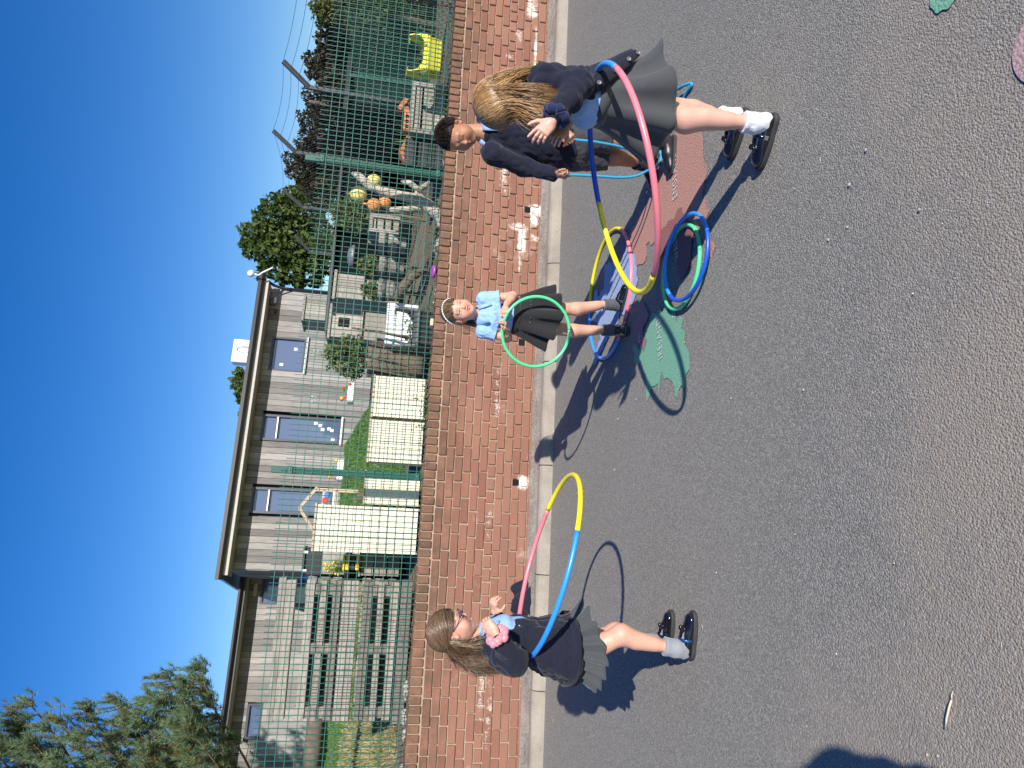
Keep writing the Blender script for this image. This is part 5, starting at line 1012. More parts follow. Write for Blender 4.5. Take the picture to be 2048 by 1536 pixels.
# ---------------------------------------------------------------- limbs under bare skin
def limbs(segs, lo, hi, skin, h=.0055):
    s = SDF(lo, hi, h)
    for q in segs: s.cap(*q)
    V, Q = s.mesh(); V = relax(V, Q, 1, .4); c = np.tile(skin, (len(V), 1)); return (V, Q, c)
def leg(hip, knee, ank, r=1., fwd=(1, 0, 0)):
    hip, knee, ank, f = map(lambda q: np.array(q, float), (hip, knee, ank, fwd)); d = ank-knee; calf = knee+d*.30-f*.012
    return [(hip, knee, .062*r, .043*r, .02), (knee+f*.006, knee+d*.12, .042*r, .038*r, .03), (knee, ank, .038*r, .025*r, .03), (calf, knee+d*.62-f*.004, .037*r, .028*r, .03), (ank, ank+d*.1, .026*r, .027*r, .02)]
def ank_of(h, d, z=.105, k=.045): q = np.array([h[0], h[1], 0.])+unit(np.array([d[0], d[1], 0.]))*k; q[2] = z; return q
def arm(sh, el, wr, r=1.): sh, el, wr = map(lambda q: np.array(q, float), (sh, el, wr)); m = el+(wr-el)*.3; return [(sh, el, .034*r, .027*r, .02), (el, m, .028*r, .0275*r, .02), (m, wr, .0275*r, .0185*r, .02)]
def cloth(fn, lo, hi, h, m, name, par, amp=.006, freq=38, seed=1, rel=2, extra=None):
    s = SDF(lo, hi, h); fn(s); V, Q = s.mesh(); V = relax(V, Q, rel, .5)
    if amp: V = crease(V, Q, amp, freq, seed)
    if extra: V = extra(V)
    o = link(name, np_mesh(name, V, Q), m, par); return o
# ---------------------------------------------------------------- skirt with pleats; axes right r, forward f
def skirt(par, name, m, wc, wa, wb, hc, ha, hb, r, f, pleats=18, amp=.012, n=144, rows=18, swing=None, sharp=1.0, seed=0, band=True, power=.85):
    wc, hc, r, f = map(lambda q: np.array(q, float), (wc, hc, r, f)); up = unit(wc-hc); rng = np.random.default_rng(seed); ph = rng.uniform(-.3, .3, pleats)
    def pt(th, u, off=0.):
        e = u**power; a = wa+(ha-wa)*e; b = wb+(hb-wb)*e; k = th*pleats/(2*math.pi); fr = k-math.floor(k); w = (abs(2*fr-1)-.5)*2 if sharp else math.sin(2*math.pi*k)
        w = math.copysign(abs(w)**.7, w)+ph[int(math.floor(k)) % pleats]; p = wc+(hc-wc)*u; rad = 1+amp*w*min(1, u*1.6)/max(ha, .1)
        q = p+r*(a*rad+off)*math.cos(th)+f*(b*rad+off)*math.sin(th)
        if swing is not None: q = q+swing(th, u)
        return q
    ths = np.linspace(0, 2*math.pi, n+1)[:-1]; rings = [[tuple(pt(t, 0, -.006)) for t in ths]]+[[tuple(pt(t, u)) for t in ths] for u in np.linspace(0, 1, rows)]+[[tuple(pt(t, u, -.0045)) for t in ths] for u in (1., .9, .6, .3)]
    mb = MB(); mb.loft(rings, cap=False); o = mb.build(name, m, par)
    if band:
        mb = MB(); mb.loft([[tuple(wc+up*z+r*(wa+o_)*math.cos(t)+f*(wb+o_)*math.sin(t)) for t in ths[::3]] for z, o_ in ((-.028, .004), (-.03, .008), (.012, .005), (.013, .0), (.010, -.004))], cap=False); mb.build('waistband', m, o)
    return o
# ---------------------------------------------------------------- shoe and sock: heel at h, pointing d
def shoe(par, hpos, d, L, kind, sock_m, ankle, seed=0, strap_m=None, bow=False, buckle=False, tilt=0.):
    d = unit(np.array([d[0], d[1], 0.])); Fr = frame(d); hpos = np.array(hpos, float); k = L/.20
    if tilt: Fr = Fr@np.array(Matrix.Rotation(tilt, 3, 'X'))
    T = lambda V: hpos+(np.asarray(V, float)*k)@Fr.T; wid = lambda y: .030*(1-max(0, (y-.16)/.045)**2.2)**.5*(1+.16*math.sin(max(0, min(1, (y-.06)/.12))*math.pi)) if y > .03 else .030*math.sqrt(max(.03, 1-((.03-y)/.034)**2))
    ys = np.concatenate([np.linspace(-.003, .03, 7), np.linspace(.05, .15, 7), np.linspace(.165, .2045, 8)]); out = [(wid(y), y) for y in ys]+[(-wid(y), y) for y in ys[::-1]]
    out = [(x*1.06, y) for x, y in out]; mb = MB(); mb.loft([[tuple(T((x*e, .1+(y-.1)*e, z))) for x, y in out] for z, e in ((0, .97), (.004, 1.02), (.014, 1.03), (.019, 1.01), (.020, .96))], smooth=False); so_mesh = mb
    s = SDF((-.06, -.03, -.01), (.06, .225, .13), .0030); top = kind == 'mary'
    s.seg((0, .032, .03), (0, .10, .034), .029, .034, .031, .034, (1, 0, 0), .02, cap=.9); s.seg((0, .09, .030), (0, .165, .024), .033, .032, .034, .023, (1, 0, 0), .02, cap=1.3)
    if kind == 'boy': s.seg((0, .03, .04), (0, .055, .058), .027, .034, .028, .036, (1, 0, 0), .02)
    s.plane((0, 0, .013), (0, 0, -1))
    if top: s.ell((0, .072, .068), (.0245, .074, .048), k=.006, op='s')
    else: s.ell((0, .038, .098), (.021, .036, .030), k=.004, op='s')
    V, Q = s.mesh(); V = relax(V, Q, 2, .5); sh = link('shoe', np_mesh('shoe', T(V), Q), M['patent'] if top else M['leather'], par); o = so_mesh.build('sole', M['sole'], sh); fix_normals(o.data)
    if top:
        mb = MB(); rings = []
        for q in np.linspace(-.25, math.pi+.25, 15): c = vec(.0345*math.cos(q), .083, .030+.037*math.sin(q)); nrm = vec(math.cos(q), 0, math.sin(q)); rings.append([tuple(T(c+nrm*a+vec(0, b, 0))) for a, b in ((-.001, -.007), (.003, -.007), (.003, .007), (-.001, .007))])
        mb.loft(rings); stp = mb.build('strap', strap_m or M['patent'], sh); fix_normals(stp.data)
        if buckle:
            for g in (-1, 1): mb = MB(); mb.box(T((g*.038, .083, .036)), (.006, .018, .020), Matrix(Fr.tolist()), .002); mb.build('buckle', M['glint'], stp)
        if bow:
            mb = MB()
            for g in (-1, 1): mb.blob(T((g*.013, .128, .060)), (.012*k, .008*k, .008*k), 1, 8, 6, .05)
            mb.blob(T((0, .130, .061)), (.006*k,)*3, 2, 7, 5, 0); mb.build('bow', M['patent'], sh)
    else:
        mb = MB()
        for g in (-1, 1): mb.tube([T((g*.012, .075, .068)), T((-g*.012, .098, .064))], .0022, 4)
        for g in (-1, 1): mb.tube([T((g*.012, .092, .065)), T((-g*.012, .112, .060))], .0022, 4)
        mb.build('laces', M['pot'], sh)
    if sock_m is not None:
        an = np.array(ankle[0], float); cu = np.array(ankle[1], float); a0 = T((0, .040, .055)); lo = np.minimum(np.minimum(an, cu), T((0, 0, 0)))-.16; hi = np.maximum(np.maximum(an, cu), T((0, 0, 0)))+.16
        def fn(z):
            z.cap(cu, an, .0385*k, .0355*k, .01); z.cap(an, a0, .0355*k, .033*k, .02); z.cap(T((0, .022, .04)), T((0, .12, .026)), .024*k, .021*k, .02); z.cap(cu, cu+(an-cu)*.05, .0405*k, .0405*k, .004); z.plane(cu, unit(cu-an), .002)
        cloth(fn, lo, hi, .0045, sock_m, 'sock', par, .0022, 130, seed, 1)
    return sh
# ---------------------------------------------------------------- hair
def strands(par, name, m, paths, rad=.0021, n=3, seed=0, colf=None):
    rng = np.random.default_rng(seed); V = []; Fq = []; Cc = []; k = 0
    for P in paths:
        P = np.asarray(P); N = len(P); t = np.gradient(P, axis=0); t /= np.maximum(np.linalg.norm(t, axis=1, keepdims=True), 1e-9); ref = rng.normal(size=3); a = np.cross(t, ref); a /= np.maximum(np.linalg.norm(a, axis=1, keepdims=True), 1e-9); b = np.cross(t, a)
        u = np.linspace(0, 1, N); r = rad*rng.uniform(.7, 1.3)*np.clip(np.minimum(1, (1-u)*3+.12), 0, 1); ring = np.stack([P+(a*math.cos(q)+b*math.sin(q))*r[:, None] for q in np.arange(n)*2*math.pi/n], 1); V.append(ring.reshape(-1, 3)); mid = P[N//2]; cv = float(np.clip(.42+.25*math.sin(mid@vec(71, 53, 37))+.16*math.sin(mid@vec(-190, 140, 60))+rng.normal()*.16, 0, 1)) if colf is None else colf(P, rng)
        Cc.append(np.tile([cv, cv, cv], (N*n, 1)))
        I_ = k+np.arange(N-1)[:, None]*n; J = np.arange(n)[None]; J2 = (J+1) % n; Fq.append(np.stack([I_+J, I_+J2, I_+n+J2, I_+n+J], -1).reshape(-1, 4)); k += N*n
    return link(name, np_mesh(name, np.concatenate(V), np.concatenate(Fq), True, np.concatenate(Cc)), m, par)
SC_C = vec(0, -.014, .030); SC_R = vec(.0715, .088, .078)
def scalp(d, k=1.05): d = unit(d); return SC_C+SC_R*d*(k+.045)
def slerp(a, b, t): a, b = unit(a), unit(b); o = math.acos(max(-.9999, min(.9999, float(a@b)))); return (math.sin((1-t)*o)*a+math.sin(t*o)*b)/math.sin(o)
def hair_cap(par, name, m, C, Fr, sc, thick=.010, front=.052, low=-.055, side=.03, tint=.35, seed=0):
    s = SDF((-.11, -.14, -.13), (.11, .11, .14), .0042); s.ell(SC_C, SC_R+thick, k=.01); s.ell((0, -.045, -.035), (.062+thick*.5, .050+thick, .055), k=.03)
    def face(P):                              # region where skin shows
        x, y, z = P[..., 0], P[..., 1], P[..., 2]; return np.maximum(np.maximum(side-y-.25*np.abs(z), z-front+1.6*np.abs(x)**1.5*3), -1)
    s.add(lambda P: np.maximum(P[..., 2]-front+P[..., 0]**2*6, side-P[..., 1]+.35*np.maximum(P[..., 2], -.02)), s.lo, s.lo+s.h*s.n, .006, 's'); s.plane((0, 0, low), (0, .35, -1), .01)
    V, Q = s.mesh(); V = relax(V, Q, 2, .5); c = np.full((len(V), 3), tint); return link(name, np_mesh(name, C+(V*sc)@Fr.T, Q, True, c), m, par)
def bez(P0, P1, P2, P3, u): u = np.asarray(u)[:, None]; return (1-u)**3*P0+3*u*(1-u)**2*P1+3*u*u*(1-u)*P2+u**3*P3
def hoop(name, c, n, r, rad, segs, label, group, lie=False, mats=None):
    """segs: (start angle, end angle, material); angles measured from the direction a"""
    c = np.array(c, float); n = unit(n); a = unit(np.cross(n, vec(.3, .9, .1))); b = np.cross(n, a); o = empty(name, c, label, 'hoop', group)
    for (t0, t1, m) in segs:
        N = max(6, int(abs(t1-t0)/.06)); mb = MB(); closed = abs(t1-t0) > 6.28; T = np.linspace(t0, t1, N+1); T = T[:-1] if closed else T
        mb.tube([r*(math.cos(t)*a+math.sin(t)*b) for t in T], rad, 14, closed=closed); mb.build('tube_segment', m, o)
    return o, a, b
# ================================================================== hoops, rope, jumper
HM = {n: simple('hoop_plastic_'+n, c, .32, .05, 12, .02) for n, c in (('blue', (.03, .27, .80)), ('deepblue', (.012, .09, .55)), ('yellow', (.88, .74, .02)), ('pink', (.74, .19, .24)), ('green', (.10, .66, .30)))}
def hoop_px(name, c, th, ph, r, rad, marks, label, group):
    """marks: (photo pixel where a colour begins, colour), in order round the hoop"""
    n = vec(math.sin(th)*math.cos(ph), math.sin(th)*math.sin(ph), math.cos(th)); c = np.array(c, float); a = unit(np.cross(n, vec(.3, .9, .1))); b = np.cross(n, a); ts = np.linspace(0, 2*math.pi, 720, endpoint=False); P = c+r*(np.cos(ts)[:, None]*a+np.sin(ts)[:, None]*b); d = P-CAM; zz = d@Fv
    px = 1024-FPX*(d@Uv)/zz; py = 1536-(768+FPX*(d@Rv)/zz); st = [(float(ts[np.argmin((px-x)**2+(py-y)**2)]), k) for (x, y), k in marks]
    fwd = sum(((st[(i+1) % len(st)][0]-st[i][0]) % (2*math.pi)) for i in range(len(st))) < 2*math.pi+.01
    segs = []
    for i, (t, k) in enumerate(st):
        t2 = st[(i+1) % len(st)][0]
        t2 = t+((t2-t) % (2*math.pi)) if fwd else t-((t-t2) % (2*math.pi)); segs.append((t, t2, HM[k]))
    return hoop(name, c, n, r, rad, segs, label, group)[0]
GH = 'plastic play hoops'
hoop_px('play_hoop', (-.853, 3.382, .650), .2435, .344, .4465, .0118, [((1155, 1062), 'yellow'), ((1096, 1020), 'pink'), ((1041, 1330), 'blue')], 'large pink yellow and blue hoop spinning round the girl with glasses', GH)
hoop_px('play_hoop', (.838, 2.773, .632), -.322, -.3675, .4445, .0118, [((1229, 138), 'pink'), ((1307, 550), 'yellow'), ((1197, 405), 'deepblue'), ((1185, 200), 'blue')], 'large pink yellow and blue hoop round the girl bending forward', GH)
hoop_px('play_hoop', (.675, 4.795, .0125), .0001, 0, .447, .0118, [((1242, 458), 'pink'), ((1244, 640), 'pink'), ((1236, 680), 'blue'), ((1178, 620), 'yellow')], 'large hoop lying on the ground round the feet of the girl with the headband', GH)
hoop_px('play_hoop', (.681, 3.569, .016), -.028, -3.988, .22, .0105, [((1400, 500), 'green')]*1+[((1330, 560), 'green')], 'small green hoop lying under the blue one', GH)
hoop_px('play_hoop', (.712, 3.451, .044), -.082, 1.924, .22, .0105, [((1420, 460), 'blue'), ((1340, 590), 'deepblue')], 'small blue hoop lying on top of the green one', GH)
hoop_px('play_hoop', (.329, 4.30, .606), 1.651, -1.703, .213, .0098, [((1000, 620), 'green'), ((1130, 660), 'green')], 'small green hoop held upright by the girl with the headband', GH)

def person(label, parts, pos):
    V, Fq, Cc = join(parts); pos = np.array([pos[0], pos[1], 0.]); o = link('person', np_mesh('person', V-pos, Fq, True, Cc), M['skin'], None, pos); tag(o, label, 'person', 'children playing with hoops'); return o
class Par:
    """collects children built in world coordinates and parents them to the person"""
    def __init__(s, root): s.root = root; s.before = set(bpy.data.objects)
    def done(s):
        inv = Matrix.Translation(s.root.location).inverted()
        for o in set(bpy.data.objects)-s.before:
            if o.parent is None: o.parent = s.root; o.matrix_parent_inverse = inv
def bb(*P, m=.12): P = np.array(P, float); return P.min(0)-m, P.max(0)+m
def collar(C, Fr, r0, m, parent=None, open_=.5, drop=.045, w=.05):
    """turned-down polo collar: C neck centre, Fr frame (right, forward, up)"""
    mb = MB(); rings = []; N = 30
    for i in range(N+1):
        t = math.pi/2+open_+(2*math.pi-2*open_)*i/N; d = vec(math.cos(t), math.sin(t), 0); f = max(0, math.sin(t)); e = max(0, 1-min(i, N-i)/4.)
        rim = d*r0*vec(1, 1.0, 1)+vec(0, 0, .018-.018*f); out = d*(r0+w*.62)+vec(0, 0, -drop*(1+.35*f))+vec(math.copysign(.012*e, d[0]) if e else 0, .012*e, -.010*e)
        rings.append([tuple(C+Fr@q) for q in (rim-d*.003, rim+vec(0, 0, .004), rim*.5+out*.5+d*.006+vec(0, 0, .006), out, out-d*.004, rim*.5+out*.5)])
    mb.loft(rings); o = mb.build('collar', m, parent); fix_normals(o.data); return o
def scrunchie(par, c, ax, r, m, seed=1, w=.02):
    a = frame(unit(ax)); mb = MB(); N = 120; pts = []; rr = []
    for i in range(N):
        t = 2*math.pi*i/N; pts.append(c+a@(vec((r+.003*math.sin(9*t+seed))*math.cos(t), .005*math.sin(5*t+seed*2), (r+.003*math.sin(9*t+seed))*math.sin(t)))); rr.append(w*(.82+.11*math.sin(17*t+seed)+.07*math.sin(29*t)))
    mb.tube(pts, rr, 10, closed=True); return mb.build('scrunchie', m, par)

# ================================================================== girl with glasses (left)
def girl_left():
    f = unit(vec(.995, .02, 0)); r = vec(f[1], -f[0], 0); sk = SK_F
    hC = at(903, 1259, 3.22); hF = frame(vec(.90, .03, -.43), (0.42, 0, .9)); sc = .96
    nb = at(958, 1268, 3.23); shR = at(990, 1292, 3.115); shL = at(988, 1262, 3.345); elR = at(1032, 1322, 3.02); wrR = at(991, 1266, 2.985); elL = at(1038, 1282, 3.42); wrL = at(990, 1226, 3.33)
    hip = at(1120, 1290, 3.23); kR = at(1243, 1270, 3.13); aR = at(1350, 1297, 3.105); kL = at(1232, 1266, 3.34); aL = at(1316, 1292, 3.35)
    hR = (-1.195, 3.10, 0); hL = (-1.262, 3.35, 0); aR = ank_of(hR, (1, .03)); aL = ank_of(hL, (1, 0))
    lo, hi = bb(hip, kR, aR, kL, aL, nb, shR, shL, elR, wrR, wrL)
    segs = leg(hip+r*.05-vec(0, 0, .07)-f*.03, kR, aR, .96, f)+leg(hip-r*.05-vec(0, 0, .07)-f*.03, kL, aL, .96, f)+[(hC+hF@vec(0, -.035, -.09), nb-vec(0, 0, .04), .034, .045, .02), (nb-vec(0, 0, .06), hip, .06, .07, .03)]+arm(shR, elR, wrR, .9)+arm(shL, elL, wrL, .9)
    o = person('girl with long hair and glasses in a navy cardigan hooping at the left', [head(hC, hF, sc, sk, neck=.13), limbs(segs, lo, hi, sk), hand(wrR, at(966, 1238, 3.02)-wrR, vec(-.1, -1, .25), 'R', .93, sk, (.75, .8, .8, .8), .05, (.2, .5)), hand(wrL, at(984, 1196, 3.31)-wrL, vec(-.25, -.45, .85), 'L', .93, sk, (.65, .8, .9, .95), .18, (.75, .3))], hip)
    P = Par(o); eyes(None, hC, hF, sc)
    # cardigan
    def card(s):
        c = [nb-vec(0, 0, .025)-f*.004, nb-vec(0, 0, .10)-f*.006, hip*.45+nb*.55+f*.004, hip+vec(0, 0, .04)-f*.004, hip-vec(0, 0, .055)-f*.014]
        w = [(.060, .050), (.116, .078), (.122, .094), (.142, .128), (.165, .158)]
        for i in range(4): s.seg(c[i], c[i+1], w[i][0], w[i][1], w[i+1][0], w[i+1][1], r, .03)
        s.ell(shR+vec(.0, .012, -.005), (.062, .058, .060), k=.03); s.ell(shL, (.055, .055, .055), k=.03)
        s.cap(shR, (shR+elR)/2-f*.012, .052, .066, .03); s.cap((shR+elR)/2-f*.012, elR-f*.006, .066, .056, .025); s.cap(elR, elR+(wrR-elR)*.55, .052, .041, .02); s.cap(elR+(wrR-elR)*.5, elR+(wrR-elR)*.84, .041, .034, .01)
        s.cap(shL, elL, .050, .054, .03); s.cap(elL, elL+(wrL-elL)*.9, .05, .032, .02)
        s.plane(hip+vec(0, 0, -.06), vec(.10, 0, -1)); s.plane(wrR+(elR-wrR)*.12, wrR-elR, .003) if False else None
        # open front
        s.add(lambda Q: np.maximum(np.abs((Q-nb)@r)-(.006+.036*np.clip((Q[..., 2]-hip[2]-.05)/.4, 0, 1)), .045-((Q-nb)@f)), lo, hi, .006, 's')
    cd = cloth(card, *bb(nb, hip-vec(0, 0, .12), elR, elL, wrR, wrL, shR, m=.17), .0065, M['navy'], 'cardigan', None, .013, 34, 4)
    mb = MB(); ths = np.linspace(math.pi*.62, math.pi*2.38, 40)
    base = hip-vec(0, 0, .042); mb.loft([[tuple(base+r*(.163+e)*math.cos(t)+f*(.156+e)*math.sin(t)+vec(0, 0, z)-f*.014) for t in ths] for z, e in ((.03, .004), (.028, .010), (-.012, .011), (-.014, .003))], closed_ring=False); mb.build('hem_rib', M['navy'], cd)
    # polo
    def polo(s):
        s.seg(nb-vec(0, 0, .02)+f*.008, nb-vec(0, 0, .11)+f*.006, .055, .05, .108, .076, r, .03); s.seg(nb-vec(0, 0, .11)+f*.006, hip*.45+nb*.55+f*.006, .108, .076, .108, .086, r, .03); s.seg(hip*.45+nb*.55+f*.006, hip, .108, .086, .112, .095, r, .03)
    cloth(polo, *bb(nb, hip, m=.16), .008, M['polo'], 'polo_shirt', None, .004, 34, 2); collar(nb-vec(0, 0, .012), frame(f, (.15, 0, 1)), .047, M['polo'])
    # skirt: pleated, kicked forward at the front
    def sw(t, u): c_ = math.sin(t); return f*(.05*max(0, c_)**2*u)+vec(0, 0, .085*max(0, c_)**1.5*u*u+.012*max(0, -c_)*u)
    wc = hip+vec(0, 0, .055); hc = vec(hip[0]-.015, hip[1], at(1198, 1285, 3.2)[2])
    skirt(None, 'skirt', M['grey_skirt'], wc, .100, .088, hc, .172, .176, r, f, 16, .020, swing=sw, seed=3, power=1.7)
    shoe(None, hR, (.998, .03), .213, 'mary', M['sock_grey'], (vec(hR[0]+.045, hR[1], .085), aR+(kR-aR)*.16), 1, strap_m=M['velvet_glit'], bow=True); shoe(None, hL, (.998, .0), .205, 'mary', M['sock_grey'], (vec(hL[0]+.045, hL[1], .085), aL+(kL-aL)*.10), 2, bow=True)
    scrunchie(None, wrR+(elR-wrR)*.10, wrR-elR, .036, M['pinksatin'], 1, .021); scrunchie(None, wrL+(elL-wrL)*.08, wrL-elL, .021, M['pot'], 2, .006)
    # glasses
    g = MB(); T = lambda v: hC+sc*(hF@np.array(v, float))
    for k in (-1, 1): g.tube([T((k*.031+.019*math.cos(q), .0905-.004*abs(math.cos(q)), .001+.0155*math.sin(q))) for q in np.linspace(0, 6.283, 25)[:-1]], .0022, 6, closed=True); g.tube([T((k*.050, .086, .006)), T((k*.064, .07, .006)), T((k*.0745, .0, .004)), T((k*.074, -.02, -.008))], .0020, 6)
    g.tube([T((-.012, .090, .003)), T((0, .093, .006)), T((.012, .090, .003))], .0018, 6); gl = g.build('glasses', M['frame_p'], None)
    for k in (-1, 1): mb = MB(); mb.loft([[tuple(T((k*.031+.018*e*math.cos(q), yy, .001+.0145*e*math.sin(q)))) for q in np.linspace(0, 6.283, 17)[:-1]] for e, yy in ((1, .0888), (1, .0900), (.01, .0902))]); l_ = mb.build('lens', M['lens'], gl); fix_normals(l_.data)
    # hair: swept back from the forehead over the ear, hanging down the back
    hair_cap(None, 'hair', M['hair_brown'], hC, hF, sc, .006, .060, -.075, .022, .28); rng = np.random.default_rng(2); paths = []
    for i in range(3000):
        a = rng.uniform(-1, 1); dirr = unit(vec(rng.normal()*.6, rng.uniform(-.9, .70), abs(rng.normal())*.75+.10)); sd = 1 if dirr[0] > 0 else -1
        tq = (dirr[1]+.9)/1.6; ex = unit(vec(sd*(.15+.72*tq)+rng.normal()*.07, -1+.60*tq+rng.normal()*.06, -.72+.30*tq+rng.normal()*.05)); k = 1.08+.08*rng.random(); st = [hC+sc*(hF@(scalp(slerp(dirr, ex, u), 1.05+(k-1.05)*u))) for u in np.linspace(0, 1, 8)]
        e0 = st[-1]; lock = int(np.clip(tq*8+rng.normal()*.6, 0, 8))+(9 if sd > 0 else 0); lr = np.random.default_rng(int(lock)+50); endc = at(1005+lr.uniform(-30, 10), 1318+lr.uniform(-16, 22), 3.22+lr.uniform(-.13, .10)); wave = lr.uniform(0, 6.28)
        end = endc+rng.normal(size=3)*vec(.014, .016, .025)+vec(0, 0, rng.uniform(0, .06)); tg = unit(st[-1]-st[-2]); pts = bez(e0, e0+tg*.05, end+vec(-.01, 0, .09), end, np.linspace(0, 1, 11)[1:]); u = np.linspace(0, 1, 10); amp = .012*np.sin(u*3.14)[:, None]; pts = pts+amp*np.stack([np.sin(u*9+wave), np.cos(u*8+wave), 0*u], 1)
        paths.append(np.concatenate([st, pts]))
    for i in range(70):                 # locks drawn forward below the ear
        e0 = hC+sc*(hF@scalp((rng.uniform(.75, .95), rng.uniform(-.3, .05), rng.uniform(-.55, -.3)), 1.12)); end = at(968+rng.uniform(-6, 26), 1272+rng.uniform(-12, 18), 3.12+rng.uniform(-.02, .03)); paths.append(bez(e0, e0+vec(.0, -.02, -.05), end+vec(-.03, -.02, .05), end, np.linspace(0, 1, 12)))
    strands(None, 'hair_strands', M['hair_brown'], paths, .0012, 3, 3); P.done()
M['velvet_glit'] = simple('dark_blue_glitter_strap', (.03, .06, .20), .2, .4, 400, .2, metal=.5)

# ================================================================== girl with white headband (middle)
def girl_mid():
    f = unit(vec(.10, -1, 0)); r = vec(f[1], -f[0], 0); r = vec(-f[1]*-1, f[0]*-1, 0) if False else np.cross(f, vec(0, 0, 1)); sk = SK_F; Y = 4.43
    hC = at(917, 622, Y-.01); hF = frame(vec(.25, -.95, -.02), (.02, 0, 1)); sc = .95
    nb = at(962, 629, Y+.02); shL = at(968, 598, Y+.01); shR = at(967, 662, Y+.02); elL = at(1026, 592, Y-.01); wrL = at(1011, 614, Y-.12); elR = at(1015, 676, Y-.01); wrR = at(1012, 660, Y-.13)
    hip = at(1068, 634, Y+.02); kL = at(1157, 617, Y); aL = at(1213, 617, Y+.02); kR = at(1150, 661, Y-.01); aR = at(1212, 664, Y-.03); hLp = gp(1245, 623); hRp = gp(1241, 663)
    lo, hi = bb(hip, kR, aR, kL, aL, nb, shR, shL, elR, elL, wrR, wrL); dL = gp(1252, 593)-hLp; dR = vec(-.04, -1, 0); aL = ank_of(hLp, dL, .10); aR = ank_of(hRp, dR, .10); kL[1] = aL[1]-.01; kR[1] = aR[1]-.01
    segs = leg(hip-r*.055, kL, aL, .86, f)+leg(hip+r*.055, kR, aR, .86, f)+[(hC+hF@vec(0, -.035, -.09), nb-vec(0, 0, .04), .032, .042, .02), (nb-vec(0, 0, .06), hip, .06, .07, .03)]+arm(shR, elR, wrR, .95)+arm(shL, elL, wrL, .95)
    o = person('girl with white headband in a pale blue polo holding a green hoop', [head(hC, hF, sc, sk, smile=.9, squint=.35), limbs(segs, lo, hi, sk), hand(wrL, at(1008, 629, Y-.16)-wrL, vec(-.1, -.9, .5), 'L', .86, sk, (.95, 1., 1., 1.), .04, (.3, .5)), hand(wrR, at(1010, 645, Y-.16)-wrR, vec(-.2, .1, -.95), 'R', .86, sk, (.7, .8, .85, .9), .06, (.4, .5))], hip)
    P = Par(o); eyes(None, hC, hF, sc)
    def polo(s):
        c = [nb+vec(0, 0, .004), nb-vec(0, 0, .065), nb*.5+hip*.5, hip+vec(0, 0, .10), hip+vec(0, 0, .05)]; w = [(.052, .045), (.112, .074), (.108, .082), (.112, .088), (.112, .086)]
        for i in range(4): s.seg(c[i], c[i+1], w[i][0], w[i][1], w[i+1][0], w[i+1][1], r, .03)
        for a, b in ((shL, elL), (shR, elR)): s.ell(a+vec(0, 0, .004), (.043, .043, .040), k=.035); s.cap(a, a+(b-a)*.52, .041, .046, .025)
        for a, b in ((shL, elL), (shR, elR)): d = unit(b-a); c_ = a+(b-a)*.52; s.add(lambda Q, c_=c_, d=d: np.maximum(-((Q-c_)@d), np.linalg.norm(Q-c_, axis=-1)-.085), c_-.1, c_+.1, .003, 's')
    pl = cloth(polo, *bb(nb, hip, shL, shR, m=.14), .0055, M['polo'], 'polo_shirt', None, .007, 44, 7); collar(nb+vec(0, 0, .018), frame(f, (.02, .12, 1)), .046, M['polo'], w=.062)
    for (a, b) in ((shL, elL), (shR, elR)): mb = MB(); a_ = frame(b-a); c_ = a+(b-a)*.51; mb.tube([c_+a_@vec(.045*math.cos(q), 0, .045*math.sin(q)) for q in np.linspace(0, 6.283, 25)[:-1]], .0035, 6, closed=True); mb.build('sleeve_cuff', M['polo'], pl)
    for k in range(2): mb = MB(); mb.tube([nb+f*.080-vec(0, 0, .075+.032*k), nb+f*.084-vec(0, 0, .075+.032*k)], .0048, 10); mb.build('button', M['polo'], pl)
    def sw(t, u): c_ = math.cos(t); return -r*0+r*(.05*max(0, c_)*u)-r*(.045*max(0, -c_)*u)+vec(0, 0, .03*max(0, c_)*u-.012*max(0, -c_)*u+.045*abs(c_)**2*u*u)
    hc = vec(hip[0], hip[1], at(1124, 634, Y-.14)[2]-.012)
    sk_ = skirt(None, 'skirt', M['black_skirt'], hip+vec(0, 0, .135), .117, .093, hc, .150, .135, r, f, 9, .026, swing=sw, sharp=0, seed=2)
    for k in range(15): t = math.pi*(.02+.96*k/14); p = hip+vec(0, 0, .045)+r*.133*math.cos(t)+f*.114*math.sin(t); mb = MB(); mb.blob(p, (.0035, .0035, .0035), k, 6, 4, 0); mb.build('stud', M['glint'], sk_)
    shoe(None, hLp, dL, .19, 'mary', M['sock_char'], (vec(*(hLp+unit(dL)*.04)[:2], .078), aL+(kL-aL)*.17), 3, buckle=True); shoe(None, hRp, dR, .19, 'mary', M['sock_char'], (vec(hRp[0], hRp[1]-.04, .078), aR+(kR-aR)*.17), 4, buckle=True)
    hair_cap(None, 'hair', M['hair_dblond'], hC, hF, sc, .005, .050, -.050, .030, .3); rng = np.random.default_rng(4); paths = []
    for i in range(1300):
        dirr = unit(vec(rng.normal()*.75, rng.uniform(-.6, .75), abs(rng.normal())*.7+.10)); ex = unit(vec(rng.normal()*.16, -1, -.15+rng.normal()*.12)); k = 1.10+.05*rng.random(); sgn = 1 if dirr[0] > 0 else -1
        mid = unit(vec(sgn*.8, -.1, .35))*min(1, abs(dirr[0])*1.3)+vec(0, -.2, .8)*(1-min(1, abs(dirr[0])*1.3)); P1 = [slerp(dirr, mid, u) for u in np.linspace(0, 1, 5)][:-1]+[slerp(mid, ex, u) for u in np.linspace(0, 1, 6)]; paths.append(np.array([hC+sc*(hF@scalp(q, 1.075+.045*j/10)) for j, q in enumerate(P1)]))
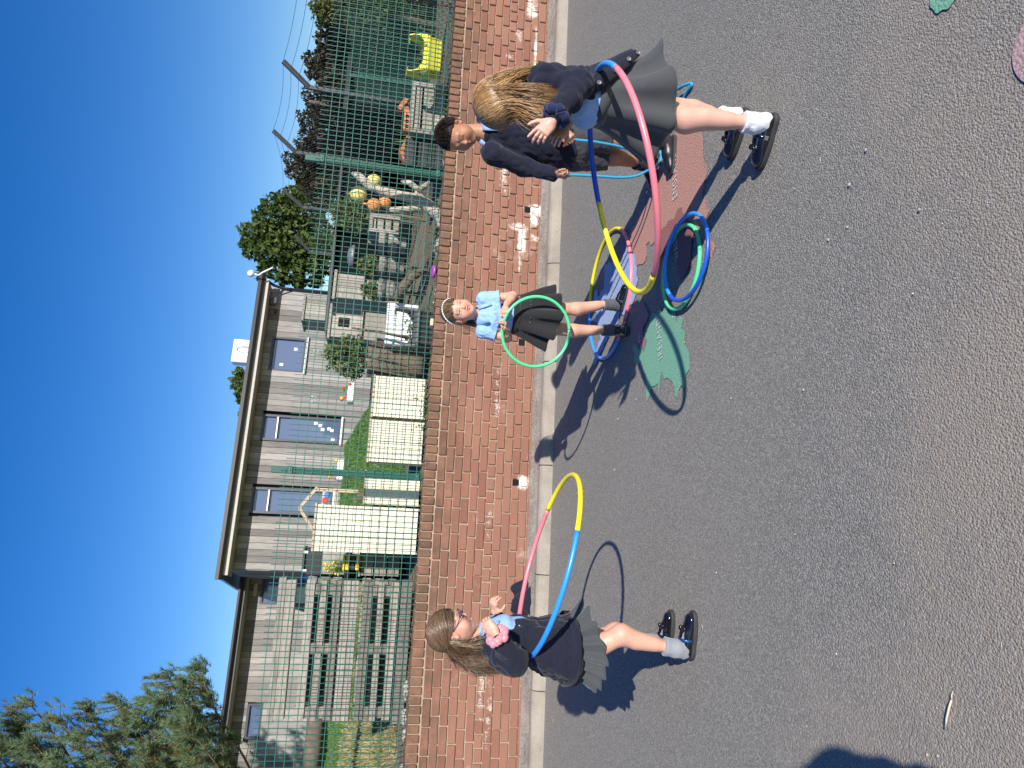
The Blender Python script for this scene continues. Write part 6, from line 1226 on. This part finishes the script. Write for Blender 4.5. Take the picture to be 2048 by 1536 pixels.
    for i in range(240):
        p0 = hC+sc*(hF@(scalp((0, -1, -.15), 1.12)+rng.normal(size=3)*.010)); e = hC+sc*(hF@vec(rng.normal()*.03-.01, -.13+rng.normal()*.012, -.17+rng.normal()*.025)); paths.append(bez(p0, p0+hF@vec(0, -.035, .0), e+hF@vec(0, -.01, .06), e, np.linspace(0, 1, 10)))
    strands(None, 'hair_strands', M['hair_dblond'], paths, .0019, 3, 5)
    mb = MB(); pts = [hC+sc*(hF@(SC_C+SC_R*1.155*vec(math.cos(q), .50*math.sin(q)-.10, .86*math.sin(q)-.02))) for q in np.linspace(-.30, math.pi+.30, 40)]; mb.tube(pts, .0062, 8); hbnd = mb.build('headband', M['bandwhite'], None)
    for p in pts[::2]: mb = MB(); mb.blob(p+unit(p-hC)*.004, (.0044, .0044, .0044), 1, 6, 5, 0); mb.build('bead', M['bandwhite'], hbnd)
    P.done()

# ================================================================== boy with the skipping rope (right, behind)
def boy():
    f = unit(vec(-.62, -.78, 0)); r = np.cross(f, vec(0, 0, 1)); sk = SK_B
    hC = at(911, 271, 3.96); hF = frame(vec(-.66, -.66, -.40), (-.12, -.1, 1)); sc = 1.02
    nb = at(963, 263, 4.0); shR = at(984, 306, 3.93); shL = at(978, 236, 4.0); elR = at(1052, 336, 3.97); wrR = at(1112, 349, 3.88); elL = at(1060, 226, 3.94); wrL = at(1128, 262, 3.74)
    hip = at(1140, 292, 3.97); kR = at(1228, 314, 3.98); aR = at(1290, 321, 4.05); kL = at(1238, 278, 3.86); aL = at(1322, 284, 3.84); hR = gp(1312, 318); hL = gp(1351, 273); aR = ank_of(hR, gp(1313, 372)-hR, .11); aL = ank_of(hL, gp(1347, 341)-hL, .11)
    lo, hi = bb(hip, kR, aR, kL, aL, nb, shR, shL, elR, elL, wrR, wrL)
    segs = leg(hip+r*.06, kR, aR, 1., f)+leg(hip-r*.06, kL, aL, 1., f)+[(hC+hF@vec(0, -.035, -.09), nb-vec(0, 0, .05), .038, .050, .02), (nb-vec(0, 0, .06), hip, .06, .07, .03)]+arm(shR, elR, wrR, 1.)+arm(shL, elL, wrL, 1.)
    o = person('boy in a navy jumper and grey shorts holding a skipping rope', [head(hC, hF, sc, sk, squint=.8, brow=(.03, .02, .015)), limbs(segs, lo, hi, sk), hand(wrR, at(1130, 353, 3.84)-wrR, vec(-.9, -.3, 0), 'R', .92, sk, (1.1, 1.1, 1.1, 1.1), .02, (.3, .6)), hand(wrL, at(1143, 277, 3.72)-wrL, vec(.35, -.55, .6), 'L', .92, sk, (1.05, 1.1, 1.1, 1.1), .02, (.4, .6))], hip)
    P = Par(o); eyes(None, hC, hF, sc, (0, -.4))
    def jump(s):
        c = [nb-vec(0, 0, .030), nb-vec(0, 0, .095), nb*.5+hip*.5, hip+vec(0, 0, .06), hip-vec(0, 0, .01)]; w = [(.070, .060), (.128, .088), (.132, .105), (.132, .108), (.128, .106)]
        for i in range(4): s.seg(c[i], c[i+1], w[i][0], w[i][1], w[i+1][0], w[i+1][1], r, .03)
        for a, b, c_ in ((shR, elR, wrR), (shL, elL, wrL)): s.ell(a, (.060, .060, .058), k=.03); s.cap(a, b, .056, .048, .02); s.cap(b, b+(c_-b)*.86, .047, .037, .02); s.cap(b+(c_-b)*.86, b+(c_-b)*.93, .036, .033, .006)
    cloth(jump, *bb(nb, hip, elR, elL, wrR, wrL, shR, shL, m=.15), .0062, M['navy'], 'jumper', None, .009, 34, 5); collar(nb-vec(0, 0, .004), frame(vec(-.62, -.70, 0), (-.14, -.18, 1)), .054, M['polo'], w=.060, drop=.048)
    def shorts(s):
        s.seg(hip+vec(0, 0, .03), hip-vec(0, 0, .06), .122, .102, .128, .108, r, .03)
        for h_, k in ((hip+r*.062, kR), (hip-r*.062, kL)): e = h_+(k-h_)*.86; s.cap(h_-vec(0, 0, .02), e, .080, .078, .02); s.add(lambda Q, e=e, d=unit(k-h_): np.maximum(-((Q-e)@d), np.linalg.norm(Q-e, axis=-1)-.12), e-.13, e+.13, .003, 's')
    cloth(shorts, *bb(hip, kR, kL, m=.15), .0065, M['shorts'], 'shorts', None, .007, 40, 6)
    shoe(None, hR, gp(1313, 372)-hR, .212, 'boy', M['sock_dark'], (vec(*(hR+unit(gp(1313, 372)-hR)*.045)[:2], .09), aR+(kR-aR)*.16), 5); shoe(None, hL, gp(1347, 341)-hL, .215, 'boy', M['sock_dark'], (vec(*(hL+unit(gp(1347, 341)-hL)*.045)[:2], .09), aL+(kL-aL)*.10), 6)
    hair_cap(None, 'hair', M['hair_black'], hC, hF, sc, .003, .058, -.045, .026, .15); rng = np.random.default_rng(6); paths = []
    for i in range(3400):
        d = unit(vec(rng.normal(), rng.uniform(-1, .85), rng.normal()*.8+.45))
        if d[2] < -.45 or (d[1] > .30 and d[2] < .52): continue
        fl = unit(vec(d[0]*.3-.2, .8*max(0, d[2])-.15, -.75*(1-max(0, d[2])))); p0 = scalp(d, 1.0); L = rng.uniform(.018, .034)*(.6+.6*max(0, d[2])); p1 = p0+(d*.32+fl*.9)*L*.5; p2 = p0+(d*.16+fl)*L; q = [hC+sc*(hF@x) for x in (p0, p1, p2)]; paths.append(np.array(q))
    strands(None, 'hair_strands', M['hair_black'], paths, .0013, 3, 7); P.done()
    return wrR, wrL, hR, hL
# ================================================================== girl bending forward (right, nearest)
def girl_near():
    f = unit(vec(-.90, .42, 0)); r = np.cross(f, vec(0, 0, 1)); sk = SK_F*vec(1.02, 1.04, 1.1); Y = 2.87        # r points away from the viewer
    hC = at(1006, 207, Y-.01); hF = frame(vec(-.66, .26, -.70), (-.62, .25, .74)); sc = 1.0
    nb = at(1066, 172, Y); shL = at(1094, 162, Y-.11); shR = at(1090, 192, Y+.11); elL = at(1160, 166, Y-.17); wrL = at(1104, 243, Y-.22); elR = at(1160, 205, Y+.16); wrR = at(1128, 256, Y+.02)
    wst = at(1190, 200, Y); hip = at(1235, 192, Y); kL = at(1372, 240, 2.80); aL = at(1503, 246, 2.745); kR = at(1362, 222, 3.00); aR = at(1458, 244, 3.02); hL = gp(1556, 229); hR = gp(1497, 219); aL = ank_of(hL, gp(1524, 331)-hL, .11); aR = ank_of(hR, gp(1466, 313)-hR, .11)
    lo, hi = bb(hip, kR, aR, kL, aL, nb, shR, shL, elR, elL, wrR, wrL)
    segs = leg(hip-r*.05-vec(0, 0, .06), kL, aL, 1.06, f)+leg(hip+r*.05-vec(0, 0, .06), kR, aR, 1.06, f)+[(hC+hF@vec(0, -.035, -.09), nb-vec(0, 0, .03), .026, .040, .02), (nb-vec(0, 0, .06), hip, .06, .08, .03)]+arm(shR, elR, wrR, 1.)+arm(shL, elL, wrL, 1.)
    o = person('girl with long golden hair over her face bending forward at the right', [head(hC, hF, sc, sk, neck=.09), limbs(segs, lo, hi, sk), hand(wrL, at(1072, 276, Y-.235)-wrL, vec(.15, -1, .15), 'L', 1.0, sk, (.18, .5, .6, .6), .15, (.7, .15)), hand(wrR, at(1112, 272, Y-.02)-wrR, vec(-.3, -.8, .4), 'R', 1.0, sk, (.8, .8, .8, .8), .08, (.4, .4))], hip)
    P = Par(o); eyes(None, hC, hF, sc); up = unit(nb-wst)
    def card(s):
        c = [nb-up*.012, nb-up*.08, nb*.42+wst*.58, wst+up*.045-f*.02]; w = [(.066, .056), (.132, .090), (.130, .096), (.128, .098)]
        for i in range(3): s.seg(c[i], c[i+1], w[i][0], w[i][1], w[i+1][0], w[i+1][1], r, .03)
        for a, b, c_ in ((shR, elR, wrR), (shL, elL, wrL)): s.ell(a, (.064, .064, .062), k=.03); s.cap(a, b, .060, .052, .025); s.cap(b, b+(c_-b)*.5, .052, .047, .02); s.cap(b+(c_-b)*.5, b+(c_-b)*.86, .046, .037, .012)
        s.add(lambda Q: np.maximum(((Q-wst)@up)-.10, -((Q-wst)@f)-.00), lo, hi, .01, 's')
    cd = cloth(card, *bb(nb, wst, elR, elL, wrR, wrL, shR, shL, m=.15), .0062, M['navy'], 'cardigan', None, .014, 36, 8)
    # flying front edge of the cardigan with its buttons
    A = [at(1163, 176, Y-.135), at(1190, 158, Y-.15), at(1215, 137, Y-.135), at(1243, 118, Y-.11), at(1274, 102, Y-.08)]; B = [at(1186, 190, Y-.125), at(1210, 172, Y-.14), at(1236, 150, Y-.125), at(1262, 128, Y-.10), at(1282, 108, Y-.075)]; N = 24
    def cat_(L, u): k = min(len(L)-2, int(u*(len(L)-1))); w = u*(len(L)-1)-k; p0, p1, p2, p3 = L[max(0, k-1)], L[k], L[k+1], L[min(len(L)-1, k+2)]; return .5*((2*p1)+(-p0+p2)*w+(2*p0-5*p1+4*p2-p3)*w*w+(-p0+3*p1-3*p2+p3)*w**3)
    mb = MB(); rings = []
    for i in range(N+1):
        u = i/N; a, b = cat_(A, u), cat_(B, u); tp = 1 if u < .93 else max(.25, 1-(u-.93)*9); c0 = (a+b)/2; a, b = c0+(a-c0)*tp*1.08, c0+(b-c0)*tp*1.08; n = vec(0, -.004, 0); rings.append([tuple(p) for p in (a+n, a*.75+b*.25+n*1.6, (a+b)/2+n*2.4, a*.3+b*.7+n*1.4, b+n, b-n, (a+b)/2-n, a-n)])
    mb.loft(rings); pn = mb.build('button_band', M['navy'], cd); fix_normals(pn.data)
    BK = [at(1160, 140, Y-.05), at(1190, 128, Y-.06), at(1218, 118, Y-.05), at(1243, 106, Y-.05), at(1262, 98, Y-.06)]; mb = MB(); rings = []
    for i in range(N+1):
        u = i/N; a, b = cat_(BK, u), cat_(A, u); n = vec(0, -.004, 0); w = .012*math.sin(u*7); rings.append([tuple(p) for p in (a+n, a*.66+b*.34+n*2+vec(0, w, 0), a*.33+b*.67+n*2, b+n, b-n, (a+b)/2-n, a-n)])
    mb.loft(rings); p2 = mb.build('loose_front', M['navy'], cd); fix_normals(p2.data)
    for u in (.22, .52, .78, .95):
        p = (cat_(A, u)+cat_(B, u))/2+vec(0, -.012, 0); d = vec(0, -1, 0); a = frame(d); mb = MB(); mb.loft([[tuple(p+a@vec(rr*math.cos(q), yy, rr*math.sin(q))) for q in np.linspace(0, 6.283, 17)[:-1]] for rr, yy in ((.0085, -.002), (.0085, .003), (.0065, .0035), (.006, .002), (.001, .002))], cap=False); bt = mb.build('button', M['galv'], cd); fix_normals(bt.data)
    def polo(s):
        s.seg(nb-up*.02+f*.01, nb-up*.10+f*.008, .058, .05, .118, .080, r, .03); s.seg(nb-up*.10+f*.008, wst+up*.02+f*.016, .118, .080, .116, .098, r, .03); s.seg(wst+up*.05+f*.016, wst-vec(0, 0, .012)+f*.006, .118, .098, .114, .096, r, .02); s.plane(wst-vec(0, 0, .012), (0, 0, -1), .01)
    cloth(polo, *bb(nb, wst, m=.16), .007, M['polo'], 'polo_shirt', None, .006, 36, 9)
    def sw(t, u):                       # t=0 away from the viewer, pi/2 forward, pi near, -pi/2 back
        fw = max(0, math.sin(t)); bk = max(0, -math.sin(t)); nr = max(0, -math.cos(t)); return f*(.055*fw**3*u*u)-f*(.085*bk**2*u*u)+vec(0, 0, .075*bk**2*u*u*u+.035*fw**3*u*u)-r*(.02*nr*u)
    hc = vec(hip[0]-.03, hip[1]+.005, at(1360, 215, Y-.14)[2]+.015)
    skirt(None, 'skirt', M['midgrey'], wst-vec(0, 0, .005), .118, .102, hc, .150, .165, r, f, 7, .020, swing=sw, sharp=0, seed=5)
    shoe(None, hL, gp(1524, 331)-hL, .222, 'mary', M['sock_white'], (vec(*(hL+unit(gp(1524, 331)-hL)*.048)[:2], .09), aL+(kL-aL)*.10), 7, buckle=True, bow=True); shoe(None, hR, gp(1466, 313)-hR, .222, 'mary', M['sock_white'], (vec(*(hR+unit(gp(1466, 313)-hR)*.048)[:2], .09), aR+(kR-aR)*.08), 8, bow=True)
    scrunchie(None, wrL+(elL-wrL)*.14, wrL-elL, .037, M['velvet'], 4, .022)
    # hair parted on top and falling forward past the face, some of it down the back
    hair_cap(None, 'hair', M['hair_gold'], hC, hF, sc, .006, .075, -.075, .012, .3); rng = np.random.default_rng(8); paths = []
    def comb(dirr, ex, k, n=8): return [hC+sc*(hF@scalp(slerp(dirr, ex, u), 1.05+(k-1.05)*u)) for u in np.linspace(0, 1, n)]
    for i in range(6200):
        near = rng.random() < .72; sd = -1 if near else 1                                  # -x is her left, towards the viewer
        dirr = unit(vec(sd*abs(rng.normal())*.45+sd*.02, rng.uniform(-.75, .8), rng.uniform(.25, 1))); tq = float(np.clip((dirr[1]+.75)/1.55, 0, 1)); ex = unit(vec(sd*.85, -.55+1.35*tq+rng.normal()*.07, -.35+.25*tq+rng.normal()*.06)); k = 1.10+.12*rng.random(); st = comb(dirr, ex, k); e0 = st[-1]
        lock = int(np.clip(tq*11+rng.normal()*.5, 0, 11)); lr = np.random.default_rng(int(lock)+90+(0 if near else 40)); q = float(np.clip((ex[1]+.55)/1.5+rng.normal()*.05, 0, 1)); xe = 1086+42*(1-abs(q-.45))+lr.uniform(-16, 10); ye = 180+q*98+lr.uniform(-4, 4); end = at(xe, ye, Y+(-.16 if near else .10)+lr.uniform(-.03, .03)+.05*q)+rng.normal(size=3)*vec(.009, .010, .02); tg = unit(st[-1]-st[-2])
        pts = bez(e0, e0+tg*.045+vec(0, -.012 if near else .012, -.01), end+vec(.0, 0, .11), end, np.linspace(0, 1, 12)[1:]); paths.append(np.concatenate([st, pts]))
    for i in range(1000):                # down the back
        dirr = unit(vec(rng.normal()*.5, -abs(rng.normal())*.6, rng.uniform(.1, 1))); ex = unit(vec(rng.normal()*.6-.25, -1, rng.uniform(-.75, -.1))); st = comb(dirr, ex, 1.1+.08*rng.random()); lr = np.random.default_rng(int(rng.integers(0, 9))+300); end = at(1112+lr.uniform(-45, 25), 143+lr.uniform(-8, 14), Y+lr.uniform(-.12, .10))+rng.normal(size=3)*.012; tg = unit(st[-1]-st[-2]); paths.append(np.concatenate([st, bez(st[-1], st[-1]+tg*.05, end+vec(-.01, 0, .07), end, np.linspace(0, 1, 11)[1:])]))
    strands(None, 'hair_strands', M['hair_gold'], paths, .00105, 3, 9); P.done()
girl_left(); girl_mid(); BW = boy(); girl_near()
# ================================================================== skipping ropes, dropped jumper, bits on the ground
M['rope'] = simple('blue_rope', (.03, .32, .55), .6, .15, 200, .5)
def smooth_path(P, n=10):
    P = [np.array(p, float) for p in P]; out = []
    for k in range(len(P)-1):
        p0, p1, p2, p3 = P[max(0, k-1)], P[k], P[k+1], P[min(len(P)-1, k+2)]
        for w in np.linspace(0, 1, n, endpoint=False): out.append(.5*((2*p1)+(-p0+p2)*w+(2*p0-5*p1+4*p2-p3)*w*w+(-p0+3*p1-3*p2+p3)*w**3))
    return out+[P[-1]]
rope = empty('skipping_rope', gp(1318, 345), 'blue skipping rope hanging in a loop from the boy\'s hands', 'skipping rope'); inv = Matrix.Translation(rope.location).inverted()
pts = [at(1122, 268, 3.74), at(1150, 279, 3.735), at(1185, 283, 3.74), at(1225, 290, 3.76), at(1260, 298, 3.80), at(1280, 293, 3.86), at(1300, 292, 3.93), gp(1318, 300, .012), gp(1322, 318, .010), gp(1312, 335, .03), at(1294, 342, 3.93), at(1272, 352, 3.90), at(1240, 355, 3.88), at(1190, 352, 3.86), at(1150, 350, 3.85), at(1122, 350, 3.85)]
mb = MB(); mb.tube(smooth_path(pts), .0075, 8); o = mb.build('cord', M['rope'], rope); o.matrix_parent_inverse = inv
for a, b2 in (((1118, 264, 3.745), (1146, 279, 3.733)), ((1116, 349, 3.855), (1140, 351, 3.845))):
    mb = MB(); p, q = at(*a), at(*b2); mb.tube([p, p*.7+q*.3, q], [.010, .011, .0095], 10); o = mb.build('handle', M['rope'], rope); o.matrix_parent_inverse = inv
pts = [gp(1352, 235, .01), gp(1362, 212, .012), at(1352, 196, 3.62)+vec(0, 0, -.0), gp(1349, 182, .05), gp(1347, 176, .05), gp(1352, 174, .03), gp(1364, 178, .02), gp(1380, 168, .012), gp(1383, 172, .010), gp(1374, 186, .010), gp(1366, 200, .010), gp(1360, 225, .010)]
pts = [gp(1345, 222, .01), gp(1352, 190, .012), gp(1346, 180, .045), gp(1350, 173, .05), gp(1356, 178, .03), gp(1366, 172, .03), gp(1381, 167, .014), gp(1383, 172, .010), gp(1374, 184, .010), gp(1366, 200, .010), gp(1362, 225, .010)]
mb = MB(); mb.tube(smooth_path(pts), .0085, 8); mb.build('skipping_rope', M['rope'], label='end of a blue rope lying on the ground behind the nearest girl', cat='skipping rope')
# dropped jumper lying over the kerb and strip
def heap(c, rx, ry, h, m, yaw, seed):
    rng = np.random.default_rng(seed); n, k = 40, 22; V = []; Fq = []; ph = rng.uniform(0, 6.28, 8)
    for i in range(k+1):
        for j in range(n):
            q = 2*math.pi*j/n; u = i/k; R = 1+.22*math.sin(3*q+ph[0])+.16*math.sin(5*q+ph[1])+.10*math.sin(9*q+ph[2]); x, y = rx*u*R*math.cos(q), ry*u*R*math.sin(q)
            z = h*(1-u**2.2)*(.75+.35*math.sin(x*34+ph[3]+2*math.sin(y*25))+.25*math.sin(y*42+ph[4]+x*18))+.014*abs(math.sin(4*q+8*u+ph[5])); V.append((x, y, max(.004, z)))
    for i in range(k):
        for j in range(n): j2 = (j+1) % n; Fq.append((i*n+j, (i+1)*n+j, (i+1)*n+j2, i*n+j2))
    o = link('jumper', np_mesh('jumper', V, Fq), m, None, c); o.rotation_euler = (0, 0, yaw); return o
c = gp(1056, 1194, .11); jp = heap((c[0]-.01, c[1]-.005, .106), .165, .10, .15, M['navy'], WYAW+.25, 3); tag(jp, 'crumpled navy jumper dropped on the strip at the foot of the wall', 'jumper')
mb = MB(); p = gp(1053, 1216, .12); mb.box((0, 0, 0), (.03, .02, .004), ch=.001); mb.build('care_label', M['white'], jp, (Vector((p[0], p[1], .13))-jp.location)@Matrix.Rotation(-jp.rotation_euler.z, 3, 'Z').transposed())
# straw and grit on the tarmac
M['strawm'] = simple('bleached_straw', (.62, .56, .40), .7, .1, 60, .1)
a, b2 = gp(1890, 1459, .006), gp(1903, 1400, .008); st = empty('straw_stem', a, 'pale frayed straw stem lying on the near tarmac', 'straw'); mb = MB(); d = b2-a; mb.tube([vec(0, 0, 0), d*.3+vec(.004, 0, .002), d*.7+vec(.003, 0, .002), d], [.0012, .0028, .003, .0022], 6); mb.build('stem', M['strawm'], st)
for k in range(5): mb = MB(); mb.tube([d, d+unit(d)*.016+vec(.005*(k-2), .002*math.sin(k), .002)], [.0014, .0004], 4); mb.build('frayed_end', M['strawm'], st)
rg = random.Random(12)
PEB = ['pale pebble on open tarmac right below the mint green shape', 'pale pebble just left of the middle shadow near the kerb', 'pale pebble below the tip of the left hoop near the kerb', 'larger pale pebble beside the photographer shadow', 'smaller pale pebble close to the photographer shadow', 'pale pebble left of the hoop shadow on the tarmac', 'pale pebble below the hoop shadow on the mint green shape', 'pale pebble on the near tarmac below the nearest girl', 'pale pebble on the near tarmac right below the nearest girl', 'pale pebble lowest on the near tarmac towards the right', 'pale pebble on the tarmac below the two small hoops']
for i, (x, y) in enumerate(((1608, 780), (1237, 838), (1230, 940), (1855, 1510), (1876, 1512), (1273, 799), (1463, 797), (1700, 370), (1733, 300), (1840, 420), (1658, 480))):
    p = gp(x, y); r = rg.uniform(.004, .008); mb = MB(); mb.blob((0, 0, 0), (r, r*.8, r*.6), i, 8, 5, .15); o = mb.build('pebble', M['stone'], None, (p[0], p[1], r*.5)); tag(o, PEB[i], 'pebble', 'pebbles scattered on the tarmac')
V = []; Fq = []; rng = np.random.default_rng(3)          # loose straw, grit and leaf crumbs
for i in range(170):
    x, y = rng.uniform(-3.2, 4.2), 1.4+rng.random()*5.0; a = rng.uniform(0, 6.28); L, w = (rng.uniform(.004, .014), rng.uniform(.0004, .0008)) if rng.random() < .4 else (rng.uniform(.0012, .003), rng.uniform(.001, .0025)); d = vec(math.cos(a), math.sin(a), 0)*L; s_ = vec(-math.sin(a), math.cos(a), 0)*w; c = vec(x, y, .004); h = vec(0, 0, w*1.5); k = len(V)
    if (vec(x, y, 0)-KERB0)@WN > -.03: continue
    V += [c-d-s_, c+d-s_, c+d+s_, c-d+s_, c-d*.8+h, c+d*.8+h]; Fq += [[k, k+1, k+5, k+4], [k+1, k+2, k+5], [k+2, k+3, k+4, k+5], [k+3, k, k+4]]
o = link('litter_crumbs', np_mesh('litter_crumbs', V, Fq, False), M['strawm']); tag(o, 'scattered straw bits and grit on the tarmac', 'grit', kind='stuff')
# the photographer, standing just behind the phone: only the shadow reaches the picture
def photographer():
    f = vec(0, 1, 0); r = vec(1, 0, 0); sk = SK_F; base = vec(PX, PY, 0); hC = base+vec(0, .02, 1.71); hF = frame((0, 1, -.1)); nb = base+vec(0, -.02, 1.55); hip = base+vec(0, -.03, .96)
    shR, shL = nb+vec(.18, 0, -.05), nb+vec(-.18, 0, -.05); elR, elL = base+vec(.31, .0, 1.32), base+vec(-.28, .08, 1.26); wrR, wrL = base+vec(.22, .12, 1.10), base+vec(-.16, .24, 1.48); kR, kL = base+vec(.09, .02, .52), base+vec(-.09, .02, .52); aR, aL = base+vec(.10, -.02, .09), base+vec(-.10, -.02, .09)
    lo, hi = bb(hip, kR, aR, aL, nb, shR, shL, elR, elL, wrR, wrL)
    o = person('adult in dark clothes standing behind the camera, only the shadow in view', [head(hC, hF, 1.08, sk), limbs(leg(hip+r*.09, kR, aR, 1.3, f)+leg(hip-r*.09, kL, aL, 1.3, f)+arm(shR, elR, wrR, 1.2)+arm(shL, elL, wrL, 1.2)+[(nb, hip, .08, .1, .03), (hC-vec(0, .03, .09), nb, .05, .06, .02)], lo, hi, sk, .008), hand(wrR, (0, .1, -1), (1, 0, 0), 'R', 1.15, sk), hand(wrL, (.5, .4, .6), (-.6, .6, -.2), 'L', 1.15, sk)], base)
    o['group'] = 'adults'; P = Par(o); eyes(None, hC, hF, 1.08)
    def top(s):
        s.seg(nb-vec(0, 0, .02), nb-vec(0, 0, .14), .10, .08, .19, .12, r, .04); s.seg(nb-vec(0, 0, .14), hip, .19, .12, .18, .14, r, .04)
        for a, b, c_ in ((shR, elR, wrR), (shL, elL, wrL)): s.cap(a, b, .07, .06, .03); s.cap(b, b+(c_-b)*.9, .058, .042, .02)
    cloth(top, *bb(nb, hip, elR, elL, wrR, wrL, m=.2), .011, M['navy'], 'jumper', None, .01, 25, 3)
    def tr(s):
        s.seg(hip+vec(0, 0, .05), hip-vec(0, 0, .08), .17, .13, .18, .14, r, .04)
        for h_, k, a in ((hip+r*.09, kR, aR), (hip-r*.09, kL, aL)): s.cap(h_, k, .095, .075, .03); s.cap(k, a, .075, .06, .03)
    cloth(tr, *bb(hip, aR, aL, m=.2), .012, M['shorts'], 'trousers', None, .008, 25, 4)
    shoe(None, (base[0]+.10, base[1]-.06, 0), (.1, 1), .26, 'boy', None, None); shoe(None, (base[0]-.10, base[1]-.06, 0), (-.1, 1), .26, 'boy', None, None); hair_cap(None, 'hair', M['hair_brown'], hC, hF, 1.08, .015, .06, -.08, .02); P.done()
    ph = empty('smartphone', (base[0]-.06, base[1]+.30, 1.53), 'black phone held up by the adult behind the camera', 'phone'); part_box('case', ph, 0, 0, 0, .075, .009, .16, M['pot'], .003); part_box('screen', ph, 0, -.006, 0, .068, .002, .148, M['glass'], .0005)
PX, PY = -.15, -.20
photographer()
